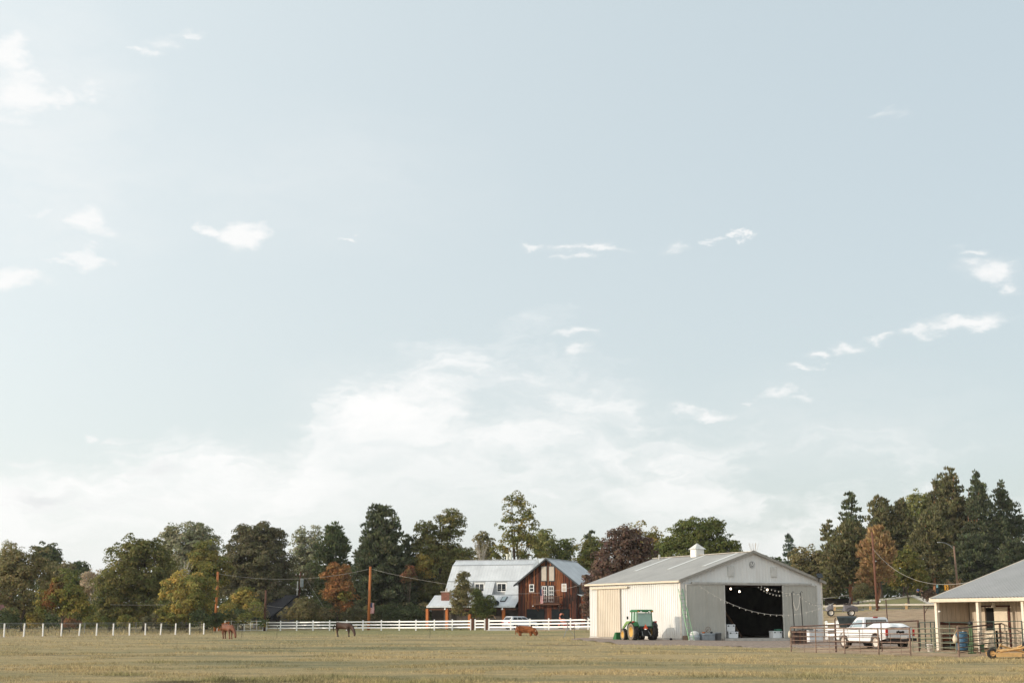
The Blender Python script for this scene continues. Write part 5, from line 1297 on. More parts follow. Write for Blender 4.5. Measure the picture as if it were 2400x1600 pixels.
# chain-link fence behind the posts
def chain_link():
    pts = [G(-60, 150), G(60, 156), G(200, 166), G(320, 176), G(470, 190)]
    o = pts[0]; t = thing('chain_link_fence', 'faint grey chain link fence behind the white post row', 'fence', o)
    for p in pts: MB().tube([p - o - Vector((0, 0, .1)), p - o + Vector((0, 0, 1.25))], .03, 6).build('post', steel, t)
    MB().tube([p - o + Vector((0, 0, 1.22)) for p in pts], .02, 5).build('top_rail', steel, t)
    w = MB()
    for a, b in zip(pts[:-1], pts[1:]):
        n = int((b - a).length / .28)
        for i in range(n):
            for s in (0, 1):
                p = (a.lerp(b, i / n) - o); q = a.lerp(b, min(1, (i + 4) / n)) - o
                w.tube([p + Vector((0, 0, 0 if s else 1.2)), q + Vector((0, 0, 1.2 if s else 0))], .003, 3, False)
    x = w.build('mesh_wires', steel, t); x['kind'] = 'stuff'
chain_link()
# pipe gate and wooden gate by the left pole
def pipe_gate():
    a = G(528, 206); b = G(617, 212); o = a; t = thing('pipe_gate', 'white pipe gate with uprights and wire mesh left of the rail fence', 'gate', o)
    d = b - a
    for h in (.08, .95, 1.38): MB().tube([Vector((0, 0, h)), d + Vector((0, 0, h))], .035, 6).build('rail', white_paint, t)
    for k in range(7):
        p = d * (k / 6); big = k in (0, 1, 3)
        MB().tube([p, p + Vector((0, 0, 1.4 if not big else 1.5))], .09 if big else .04, 8).build('upright', white_paint, t)
    w = MB()
    for k in range(1, 40): w.tube([d * (k / 40) + Vector((0, 0, .1)), d * (k / 40) + Vector((0, 0, .93))], .005, 3, False)
    for k in range(1, 7): w.tube([Vector((0, 0, .1 + k * .12)), d + Vector((0, 0, .1 + k * .12))], .005, 3, False)
    x = w.build('mesh_wires', steel, t); x['kind'] = 'stuff'
    MB().tube(catenary(d * .5 + Vector((0, -.3, .85)), d * 1.0 + Vector((0, -.3, .06)), .25), .025, 5).build('hose', mat('pale_hose', S(224, 214, 200), .7), t)
pipe_gate()
g = G(514, 205); t = thing('wooden_gate', 'small orange wooden gate with a diagonal brace beside the tall left pole', 'gate', g)
MB().bb(-.35, -.2, -.06, .06, -.1, 1.25).build('post', white_paint, t)
for x in (-.1, 1.05): MB().bb(x - .07, x + .07, -.05, .05, 0, 1.2).build('stile', wood_or, t)
for z in (.2, .65, 1.08): MB().bb(-.02, .97, -.04, .04, z - .06, z + .06).build('rail', wood_or, t)
MB().tube([(-.02, -.06, .1), (.97, -.06, 1.1)], .05, 4).build('brace', wood_or, t)
MB().bb(1.2, 1.4, -.1, .1, -.1, 1.3).build('gate_post', wood_or, t)
# thin electric fence rods
for i, (px, D, h, m) in enumerate([(568, 135, 1.05, black_m), (650, 133, .95, black_m), (788, 142, 1.1, wood_pale), (1008, 128, 1.05, black_m), (1346, 122, 1.25, black_m), (561, 165, .9, black_m)]):
    t = thing('fence_rod', ['thin dark rod in the grass beside the chestnut horse', 'thin dark rod in front of the first bays of the white fence', 'thin pale rod left of the dark horse', 'thin dark rod below the wooden porch', 'thin dark rod in front of the fence just left of the white barn', 'short dark rod behind the chestnut horse by the pipe gate'][i], 'rod', G(px, D), 0, 'thin rods in the pasture')
    MB().tube([(0, 0, -.1), (.02, 0, h)], .018, 5).build('rod', m, t); MB().tube([(.02, 0, h), (.02, 0, h + .06)], .03, 6).build('cap', white_paint, t)
# white trough-like stand
t = thing('sprinkler_tripod', 'grey sprinkler on three splayed legs in the grass before the fence', 'sprinkler', G(1330, 136))
for a in (0, 2.1, 4.2): MB().tube([(math.cos(a) * .75, math.sin(a) * .75, 0), (0, 0, .95)], .02, 5).build('leg', steel, t)
MB().tube([(0, 0, .6), (0, 0, 1.25)], .035, 6).build('riser', steel, t); MB().box((0, 0, 1.28), (.16, .06, .06)).build('nozzle', steel, t)

# ------------------------------------------------------------------ poles and wires
def pole(label, px, py, D, topy, m, r=.17, lean=0.0, base=None):
    g = G(px, D) if base is None else base
    zt = P(px, topy, D).z - g.z
    t = thing('utility_pole', label, 'pole', g)
    MB().tube([(0, 0, -.2), (lean * .5, 0, zt * .5), (lean, 0, zt)], [r, r * .88, r * .72], 10).build('shaft', m, t, True)
    return t, g + Vector((lean, 0, zt))
pole_wood = mat('pole_wood', S(178, 110, 62), .85, var=.18, scale=1.5, stretch=(8, 8, .3))
pt1, top1 = pole('tall orange wooden pole behind the chestnut horse', 505, 0, 204, 1339, pole_wood, .21, .1)
pt2, top2 = pole('tall orange wooden pole right of the dark horse with a flag', 864, 0, 208, 1327, pole_wood, .22, .12)
pt3, top3 = pole('short dark pole at the right end of the pipe gate', 620, 0, 214, 1382, wood_dk, .2, .1)
pt4, top4 = pole('dark pole with a grey transformer can above the cottage', 697, 0, 246, 1338, wood_dk, .17, .35)
tr = MB().tube([(.62, -.2, top4.z - gz(GX(697, 246), 246) - 2.6), (.62, -.2, top4.z - gz(GX(697, 246), 246) - 1.2)], .28, 10).build('transformer', mat('transformer_grey', S(190, 196, 196), .5), pt4)
MB().bb(-.6, 1.1, -.1, .0, top4.z - G(697, 246).z - .8, top4.z - G(697, 246).z - .65).build('cross_arm', wood_dk, pt4)
MB().tube([(-.15, -.15, top4.z - G(697, 246).z - 4), (-.1, -.15, top4.z - G(697, 246).z - 1.5)], .1, 8).build('meter_pipe', white_paint, pt4)
for k in range(3): MB().tube([(-.4 + .6 * k, -.05, top4.z - G(697, 246).z - .64), (-.4 + .6 * k, -.05, top4.z - G(697, 246).z - .35)], .05, 6).build('insulator', white_paint, pt4)
MB().sphere((.32, -.15, 3.3), .13, 8, 5).build('yard_lamp', white_paint, pt1)
pt5, top5 = pole('bare brown wooden pole standing on the dirt bank', 2057, 0, 182, 1246, mat('brown_pole', S(112, 74, 58), .85, var=.2, scale=1.5, stretch=(8, 8, .3)), .16, -.2)
pt6, top6 = pole('wooden pole with curved street lamp arm behind the stable', 2250, 0, 215, 1279, mat('grey_pole', S(126, 102, 86), .85, var=.2, scale=1.5, stretch=(8, 8, .3)), .17, -.3)
h6 = top6.z - G(2250, 215).z
MB().tube([(-.3, 0, h6 - .5), (-.8, 0, h6 + .05), (-1.5, 0, h6 + .45), (-2.2, 0, h6 + .55)], .05, 6).build('lamp_arm', steel, pt6)
MB().sphere((-2.45, 0, h6 + .53), .14, 8, 5, (2.2, 1, .6)).build('lamp_head', steel, pt6)
MB().sphere((.35, -.1, 1.1), .12, 8, 5).build('meter_box', white_paint, pt5)
wire_l = mat('pale_cable', S(190, 184, 176), .7); wire_d = mat('dark_cable', S(70, 66, 64), .7)
def wire(label, a, b, sag, r=.03, m=wire_l):
    t = thing('cable', label, 'cable', a, 0, 'overhead cables'); o = Vector(a)
    MB().tube([p - o for p in catenary(a, b, sag, 28)], r, 5).build('strand', m, t)
wire('pale cable sagging between the two tall orange poles', top1 - Vector((0, 0, .25)), top2 - Vector((0, 0, .3)), 1.1, .015)
wire('pale cable from the right orange pole to the red barn', top2 - Vector((0, 0, .3)), HM @ Vector((.2, -.3, 4.9)), .6, .012)
wire('thin cable from the red barn eave across its front', HM @ Vector((RW + .3, -.6, REV - .4)), HM @ Vector((0, -.5, REV - 1.4)), .3, .012)
wire('thin cable between the short dark pole and the transformer pole', top3 - Vector((0, 0, 2.2)), top4 - Vector((0, 0, 6.0)), .15, .016)
wire('fine dark cable above between short pole and transformer pole', top3 - Vector((0, 0, .2)), top4 - Vector((0, 0, 3.8)), .3, .02, wire_d)
wire('slanting guy wire right of the transformer pole', top4 + Vector((.9, 0, -1.2)), G(768, 236) + Vector((0, 0, 2.2)), .05, .016)
wire('fine cable crossing in front of the round maple', P(258, 1416, 188), P(395, 1416, 188), .05, .012)
wire('pale cable from the bank pole down to the stable roof', top5 - Vector((0, 0, 2.05)), P(2320, 1352, 90), 1.9, .012)
wire('dark cable from the street lamp pole sagging into the pines', top6 - Vector((0, 0, .6)), P(2120, 1322, 230), 1.6, .02, wire_d)
flag('striped flag hanging beside the right orange pole', G(868, 206.5) + Vector((0, -.1, 3.75)), 0, .75, 1.45, .3)

# ------------------------------------------------------------------ guardrail, signs
def guardrail():
    a, b = G(1930, 200), G(2330, 192); o = a; t = thing('guardrail', 'long weathered guardrail with wooden blocks along the road', 'guardrail', o)
    n = 14; pts = []
    gr = mat('guardrail_metal', S(205, 196, 182), .6, var=.08)
    for i in range(n + 1):
        p = a.lerp(b, i / n); p.z = gz(p.x, p.y); pts.append(p - o)
        if i % 3 == 1: 
            bl = MB().bb(-.12, .12, -.12, .12, -.2, .78).build('post', wood_pale, t); bl.location = pts[-1]
    for (z0, y) in ((.66, -.16), (.58, -.18), (.50, -.16)):
        MB().tube([p + Vector((0, y, z0)) for p in pts], .05, 6).build('rail_fold', gr, t)
guardrail()
g = G(2222, 204); t = thing('chevron_sign', 'yellow road sign with a black chevron behind the stable roof', 'sign', g, R(8))
zc = P(2222, 1376, 204).z - g.z
MB().bb(-.28, .28, -.02, 0, zc - .36, zc + .36).build('plate', mat('sign_yellow', S(226, 160, 50), .5), t)
MB().tube([(0, .04, 0), (0, .04, zc)], .035, 6).build('post', steel, t)
MB().add([(-.14, -.026, zc + .3), (.0, -.026, zc + .3), (.18, -.026, zc), (.0, -.026, zc - .3), (-.14, -.026, zc - .3), (.04, -.026, zc)], [(0, 1, 2, 5), (5, 2, 3, 4)]).build('chevron', mat('sign_black', S(24, 22, 22), .5), t)
g = G(2200, 212); t = thing('street_sign', 'small teal and white sign on a dark post beside the pine', 'sign', g)
zc = P(2200, 1374, 212).z - g.z
MB().tube([(0, 0, 0), (0, 0, zc)], .05, 6).build('post', mat('teal_post', S(36, 60, 66), .6), t)
MB().bb(-.13, .13, -.08, -.05, zc - .15, zc + .25).build('plate', mat('sign_teal', S(150, 200, 205), .5), t); MB().bb(-.22, .22, -.07, -.03, zc - .95, zc - .25).build('lower_plate', mat('teal_post', S(36, 60, 66), .6), t)
# stone edging along the lawn
t = thing('stone_border', 'pale stone edging along the top of the lawn', 'border', G(1985, 222))
o = G(1985, 222); rr = random.Random(9)
pts = [(1985, 222), (2010, 224), (2040, 228), (2070, 234), (2100, 240), (2130, 246), (2150, 256)]
rk = mat('pale_stone', S(196, 186, 170), .9, var=.2, scale=2, objrand=.15)
stm = MB().sphere((0, 0, 0), .3, 6, 4).mesh('stone')
for (a, b) in zip(pts[:-1], pts[1:]):
    for k in range(7):
        f = k / 7; p = G(a[0] + (b[0] - a[0]) * f, a[1] + (b[1] - a[1]) * f) - o
        share('stone', stm, t, p + Vector((0, 0, .05)), (0, 0, rr.uniform(0, 3)), (rr.uniform(.7, 1.3), rr.uniform(.7, 1.2), rr.uniform(.5, .9)), m=rk)

# ------------------------------------------------------------------ wheels
def wheel(parent, c, r, w, tyre_m, rim_m, n=22, rim=.58, lug=0, side=-1, name='wheel', hub=True):
    """axis along local y; 'side' tells which face shows the rim"""
    q = MB(); h = w / 2
    q.lathe([(r * rim, -h * .85), (r * .80, -h), (r * .94, -h * .9), (r, -h * .55), (r, h * .55), (r * .94, h * .9), (r * .80, h), (r * rim, h * .85), (r * rim, -h * .85)], n, 'y', c)
    if lug:
        for k in range(lug):
            for s in (-1, 1):
                a = 2 * math.pi * (k + (.5 if s > 0 else 0)) / lug
                rot = Matrix.Rotation(-a, 3, 'Y')
                cc = Vector(c) + rot @ Vector((r * 1.0, s * h * .45, 0))
                q.box(cc, (r * .12, h * 1.0, r * .1), rot @ Matrix.Rotation(s * .6, 3, 'X'))
    o = q.build(name, tyre_m, parent, False)
    f = MB(); f.lathe([(0, side * h * .35), (r * .2, side * h * .35), (r * .28, side * h * .15), (r * rim * .8, side * h * .2), (r * rim * .95, side * h * .75), (r * rim * 1.02, side * h * .9), (r * rim * 1.0, side * -h * .5), (0, side * -h * .5)], n, 'y', c)
    ro = f.build('rim', rim_m, o, True)
    return o

# ------------------------------------------------------------------ tractor
TG = G(1506, 115.0); TA = R(109)
tr = thing('tractor', 'green farm tractor with cab, yellow wheels and front loader seen from behind', 'tractor', TG, TA)
gr_d = mat('tractor_green', S(44, 104, 58), .45, var=.12, scale=2); yel = mat('tractor_yellow', S(206, 164, 84), .5, var=.1, scale=3)
tr_dark = mat('tractor_dark', S(36, 36, 36), .7, var=.2)
for s in (1, -1):
    wheel(tr, (0, s * .82, .68), .68, .42, dusty_rubber if False else rubber, yel, 26, .56, 18, s, 'rear_wheel')
    wheel(tr, (1.95, s * .74, .45), .45, .32, rubber, yel, 22, .56, 14, s, 'front_wheel')
for s in (1, -1):   # dust on the outer side walls
    MB().lathe([(.385, s * .185), (.54, s * .22), (.64, s * .2)], 26, 'y', (0, s * .82, .68)).build('dusty_sidewall', dusty_rubber, tr)
    MB().lathe([(.255, s * .14), (.36, s * .165), (.42, s * .15)], 22, 'y', (1.95, s * .74, .45)).build('dusty_sidewall', dusty_rubber, tr)
hood = MB().loft([[(x, -w, z0), (x, w, z0), (x, w, z1 - .1), (x, w * .7, z1), (x, -w * .7, z1), (x, -w, z1 - .1)] for x, w, z0, z1 in ((.75, .36, .75, 1.38), (1.6, .34, .72, 1.32), (2.35, .3, .7, 1.2), (2.5, .26, .75, 1.1))])
hood.build('hood', gr_d, tr, bevel=.02)
MB().bb(-.35, 2.2, -.25, .25, .45, .78).build('chassis', tr_dark, tr)
MB().bb(-.45, .35, -.32, .32, .35, .85).build('gearbox', tr_dark, tr)
MB().tube([(1.95, -.6, .45), (1.95, .6, .45)], .1, 8).build('front_axle', tr_dark, tr); MB().tube([(0, -.62, .68), (0, .62, .68)], .14, 8).build('rear_axle', tr_dark, tr)
for s in (1, -1):
    f = MB(); arc = [(.78 * math.cos(a), .78 * math.sin(a) + .68) for a in [R(20 + 18 * k) for k in range(8)]]
    f.loft([[(x, s * .58, z), (x, s * 1.0, z), (x, s * 1.0, z + .03), (x, s * .58, z + .03)] for x, z in arc]); f.build('fender', gr_d if s > 0 else tr_dark, tr)
    MB().box((-.35, s * .95, 1.45), (.12, .16, .1)).build('tail_lamp', mat('lamp_red', S(176, 52, 44), .4), tr)
# cab
cb_ = [(-.42, .66), (.78, .66)]
for (x, xt) in ((-.42, -.32), (.15, .15), (.8, .68)):
    for s in (1, -1): MB().tube([(x, s * .66, 1.0), (xt, s * .6, 2.18)], .045, 6).build('cab_post', gr_d, tr)
MB().loft([[(-.5, -.7, z), (.85, -.7, z), (.85, .7, z), (-.5, .7, z)] for z in (2.18, 2.3)] + [[(-.44, -.62, 2.38), (.78, -.62, 2.38), (.78, .62, 2.38), (-.44, .62, 2.38)]]).build('cab_roof', gr_d, tr, bevel=.02)
gl = mat('cab_glass', S(150, 176, 162), .08, var=.05, spec=.6)
MB().add([(-.43, -.6, 1.12), (-.43, .6, 1.12), (-.34, .55, 2.12), (-.34, -.55, 2.12)], [(0, 1, 2, 3)]).build('rear_glass', gl, tr)
MB().bb(-.47, -.40, -.68, .68, 1.0, 1.12).build('cab_sill', gr_d, tr)
for s in (1, -1):
    MB().add([(-.38, s * .65, 1.1), (.13, s * .65, 1.1), (.13, s * .6, 2.12), (-.3, s * .6, 2.12)], [(0, 1, 2, 3)]).build('side_glass', gl, tr)
    MB().add([(.18, s * .65, 1.0), (.77, s * .65, 1.0), (.66, s * .6, 2.12), (.18, s * .6, 2.12)], [(0, 1, 2, 3)]).build('door_glass', gl, tr)
    for y in (.35, .58): MB().box((-.53, s * y, 2.24), (.06, .12, .08)).build('work_lamp', mat('lamp_amber', S(214, 150, 70), .4) if y > .5 else white_paint, tr)
MB().bb(-.15, .3, -.25, .25, 1.0, 1.15).bb(-.22, -.1, -.25, .25, 1.15, 1.65).build('seat', tr_dark, tr)
MB().prism([(-.2, .92), (.2, .92), (0, 1.26)], 'x', -.56, -.53).build('warning_triangle', mat('safety_orange', S(236, 96, 52), .5, var=.04), tr)
MB().box((-.5, 0, 1.02), (.08, .9, .18)).build('rear_panel', tr_dark, tr)
for s in (1, -1):
    MB().tube([(-.3, s * .28, .5), (-1.0, s * .38, .32)], .04, 6).build('hitch_arm', tr_dark, tr)
    MB().tube([(-.3, s * .22, .95), (-.75, s * .34, .42)], .025, 6).build('lift_link', steel, tr)
    # loader
    MB().tube([(.95, s * .5, .7), (.95, s * .5, 1.45)], .07, 4).build('loader_mast', gr_d, tr)
    MB().loft([[(x, s * .52 - .05, z - h), (x, s * .52 + .05, z - h), (x, s * .52 + .05, z + h), (x, s * .52 - .05, z + h)] for x, z, h in ((.95, 1.42, .09), (1.9, 1.36, .12), (2.6, .95, .1), (3.0, .42, .08))]).build('loader_arm', mat('loader_green', S(120, 150, 84), .6, var=.15), tr)
    MB().tube([(1.0, s * .52, .85), (2.0, s * .52, 1.2)], .04, 6).build('cylinder', steel, tr)
MB().prism([(3.0, .05), (3.75, .03), (3.75, .06), (3.2, .12), (3.05, .62), (2.98, .62)], 'y', -.95, .95).build('bucket', gr_d, tr)
for s in (-.95, .95): MB().prism([(3.0, .05), (3.75, .03), (3.3, .6), (2.98, .62)], 'y', s - .02, s + .02).build('bucket_side', gr_d, tr)
MB().tube([(1.5, .2, 1.3), (1.5, .2, 1.9)], .04, 6).build('exhaust', black_m, tr)
for s in (1, -1): MB().box((.85, s * .9, 1.75), (.04, .14, .22)).build('mirror', black_m, tr)

# ------------------------------------------------------------------ pickup truck
KG = G(2045, 87.5); KA = math.atan2(.94, -.33)
tk = thing('pickup_truck', 'white single cab pickup truck with white humped load seen from behind', 'pickup truck', KG, KA)
tw = mat('truck_white', S(220, 221, 223), .35, var=.03, scale=1, spec=.5); tdark = mat('truck_dark', S(28, 28, 30), .7, var=.15)
chrome = mat('chrome', S(200, 200, 202), .25, .7, var=.05)
def arch(cx, cz, r, a0, a1, n=9): return [(cx + r * math.cos(R(a0 + (a1 - a0) * i / n)), cz + r * math.sin(R(a0 + (a1 - a0) * i / n))) for i in range(n + 1)]
WR = .40; fx, rx = 1.72, -1.68
side = [(-2.72, .62), (-2.74, 1.20), (-.42, 1.22), (1.28, 1.22), (2.45, 1.14), (2.68, 1.0), (2.70, .56), (2.25, .5)] + arch(fx, .46, .50, 5, 175) + [(1.1, .46), (-1.1, .46)] + arch(rx, .46, .50, 5, 175) + [(-2.3, .56)]
for s in (1, -1):
    MB().prism(side, 'y', s * .98 - s * .10, s * .98).build('body_side', tw, tk, bevel=.015)
MB().bb(-.46, 2.66, -.88, .88, .62, 1.13).build('engine_bay', tw, tk, bevel=.02)
MB().loft([[(x, -w, z - .06), (x, w, z - .06), (x, w * .9, z), (x, -w * .9, z)] for x, w, z in ((1.26, .9, 1.25), (2.4, .88, 1.17), (2.66, .82, 1.05))]).build('hood', tw, tk)
MB().bb(-2.6, -.47, -.87, .87, .7, .78).build('bed_floor', tdark, tk); MB().bb(-.5, -.44, -.87, .87, .7, 1.2).build('bed_front', tw, tk)
tg = MB().bb(-2.745, -2.68, -.80, .80, .66, 1.19).build('tailgate', tw, tk, bevel=.01)
e = MB(); 
for i, (y, z, sx) in enumerate(((-.18, 1.0, .2), (-.02, .98, .16), (.1, 1.02, .12), (.2, .99, .1))): e.sphere((-2.755, y, z), .07, 8, 5, (.15, sx / .12, 1))
e.build('emblem', tdark, tg)
for s in (1, -1):
    MB().bb(-2.77, -2.70, s * .97, s * .81, .80, 1.16).build('tail_light', mat('tail_red', S(196, 40, 38), .3), tk, bevel=.01)
    MB().bb(2.66, 2.72, s * .9, s * .6, .78, .95).build('headlight', chrome, tk)
    MB().box((.95, s * 1.1, 1.38), (.1, .18, .2)).build('mirror', tdark, tk)
    MB().box((-.05, s * .99, 1.05), (.16, .02, .04)).build('door_handle', tdark, tk)
    MB().tube([(-.42, s * .986, .55), (-.42, s * .986, 1.2)], .008, 4).build('door_seam', tdark, tk); MB().tube([(1.1, s * .986, .55), (1.22, s * .986, 1.2)], .008, 4).build('door_seam', tdark, tk)
    MB().bb(-2.7, 2.2, s * .985, s * .995, .74, .77).build('side_moulding', chrome, tk)
bp_ = MB().bb(-2.98, -2.76, -.95, .95, .48, .66).build('rear_bumper', tdark, tk, bevel=.02); MB().bb(-2.99, -2.983, -.3, .12, .62, .78).build('licence_plate', white_paint, bp_)
MB().bb(2.7, 2.85, -.95, .95, .46, .62).build('front_bumper', chrome, tk, bevel=.02)
MB().bb(-2.4, 2.2, -.45, .45, .32, .6).build('chassis', tdark, tk)
# cab
cabr = [[(-.44, -.92, 1.2), (1.24, -.92, 1.2), (1.24, .92, 1.2), (-.44, .92, 1.2)], [(-.32, -.80, 1.76), (.55, -.80, 1.76), (.55, .80, 1.76), (-.32, .80, 1.76)], [(-.26, -.70, 1.84), (.46, -.70, 1.84), (.46, .70, 1.84), (-.26, .70, 1.84)]]
MB().loft(cabr).build('cab', tw, tk, bevel=.02)
tgl = mat('truck_glass', S(150, 166, 176), .06, var=.06, spec=.6); tgl2 = mat('truck_rear_glass', S(120, 118, 108), .08, var=.1, spec=.6)
def onface(a, b, c, d, u0, u1, v0, v1, off):
    a, b, c, d = map(Vector, (a, b, c, d)); n = (b - a).cross(d - a).normalized()
    f = lambda u, v: (a.lerp(b, u)).lerp(d.lerp(c, u), v) + n * off
    return [f(u0, v0), f(u1, v0), f(u1, v1), f(u0, v1)]
lo, hi = cabr[0], cabr[1]
rearq = (lo[3], lo[0], hi[0], hi[3])
MB().add(onface(*rearq, .08, .92, .12, .88, .012), [(0, 1, 2, 3)]).build('window_seal', tdark, tk)
for k in range(4): MB().add(onface(*rearq, .11 + k * .2, .11 + k * .2 + .185, .17, .83, .02), [(0, 1, 2, 3)]).build('rear_window', tgl2, tk)
for q in ((lo[2], lo[3], hi[3], hi[2]), (lo[0], lo[1], hi[1], hi[0])):
    f = q if q[0] == lo[0] else q
    lft = q[0] == lo[2]
    MB().add(onface(*f, .26 if lft else .12, .88 if lft else .74, .1, .86, .012), [(0, 1, 2, 3)]).build('side_window', tgl, tk)
    MB().add(onface(*f, .06 if lft else .78, .22 if lft else .94, .1, .7, .012), [(0, 1, 2, 3)]).build('vent_window', tgl, tk)
MB().add(onface(lo[1], lo[2], hi[2], hi[1], .06, .94, .08, .92, .012), [(0, 1, 2, 3)]).build('windscreen', tgl, tk)
MB().box((-.3, 0, 1.84), (.06, .3, .06)).build('brake_lamp', mat('lamp_red', S(176, 52, 44), .4), tk)
for s in (1, -1):
    wheel(tk, (fx, s * .86, .40), WR, .26, mat('worn_tyre', S(78, 72, 66), .95, var=.2) if s > 0 else rubber, mat('wheel_cream', S(216, 206, 196), .5), 24, .60, 0, s); wheel(tk, (rx, s * .86, .40), WR, .26, mat('worn_tyre', S(78, 72, 66), .95, var=.2) if s > 0 else rubber, mat('wheel_cream', S(216, 206, 196), .5), 24, .60, 0, s)
    MB().lathe([(.13, -.3 * s), (.3, -.3 * s), (.3, .0)], 14, 'y', (fx, s * .86, .40)).build('brake_drum', tdark, tk)
# the white moulded load in the bed
t = thing('moulded_cover', 'white moulded cover with two humps lying over the truck bed', 'cover', KM @ Vector((0, 0, 0)) if False else KG, KA)
q = MB(); rings = []
for i in range(15):
    x = -2.66 + i * .152; row = []
    for j in range(13):
        y = -.9 + j * .15; ed = max(0, 1 - abs(y / .92) ** 6); ex_ = max(0, 1 - abs((x + 1.6) / 1.1) ** 8)
        hmp = .13 + .14 * math.exp(-((y + .42) / .3) ** 2) + .16 * math.exp(-((y - .42) / .3) ** 2)
        row.append((x, y, 1.225 + hmp * ed * ex_))
    rings.append(row)
q.loft(rings, cap=False, closed=False); q.bb(-2.66, -.54, -.9, .9, 1.2, 1.224); q.build('shell', mat('gelcoat', S(236, 236, 236), .3, var=.03), t, True)

# dark tarp-covered thing behind the truck
g = G(1986, 102); t = thing('tarpaulin_bin', 'dark green black tarpaulin bin tilted behind the pickup cab', 'bin', g, R(-12))
MB().loft([[(-.45, -.4, .8), (.6, -.4, .8), (.6, .4, .8), (-.45, .4, .8)], [(-.72, -.5, 1.68), (.62, -.5, 1.68), (.62, .5, 1.74), (-.72, .5, 1.74)]]).build('tarp', mat('tarp', S(48, 56, 58), .6, var=.25, scale=2, bump=.5, bscale=3), t, bevel=.03)
MB().bb(-.4, .5, -.3, .3, -.1, .78).build('base', tdark, t)
MB().tube([(-.85, -.4, -.1), (-.85, -.4, 1.5), (-.8, -.4, 1.62)], .05, 6).build('upright', darkrust, t)

# ------------------------------------------------------------------ corral panels
def pipes(label, a, b, heights, posts, m, name='corral_fence', r=.019, h1=None, top_r=None, group=None, loop=False, pm=None, drop=0.25):
    """panel of horizontal pipes from a to b with uprights at fractions"""
    o = Vector(a); d = Vector(b) - o; t = thing(name, label, 'gate' if 'gate' in name else 'fence', o, 0, group)
    h1 = h1 or heights[-1]
    for i, h in enumerate(heights):
        hb = h * h1 / heights[-1]
        MB().tube([Vector((0, 0, h)), d + Vector((0, 0, hb))], (top_r or r) if i == len(heights) - 1 else r, 7).build('rail', m, t)
    for (f, pr, ph) in posts:
        p = d * f; hh = (heights[-1] + (h1 - heights[-1]) * f) * ph
        MB().tube([p - Vector((0, 0, drop)), p + Vector((0, 0, hh))], pr, 8).build('post' if pr > .02 else 'upright', pm or m, t)
    return t
greenp = mat('green_pipe', S(128, 128, 108), .6, var=.2, scale=4); greenb = mat('bright_green_pipe', S(84, 106, 74), .6, var=.2, scale=4); dkgreen = mat('dark_green_pipe', S(66, 80, 70), .6, var=.2, scale=4)
HS = (.18, .40, .62, .84, 1.05, 1.28)
ca, cb2, cc, cd = G(1852, 80), G(2056, 73.8), G(2130, 71.5), G(2243, 68)
pipes('rusty pipe fence panel at the left front of the corral', ca, cb2, HS, [(0, .04, 1.02), (.30, .032, 1.0), (.63, .034, 1.0), (.16, .012, .8), (.46, .012, .8), (.8, .012, .8), (1, .042, 1.03)], rust, group='front corral panels', top_r=.034)
pipes('rusty pipe fence panel next to the green gate', cb2 + Vector((.1, 0, 0)), cc, HS, [(.35, .012, .8), (.7, .012, .8), (1, .042, 1.05)], rust, group='front corral panels', top_r=.034)
pipes('pale green pipe gate hung between corral posts', cc + Vector((.12, -.02, 0)), cd - Vector((.12, 0, 0)), (.2, .42, .64, .86, 1.08, 1.3), [(0.0, .022, 1.0), (.5, .03, 1.0), (1, .022, 1.0)], greenp, 'pipe_gate', .02, drop=-.2)
t = thing('corral_post', 'rusty corral post at the right end of the green gate', 'post', cd); MB().tube([(0, 0, -.2), (0, 0, 1.38)], .05, 10).build('shaft', rust, t); MB().sphere((0, 0, 1.38), .051, 8, 5).build('cap', rust, t)
t = thing('feed_bag', 'white bag tied to the corral post', 'bag', cd + Vector((-.17, -.08, .82))); MB().lathe([(0, -.16), (.09, -.15), (.12, 0), (.07, .14), (.03, .2), (0, .26)], 10).build('sack', mat('bag_cloth', S(214, 202, 180), .9, var=.15, scale=6), t, True); MB().tube([(0, 0, .2), (.12, .05, .42)], .012, 5).build('tie', wood_pale, t)
t = thing('feed_bag', 'small pale rag bundle tied to the left corral post', 'bag', ca + Vector((-.08, -.08, .95))); MB().lathe([(0, -.2), (.06, -.18), (.08, 0), (.04, .14), (0, .18)], 8).build('sack', mat('bag_cloth', S(214, 202, 180), .9), t, True)
# long dark rail line behind
pipes('long dark rusty rail line passing in front of the pickup', G(1853, 81), G(2151, 76.5), (.45, .75, 1.05, 1.32), [(.36, .05, 1.02), (.72, .03, 1.0), (1, .045, 1.02), (.55, .018, .8)], darkrust, h1=1.55, top_r=.034, r=.015)
# fence running back on the right
pipes('dark rusty rail fence running back before the stable', cd, G(2420, 80), (.2, .42, .64, .85, 1.3), [(.52, .055, 1.0), (.25, .02, .8)], darkrust, top_r=.036, r=.019)
s1, s2, s3, s4 = G(2153, 79), G(2272, 72.5), G(2276, 72.3), G(2394, 70)
pipes('dark green panel left of the bright green double post', G(2180, 78), s2, (.22, .45, .68, .9, 1.12, 1.42), [(0, .03, 1), (.5, .025, 1), (1, .04, 1.0)], dkgreen, group='green panels before the stable', drop=.02)
pipes('dark green panel right of the bright green double post', s3, s4, (.22, .45, .68, .9, 1.12, 1.46), [(0, .04, 1), (.45, .025, 1), (1, .035, 1.0)], dkgreen, group='green panels before the stable', drop=.02)
pipes('short rounded green panel standing left behind the gate', G(2154, 80), G(2189, 79), (.22, .5, .78, 1.06, 1.4), [(0, .03, 1), (.35, .02, 1), (1, .03, 1.0)], dkgreen, drop=.02)
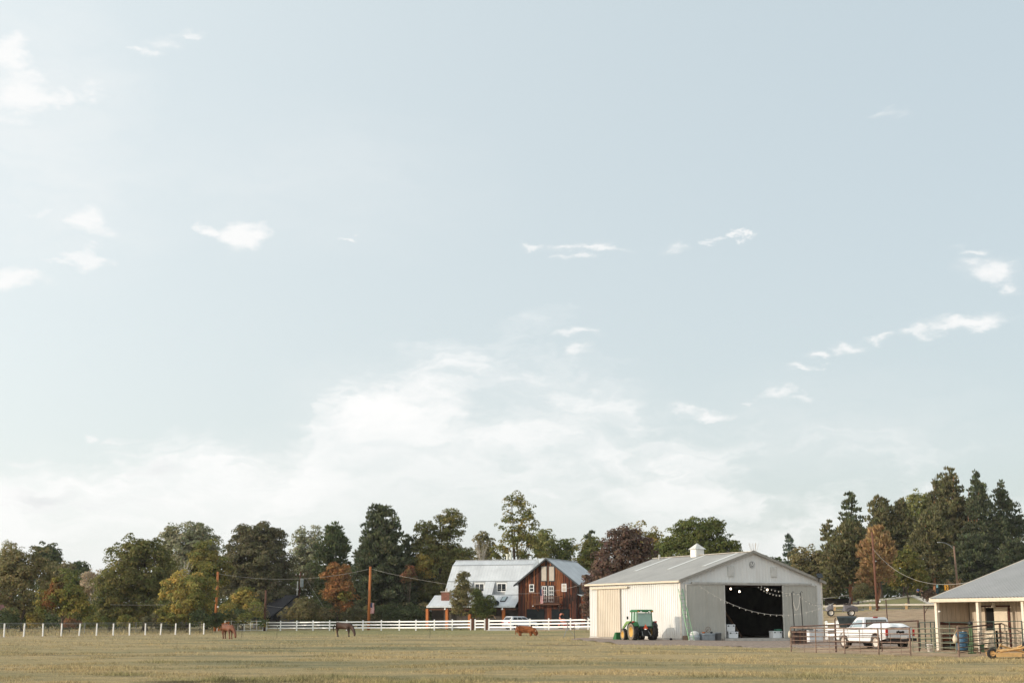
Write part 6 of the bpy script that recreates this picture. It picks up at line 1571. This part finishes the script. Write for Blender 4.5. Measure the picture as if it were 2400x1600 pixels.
for i, (px, D) in enumerate(((2271, 71.6), (2275.5, 71.4))):
    t = thing('green_post', ['left of two bright green panel posts before the stable', 'right of two bright green panel posts before the stable'][i], 'post', G(px, D)); MB().tube([(0, 0, -.05), (0, 0, 1.38)], .045, 8).build('shaft', greenb, t); MB().tube([(-.15, 0, .02), (.15, 0, .02)], .035, 6).build('foot', greenb, t)
t = thing('riding_hat', 'black round riding hat hung on the green panel post', 'hat', G(2272.5, 71.5) + Vector((0, -.05, 1.42))); MB().sphere((0, 0, 0), .12, 12, 7, (1, 1.1, .9)).build('shell', black_m, t, True); MB().box((0, -.12, -.04), (.16, .1, .02)).build('brim', black_m, t)
t = thing('tall_pipe_frame', 'tall thin rusty pipe post with a cross pipe left of the stable', 'pipe frame', G(2167, 84))
MB().tube([(0, 0, -.1), (0, 0, 2.35)], .035, 8).build('post', darkrust, t); MB().tube([(0, 0, 2.3), (.75, 0, 2.3)], .025, 6).build('cross_pipe', darkrust, t); MB().tube([(.02, 0, 1.9), (.25, 0, 2.28)], .02, 6).build('brace', darkrust, t)
t = thing('thin_pipe_post', 'thin dark leaning pipe post rising behind the truck bed', 'post', G(2079, 96)); MB().tube([(.06, 0, -.1), (-.02, 0, 2.7)], .035, 8).build('shaft', darkrust, t); MB().tube([(-.02, 0, 2.7), (-.02, 0, 2.74)], .045, 8).build('cap', darkrust, t)
# blue barrel, bucket, green feeder
t = thing('plastic_barrel', 'blue plastic barrel standing under the stable porch', 'barrel', G(2252, 74.6)); MB().lathe([(0, 0), (.25, 0), (.29, .06), (.3, .28), (.285, .3), (.3, .33), (.3, .58), (.285, .6), (.3, .63), (.29, .86), (.25, .92), (0, .92)], 18).build('shell', mat('barrel_blue', S(66, 104, 134), .5, var=.08), t, True); MB().tube([(.1, .1, .92), (.1, .1, .95)], .04, 8).build('bung', white_paint, t)
t = thing('plastic_bucket', 'small white bucket on the ground inside the corral', 'bucket', G(2177, 75)); MB().lathe([(0, 0), (.15, 0), (.19, .36), (.2, .36), (.2, .38), (.17, .38), (.14, .03), (0, .03)], 14).build('shell', white_paint, t, True); MB().tube([(-.19, 0, .34), (-.1, -.12, .22), (.1, -.12, .22), (.19, 0, .34)], .008, 4).build('handle', steel, t)
t = thing('feed_rack', 'low dark green slatted feed rack beside the green posts', 'rack', G(2284, 72.6))
for x in (-.3, .3): MB().bb(x - .03, x + .03, -.2, .2, 0, .3).build('leg', greenb, t)
for k in range(5): MB().bb(-.35, .35, -.2 + k * .09, -.14 + k * .09, .3, .36).build('slat', mat('feeder_green', S(44, 96, 60), .6), t)
# yellow rotary mower
yl = mat('mower_yellow', S(200, 160, 106), .55, var=.12, scale=3); g = G(2372, 62.4)
t = thing('rotary_mower', 'yellow rotary mower deck with tail wheel cut by the right edge', 'mower', g, R(-4))
MB().prism([(-.95, .08), (1.5, .08), (1.5, .24), (-.98, .24)], 'y', -.85, -.80).build('side_skirt', yl, t); MB().prism([(-.95, .08), (1.5, .08), (1.5, .24), (-.98, .24)], 'y', .80, .85).build('side_skirt', yl, t)
MB().bb(-.95, 1.5, -.8, .8, .2, .24).build('deck', yl, t)
MB().loft([[(-.95, -.8, .2), (-.95, -.74, .2), (-.95, -.74, .26), (-.95, -.8, .26)], [(-.62, -.45, .58), (-.62, -.39, .58), (-.62, -.39, .64), (-.62, -.45, .64)]]).build('tail_strut', yl, t)
wheel(t, (-.98, -.3, .2), .22, .12, rubber, yl, 18, .5, 0, -1, 'tail_wheel')
for s in (-.45, .3): MB().tube([(-.7, s, .28), (.2, s, .42), (1.4, s * .4, .95)], .045, 4).build('lift_arm', yl, t)
MB().tube([(-.7, -.45, .55), (.35, -.2, .26)], .035, 4).build('brace', yl, t)
MB().lathe([(0, -.2), (.16, -.2), (.18, 0), (.16, .2), (0, .2)], 12, 'x', (.55, -.1, .5)).build('gearbox', black_m, t); MB().prism([(.55, .24), (1.0, .24), (.98, .62)], 'y', -.7, -.66).build('gusset', yl, t)
ch = MB()
for k in range(20): ch.tube([(.1 + k * .07, -.86, .2), (.1 + k * .07, -.86, .06)], .012, 4)
x = ch.build('safety_chains', black_m, t); x['kind'] = 'stuff'

# ------------------------------------------------------------------ golf cart
GCG = G(1974, 148); t = thing('golf_cart', 'dark grey lifted golf cart without roof parked on the dirt bank', 'golf cart', GCG, R(180) - R(8)); t.scale = (1.18, 1.18, 1.22)
gm_ = mat('cart_grey', S(104, 100, 104), .4, var=.1); sil = mat('cart_rim', S(206, 200, 192), .4, var=.05)
for s in (1, -1):
    wheel(t, (.95, s * .5, .28), .28, .24, rubber, sil, 18, .62, 0, s); wheel(t, (-.75, s * .5, .28), .28, .24, rubber, sil, 18, .62, 0, s)
    MB().loft([[(x, s * .4, z), (x, s * .66, z), (x, s * .66, z + .05), (x, s * .4, z + .05)] for x, z in ((-1.2, .5), (-1.05, .66), (-.75, .72), (-.45, .66), (-.3, .5))]).build('fender', gm_, t)
MB().loft([[(x, -w, .38), (x, w, .38), (x, w * .9, z), (x, -w * .9, z)] for x, w, z in ((-1.3, .5, .7), (-.9, .58, .9), (-.2, .58, .88), (-.05, .55, .5))]).build('rear_body', gm_, t, bevel=.02)
MB().bb(-.1, .8, -.55, .55, .36, .42).build('floor', tdark, t)
MB().loft([[(x, -w, .4), (x, w, .4), (x, w * .85, z), (x, -w * .85, z)] for x, w, z in ((.75, .55, 1.0), (.95, .55, .98), (1.25, .5, .72), (1.4, .42, .55))]).build('front_cowl', gm_, t, bevel=.02)
MB().bb(-.75, -.15, -.55, .55, .9, 1.02).build('seat', mat('cart_seat', S(60, 54, 54), .8), t, bevel=.03); MB().box((-.72, 0, 1.28), (.12, 1.05, .5), Matrix.Rotation(R(-10), 3, 'Y')).build('backrest', mat('cart_seat', S(60, 54, 54), .8), t, bevel=.03)
MB().bb(-1.35, -.85, -.55, .55, .95, 1.05).bb(-1.42, -1.35, -.55, .55, .95, 1.25).build('rear_seat', mat('cart_seat', S(60, 54, 54), .8), t, bevel=.02)
MB().tube([(.75, .25, .95), (.45, .25, 1.18)], .025, 6).build('steering_column', tdark, t); MB().lathe([(.15, -.012), (.175, -.012), (.175, .012), (.15, .012), (.15, -.012)], 16, 'x', (.43, .25, 1.2)).build('steering_wheel', tdark, t)
MB().tube([(-1.35, 0, .5), (-1.85, 0, .48)], .035, 6).build('hitch', steel, t); MB().box((1.38, .3, .68), (.06, .16, .08)).build('headlight', sil, t)

# ------------------------------------------------------------------ SUV behind the fence
g = G(1219, 191); t = thing('parked_suv', 'white estate car with dark windows parked behind the white fence', 'car', g, R(38))
body = [(-2.3, .45), (-2.32, .95), (-2.15, 1.05), (1.2, 1.05), (2.1, .9), (2.3, .7), (2.3, .4)] + arch(1.42, .36, .40, 5, 175) + [(.9, .3), (-.95, .3)] + arch(-1.42, .36, .40, 5, 175)
MB().prism(body, 'y', -.92, .92).build('body', tw, t, bevel=.05)
MB().loft([[(x, -w, z) for x, w in ((-2.2, .86), (1.25, .86))] + [(x, w, z) for x, w in ((1.25, .86), (-2.2, .86))] for z in (1.04,)] + [[(-1.85, -.72, 1.6), (.25, -.72, 1.6), (.25, .72, 1.6), (-1.85, .72, 1.6)], [(-1.7, -.62, 1.66), (.1, -.62, 1.66), (.1, .62, 1.66), (-1.7, .62, 1.66)]]).build('cabin', tw, t, bevel=.03)
lo_ = [(-2.2, -.86, 1.04), (1.25, -.86, 1.04), (1.25, .86, 1.04), (-2.2, .86, 1.04)]; hi_ = [(-1.85, -.72, 1.6), (.25, -.72, 1.6), (.25, .72, 1.6), (-1.85, .72, 1.6)]
MB().add(onface(lo_[3], lo_[0], hi_[0], hi_[3], .08, .92, .12, .9, .02), [(0, 1, 2, 3)]).build('rear_window', glass_d, t)
MB().add(onface(lo_[1], lo_[2], hi_[2], hi_[1], .06, .94, .1, .9, .02), [(0, 1, 2, 3)]).build('windscreen', glass_d, t)
for u in ((.10, .34), (.37, .62), (.65, .92)):
    MB().add(onface(lo_[0], lo_[1], hi_[1], hi_[0], u[0], u[1], .12, .88, .02), [(0, 1, 2, 3)]).build('side_window', glass_d, t); MB().add(onface(lo_[2], lo_[3], hi_[3], hi_[2], 1 - u[1], 1 - u[0], .12, .88, .02), [(0, 1, 2, 3)]).build('side_window', glass_d, t)
for s in (1, -1):
    for x in (1.42, -1.42): wheel(t, (x, s * .82, .34), .34, .22, rubber, sil, 18, .64, 0, s)
    MB().bb(-2.34, -2.28, s * .88, s * .5, .78, .92).build('tail_light', mat('tail_red', S(196, 40, 38), .3), t); MB().tube([(-1.6, s * .6, 1.7), (0, s * .6, 1.7)], .025, 5).build('roof_rail', tdark, t)
MB().bb(-2.34, -2.3, -.25, .25, .6, .72).build('licence_plate', white_paint, t)
# planters and a small motorcycle-like clutter before the red barn
potm = MB().lathe([(0, 0), (.2, 0), (.22, .05), (.4, .55), (.46, .58), (.46, .64), (.38, .64), (.34, .5), (0, .5)], 14).mesh('pot')
for i, (px, D, lb) in enumerate([(1279, 186, 'white urn planter behind the fence in front of the left garage door'), (1353, 183, 'white urn planter behind the fence at the right of the red barn')]):
    t = thing('urn_planter', lb, 'planter', G(px, D), 0, 'white urn planters'); share('urn', potm, t, (0, 0, .25), m=white_paint); MB().bb(-.2, .2, -.2, .2, -.05, .25).build('plinth', white_paint, t)
t = thing('riding_mower', 'small orange red riding mower behind the fence by the garage', 'riding mower', G(1322, 189), R(10)); redm = mat('mower_red', S(206, 84, 62), .5, var=.1)
MB().loft([[(x, -w, .35), (x, w, .35), (x, w, z), (x, -w, z)] for x, w, z in ((-.1, .25, .8), (.7, .25, .75), (.85, .2, .6))]).build('hood', redm, t, bevel=.03); MB().bb(-.7, -.1, -.35, .35, .4, .62).build('fender', redm, t, bevel=.03); MB().bb(-.6, -.25, -.22, .22, .62, .72).bb(-.68, -.6, -.22, .22, .7, 1.1).build('seat', tdark, t); MB().tube([(-.1, 0, .8), (-.25, 0, 1.15)], .025, 6).build('steering_column', tdark, t)
for s in (1, -1): wheel(t, (-.45, s * .4, .28), .28, .2, rubber, sil, 14, .5, 0, s); wheel(t, (.6, s * .36, .2), .2, .14, rubber, sil, 14, .5, 0, s)
t = thing('garden_ornament', 'pink long necked garden bird ornament peeking over the fence', 'ornament', G(1317, 187)); pk = mat('ornament_pink', S(214, 140, 118), .6, var=.1)
MB().sphere((.15, 0, 1.05), .32, 12, 8, (1.3, .8, .75)).build('body', pk, t, True); MB().tube([(-.12, 0, 1.1), (-.3, 0, 1.45), (-.22, 0, 1.8), (-.02, 0, 1.92)], [.12, .09, .09, .13], 8).build('neck', pk, t, True); MB().tube([(.0, 0, 1.92), (.2, 0, 1.85), (.22, 0, 1.7)], [.11, .08, .02], 8).build('beak', mat('ornament_beak', S(120, 70, 40), .6), t, True)
for s in (1, -1): MB().tube([(.15, s * .1, .9), (.2, s * .1, 0)], .03, 5).build('leg', pk, t)
t = thing('red_cart', 'dark red garden cart right of the riding mower behind the fence', 'cart', G(1341, 186)); MB().loft([[(-.5, -.3, .35), (.5, -.3, .35), (.5, .3, .35), (-.5, .3, .35)], [(-.65, -.4, .75), (.65, -.4, .75), (.65, .4, .75), (-.65, .4, .75)]]).build('tub', mat('cart_red', S(120, 36, 48), .5), t); 
for s in (1, -1): wheel(t, (0, s * .35, .2), .2, .1, rubber, sil, 14, .5, 0, s)
t = thing('arch_frame', 'pale bent arch frame among the garden shrubs', 'arch', G(1148, 199.5)); MB().tube([(-.9, 0, 0), (-.75, 0, .9), (-.2, 0, 1.7), (.5, 0, 1.75), (.8, 0, 1.3)], .035, 6).build('hoop', wood_pale, t); MB().tube([(-1.9, 0, 0), (-1.85, 0, 2.3)], .03, 5).build('stake', wood_pale, t)

# ------------------------------------------------------------------ things round the barn
def at_barn(px, off):   # a point off metres in front of the gable, at a photo column
    u = (px - 1200) / FE; c, s = math.cos(R(26)), math.sin(R(26))
    # p = B0 + t*(c,s) + off*(s,-c)
    ax_, ay_ = B0.x + off * s, B0.y - off * c
    k = (u * ay_ - ax_) / (c - u * s); return Vector((ax_ + k * c, ay_ + k * s, gz(ax_ + k * c, ay_ + k * s)))
gl_m = mat('galvanised_tub', S(150, 158, 164), .5, .3, var=.12, scale=3)
# extension ladder leaning on the gable
lmat = mat('ladder_green', S(150, 196, 150), .6, var=.12)
p0 = at_barn(1620, 1.35); 
t = thing('extension_ladder', 'pale green extension ladder leaning against the barn corner', 'ladder', p0, R(26))
topz = 4.0; lx = -.12
for s in (-.23, .23):
    MB().tube([(s, 0, 0), (s + lx * .62, .8, topz * .62)], .035, 4).build('rail', lmat, t); MB().tube([(s * .85 + lx * .45, .66, topz * .45), (s * .85 + lx, 1.28, topz)], .03, 4).build('fly_rail', mat('ladder_green_dark', S(104, 160, 116), .6), t)
    MB().box((s, 0, .03), (.1, .1, .06)).build('foot', white_paint, t)
for k in range(13):
    f = (k + 1) / 13.8; MB().tube([(-.22 + lx * f, 1.28 * f, topz * f), (.22 + lx * f, 1.28 * f, topz * f)], .018, 5).build('rung', lmat, t)
t = thing('log_stump', 'short sawn log stump at the barn corner', 'stump', at_barn(1606, .35)); MB().tube([(0, 0, -.05), (0, 0, .38)], [.26, .23], 14).build('log', mat('stump_bark', S(128, 108, 92), .9, var=.2), t); MB().tube([(0, 0, .38), (0, 0, .385)], .2, 14).build('cut_face', mat('stump_top', S(170, 150, 128), .9), t)
t = thing('feed_sack', 'grey white sack slumped in a round tub behind the ladder feet', 'sack', at_barn(1627, .75)); MB().lathe([(0, 0), (.42, 0), (.46, .3), (.4, .42), (0, .42)], 16).build('tub', gl_m, t); MB().sphere((0, 0, .5), .34, 12, 8, (1.1, .9, .75)).build('sack', mat('sack_white', S(206, 206, 204), .8, var=.1, scale=3), t, True)
t = thing('stock_tank', 'oval galvanised stock tank full of odds and ends before the barn', 'trough', at_barn(1656, .8), R(26))
rings = []
for (sx, z) in ((.60, 0), (.62, .08), (.64, .5), (.66, .58), (.62, .58), (.6, .5)):
    ring = []
    for k in range(24):
        a = 2 * math.pi * k / 24; ring.append((math.copysign(abs(math.cos(a)) ** .55, math.cos(a)) * sx, math.copysign(abs(math.sin(a)) ** .6, math.sin(a)) * .36 * sx / .62, z))
    rings.append(ring)
MB().loft(rings).build('tank', gl_m, t, True)
MB().tube([(-.55, -.36, .46), (.55, -.36, .46)], .012, 4).build('bead', mat('dark_bead', S(70, 84, 96), .6), t)
t = thing('hand_cultivator', 'old iron wheel cultivator lying on the stock tank', 'cultivator', at_barn(1657, .8) + Vector((0, 0, .59)), R(26)); wm = mat('old_iron', S(110, 84, 70), .8)
MB().lathe([(.2, -.012), (.225, -.012), (.225, .012), (.2, .012), (.2, -.012)], 20, 'y', (.08, 0, .28)).build('rim', wm, t)
for k in range(6): a = k * math.pi / 3; MB().tube([(.08, 0, .28), (.08 + .2 * math.cos(a), 0, .28 + .2 * math.sin(a))], .008, 4).build('spoke', wm, t)
MB().tube([(.08, .03, .28), (-.25, .05, .02)], .018, 5).build('handle', wm, t); MB().sphere((-.35, 0, .05), .12, 8, 6, (1.2, 1, .6)).build('seat_pan', mat('old_orange', S(170, 92, 40), .7), t, True); MB().sphere((.38, 0, .06), .1, 8, 6, (1.2, 1, .8)).build('pot', black_m, t, True)
t = thing('rubbish_can', 'galvanised bin standing left of the barn opening', 'bin', at_barn(1682, .7)); MB().lathe([(0, 0), (.22, 0), (.27, .62), (.29, .62), (.29, .66), (.25, .66), (.2, .04), (0, .04)], 16).build('bin', gl_m, t, True)
for s in (1, -1): MB().tube([(s * .26, -.05, .5), (s * .32, 0, .46), (s * .26, .05, .5)], .012, 5).build('handle', steel, t)
cool = mat('cooler_white', S(226, 228, 230), .5, var=.03)
def cooler(label, p, w, d, h, z=0.0, rz=R(26)):
    t = thing('cooler', label, 'cooler', p + Vector((0, 0, z)), rz, 'white coolers')
    MB().loft([[(-w * .48, -d * .48, 0), (w * .48, -d * .48, 0), (w * .48, d * .48, 0), (-w * .48, d * .48, 0)], [(-w / 2, -d / 2, h * .78), (w / 2, -d / 2, h * .78), (w / 2, d / 2, h * .78), (-w / 2, d / 2, h * .78)]]).build('box', cool, t, bevel=.03)
    MB().bb(-w * .51, w * .51, -d * .51, d * .51, h * .80, h).build('lid', cool, t, bevel=.02)
    for s in (-.3, .3): MB().box((s * w, -d * .53, h * .8), (.1, .03, .09)).build('latch', black_m, t)
    return t
pc = at_barn(1714, -.5); pc.z = .125
cooler('large white cooler at the bottom of the stack inside the barn door', pc, .95, .5, .52)
pc = at_barn(1709, -.5); pc.z = .125
cooler('white cooler stacked on top of the large cooler', pc, .82, .46, .56, .53)
pc = at_barn(1817, -.4); pc.z = .125
cooler('white cooler at the right side of the barn opening', pc, .95, .55, .56)
pc = at_barn(1822, -.3); pc.z = .69
t = thing('green_crate', 'small green crate on top of the right cooler', 'crate', pc, R(26)); MB().bb(-.25, .25, -.18, .18, 0, .03).build('bottom', mat('crate_green', S(60, 110, 88), .6), t)
for a in ((-.25, .25, -.18, -.15), (-.25, .25, .15, .18), (-.25, -.22, -.15, .15), (.22, .25, -.15, .15)): MB().bb(a[0], a[1], a[2], a[3], .03, .16).build('side', mat('crate_green', S(60, 110, 88), .6), t)
# black cabinet, table, chest freezer by the right door
p = G(1868, 98.5)
t = thing('crate_stand', 'dark brown wooden crate stand left of the freezer behind the corral', 'crate', p, R(15)); MB().bb(-.42, .42, -.35, .35, 0, .9).build('box', mat('crate_dark', S(58, 44, 40), .8), t, bevel=.02)
for x in (-.43, 0, .43): MB().bb(x - .05, x + .05, -.38, -.351, 0, .92).build('batten', wood_dk, t)
t = thing('round_table', 'round black table top standing behind the corral', 'table', G(1886, 99.5)); MB().lathe([(0, .9), (.55, .9), (.56, .96), (0, .96)], 20).build('table_top', black_m, t); MB().tube([(0, 0, 0), (0, 0, .9)], .07, 8).build('pedestal', black_m, t); MB().lathe([(0, 0), (.32, 0), (.3, .05), (0, .05)], 14).build('foot', black_m, t)
t = thing('chest_freezer', 'white chest freezer beside the right barn door', 'freezer', G(1905, 103), R(20)); MB().bb(-.55, .55, -.35, .35, .06, .8).build('box', cool, t, bevel=.03); MB().bb(-.56, .56, -.36, .36, .81, .9).build('lid', cool, t, bevel=.02); MB().box((0, -.38, .84), (.2, .04, .04)).build('handle', black_m, t)
t = thing('plank', 'grey plank lying on the ground along the barn wall', 'plank', G(1551, 116.2), R(-50)); MB().bb(-.9, .9, -.12, .12, .0, .1).build('board', mat('grey_plank', S(176, 170, 164), .8), t); MB().sphere((.95, 0, .1), .12, 8, 5).build('knob', tdark, t)

# ------------------------------------------------------------------ animals and people
def skin_body(name, m, parent, verts, edges, radii, root=0, sub=2):
    me = bpy.data.meshes.new(name); me.from_pydata(verts, edges, []); o = bpy.data.objects.new('tmp_' + name, me); COL.objects.link(o)
    sk = o.modifiers.new('s', 'SKIN'); sk.use_smooth_shade = True
    for i, r in enumerate(radii): me.skin_vertices[0].data[i].radius = r if isinstance(r, tuple) else (r, r)
    me.skin_vertices[0].data[root].use_root = True
    o.modifiers.new('d', 'SUBSURF').levels = sub
    dg = bpy.context.evaluated_depsgraph_get(); dg.update()
    nm = bpy.data.meshes.new_from_object(o.evaluated_get(dg)); nm.name = name
    bpy.data.objects.remove(o)
    for p in nm.polygons: p.use_smooth = True
    nm.materials.clear()
    return link(name, nm, m, parent)
def horse(label, g, rz, coat, dark, s=1.0, turn=0.0):
    t = thing('horse', label, 'horse', g, rz, 'grazing horses'); t.scale = (s, s, s)
    v = [(-.75, 0, 1.12), (-.35, 0, 1.10), (.1, 0, 1.08), (.45, 0, 1.14), (.72, turn * .1, 1.12), (.98, turn * .3, .86), (1.18, turn * .5, .55), (1.27, turn * .55, .30), (1.22, turn * .55, .08),
         (.52, .17, .80), (.50, .17, .45), (.50, .17, .06), (.52, -.17, .80), (.62, -.17, .45), (.66, -.17, .06),
         (-.72, .18, .82), (-.80, .18, .50), (-.74, .18, .28), (-.72, .18, .05), (-.66, -.18, .82), (-.62, -.18, .50), (-.55, -.18, .28), (-.52, -.18, .05)]
    e = [(0, 1), (1, 2), (2, 3), (3, 4), (4, 5), (5, 6), (6, 7), (7, 8), (3, 9), (9, 10), (10, 11), (3, 12), (12, 13), (13, 14), (0, 15), (15, 16), (16, 17), (17, 18), (0, 19), (19, 20), (20, 21), (21, 22)]
    r = [(.31, .34), (.33, .35), (.33, .35), (.29, .35), (.22, .29), (.15, .22), (.12, .16), (.11, .13), (.08, .09), .14, .07, .06, .13, .07, .06, .16, .085, .065, .06, .16, .085, .065, .06]
    skin_body('body', coat, t, v, e, r, 1)
    for sg in (1, -1): MB().tube([(1.12, turn * .5 + sg * .06, .60), (1.20, turn * .5 + sg * .09, .72)], [.04, .012], 6).build('ear', coat, t)
    MB().tube([(.70, turn * .1, 1.36), (.95, turn * .3, 1.08), (1.2, turn * .5, .72)], [.06, .08, .04], 6).build('mane', dark, t)
    MB().tube([(-.98, 0, 1.15), (-1.12, 0, .9), (-1.08, 0, .5)], [.06, .09, .03], 7).build('tail', dark, t)
    for (x, y) in ((.5, .17), (.66, -.17), (-.72, .18), (-.52, -.18)): MB().tube([(x, y, 0), (x + .02, y, .16)], [.075, .06], 8).build('stocking', dark, t)
    for sg in (1, -1): MB().sphere((1.235, turn * .53 + sg * .085, .40), .02, 6, 4).build('eye', black_m, t)
    return t
chest = mat('chestnut_coat', S(112, 66, 42), .6, var=.2, scale=2); bay = mat('bay_coat', S(70, 46, 34), .55, var=.25, scale=2); mane_m = mat('dark_mane', S(34, 28, 26), .7)
horse('chestnut horse grazing head on beside the tall left pole', G(535, 124), R(-48), chest, mat('chestnut_mane', S(110, 58, 38), .7), .84, .25)
horse('dark bay horse grazing sideways in front of the white fence', G(806, 137), R(-18), bay, mane_m, .93, -.25)
def cow(label, g, rz):
    t = thing('highland_cow', label, 'cow', g, rz)
    coat = mat('shaggy_coat', S(146, 86, 44), .85, var=.35, scale=5, bump=1.0, bscale=14)
    v = [(-.72, 0, .80), (-.3, 0, .80), (.15, 0, .78), (.5, 0, .80), (.78, -.05, .66), (1.0, -.1, .42), (1.14, -.12, .22),
         (.42, .2, .45), (.42, .2, .05), (.5, -.2, .45), (.52, -.2, .05), (-.62, .2, .45), (-.66, .2, .05), (-.55, -.2, .45), (-.5, -.2, .05)]
    e = [(0, 1), (1, 2), (2, 3), (3, 4), (4, 5), (5, 6), (3, 7), (7, 8), (3, 9), (9, 10), (0, 11), (11, 12), (0, 13), (13, 14)]
    r = [(.31, .34), (.35, .38), (.36, .39), (.33, .38), (.28, .31), (.2, .22), (.13, .13), .16, .11, .16, .11, .17, .12, .17, .12]
    skin_body('body', coat, t, v, e, r, 1)
    rr = random.Random(3); f = MB()
    for i in range(900):   # hanging locks of the coat
        x = rr.uniform(-.95, 1.02); a = rr.uniform(-1, 1) * 2.6; k = .32 if x < .55 else .26; cz = .80 if x < .55 else .80 - (x - .55) * .85
        y = math.sin(a) * k * .95; z = cz + math.cos(a) * k * .9
        f.add([(x - .03, y, z + .01), (x + .03, y, z + .01), (x + rr.uniform(-.05, .05), y * 1.18, z - rr.uniform(.14, .30))], [(0, 1, 2)])
    o = f.build('shaggy_hair', coat, t); o['kind'] = 'stuff'
    for s in (1, -1):
        MB().tube([(.95, s * .14 - .08, .58), (1.0, s * .34 - .08, .60), (1.06, s * .44 - .08, .74)], [.045, .035, .01], 7).build('horn', mat('horn', S(205, 190, 165), .5), t); MB().tube([(.9, s * .16 - .08, .52), (.9, s * .3 - .08, .46)], [.05, .02], 6).build('ear', coat, t)
        MB().sphere((1.06, s * .11 - .1, .42), .022, 6, 4).build('eye', black_m, t)
    MB().tube([(-.98, 0, .9), (-1.04, 0, .6), (-1.02, 0, .25)], [.04, .035, .06], 6).build('tail', coat, t)
    MB().sphere((1.17, -.12, .16), .10, 8, 6, (.8, 1, .8)).build('muzzle', mat('muzzle', S(196, 160, 140), .6), t, True)
cow('shaggy ginger cow grazing before the white fence', G(1233, 143), R(-10))
bpy.data.objects['highland_cow'].scale = (1.0, 1.1, .92); bpy.data.objects['highland_cow'].location.z -= .09

def person(label, g, rz, shirt, trousers, shorts, h=1.72):
    t = thing('person', label, 'person', g, rz, None); s = h / 1.75; t.scale = (s, s, s)
    skin = mat('skin', S(206, 160, 136), .6, var=.05)
    v = [(0, 0, .95), (0, 0, 1.2), (0, 0, 1.42), (0, 0, 1.53), (0, 0, 1.64), (.19, 0, 1.42), (.25, .02, 1.15), (.22, .14, .92), (-.19, 0, 1.42), (-.25, -.04, 1.15), (-.24, .04, .90), (.10, 0, .88), (.12, .10, .48), (.12, .0, .08), (.12, .12, .03), (-.10, 0, .88), (-.12, -.06, .48), (-.12, -.18, .10), (-.12, -.08, .05), (0, .02, 1.73)]
    e = [(0, 1), (1, 2), (2, 3), (3, 4), (4, 19), (2, 5), (5, 6), (6, 7), (2, 8), (8, 9), (9, 10), (0, 11), (11, 12), (12, 13), (13, 14), (0, 15), (15, 16), (16, 17), (17, 18)]
    r = [(.16, .11), (.15, .10), (.17, .10), .055, .095, .065, .048, .04, .065, .048, .04, .09, .06, .045, .04, .09, .06, .045, .04, .07]
    skin_body('body', skin, t, v, e, r, 0)
    vs = [(0, 0, .98), (0, 0, 1.2), (0, 0, 1.43), (.2, 0, 1.42), (.25, .02, 1.2), (-.2, 0, 1.42), (-.25, -.03, 1.2)]
    skin_body('shirt', shirt, t, vs, [(0, 1), (1, 2), (2, 3), (3, 4), (2, 5), (5, 6)], [(.185, .13), (.175, .125), (.19, .12), .085, .07, .085, .07], 0)
    kz = .55 if shorts else .08
    vt = [(0, 0, .98), (.10, 0, .86), (.12, .09 if shorts else .10, .5), (-.10, 0, .86), (-.12, -.05, .5)]; et = [(0, 1), (1, 2), (0, 3), (3, 4)]; rt = [(.185, .13), .115, .085, .115, .085]
    if not shorts: vt += [(.12, 0, .1), (-.12, -.17, .12)]; et += [(2, 5), (4, 6)]; rt += [.065, .065]
    skin_body('shorts' if shorts else 'trousers', trousers, t, vt, et, rt, 0)
    MB().sphere((0, -.015, 1.68), .115, 12, 8, (.95, 1.05, 1.1)).build('hair', mat('brown_hair', S(70, 52, 42), .8), t, True)
    MB().tube([(0, .1, 1.64), (0, .125, 1.62)], [.02, .012], 6).build('nose', skin, t)
    for sg in (1, -1): MB().sphere((sg * .035, .09, 1.67), .012, 6, 4).build('eye', black_m, t)
    MB().box((0, .095, 1.585), (.05, .02, .012)).build('mouth', mat('lips', S(160, 100, 90), .6), t)
    for sg, hx, hy, hz_ in ((1, .22, .15, .88), (-1, -.24, .05, .86)):
        for k in range(4): MB().tube([(hx + (k - 1.5) * .018 * sg, hy, hz_ + .02), (hx + (k - 1.5) * .018 * sg, hy + .01, hz_ - .07 - .01 * (k in (1, 2)))], [.011, .008], 5).build('finger', skin, t)
        MB().tube([(hx, hy + .03, hz_ + .02), (hx, hy + .055, hz_ - .03)], [.012, .009], 5).build('thumb', skin, t)
person('person in blue top and dark trousers walking away on the footpath', G(2155, 262), R(10), mat('blue_shirt', S(60, 108, 176), .8), mat('dark_cloth', S(30, 30, 34), .8), False, 1.72)
person('person in pinkish checked shirt and dark shorts walking away on the footpath', G(2164.5, 260), R(-8), mat('check_shirt', S(186, 150, 160), .8, col2=S(130, 70, 84), scale=14), mat('dark_cloth', S(30, 30, 34), .8), True, 1.78)

# ------------------------------------------------------------------ thin evening haze
hm = bpy.data.materials.new('haze'); hm.use_nodes = True; hn = hm.node_tree.nodes
hn.remove(hn['Principled BSDF']); pv = hn.new('ShaderNodeVolumePrincipled')
pv.inputs['Color'].default_value = (.93, .93, .93, 1); pv.inputs['Density'].default_value = .00009; pv.inputs['Anisotropy'].default_value = .2
hm.node_tree.links.new(pv.outputs[0], hn['Material Output'].inputs['Volume'])
tag(MB().bb(-3120, 3120, -320, 6050, -2.5, 45).build('haze', hm), 'thin pale evening haze over the pasture', 'haze', None, 'stuff')
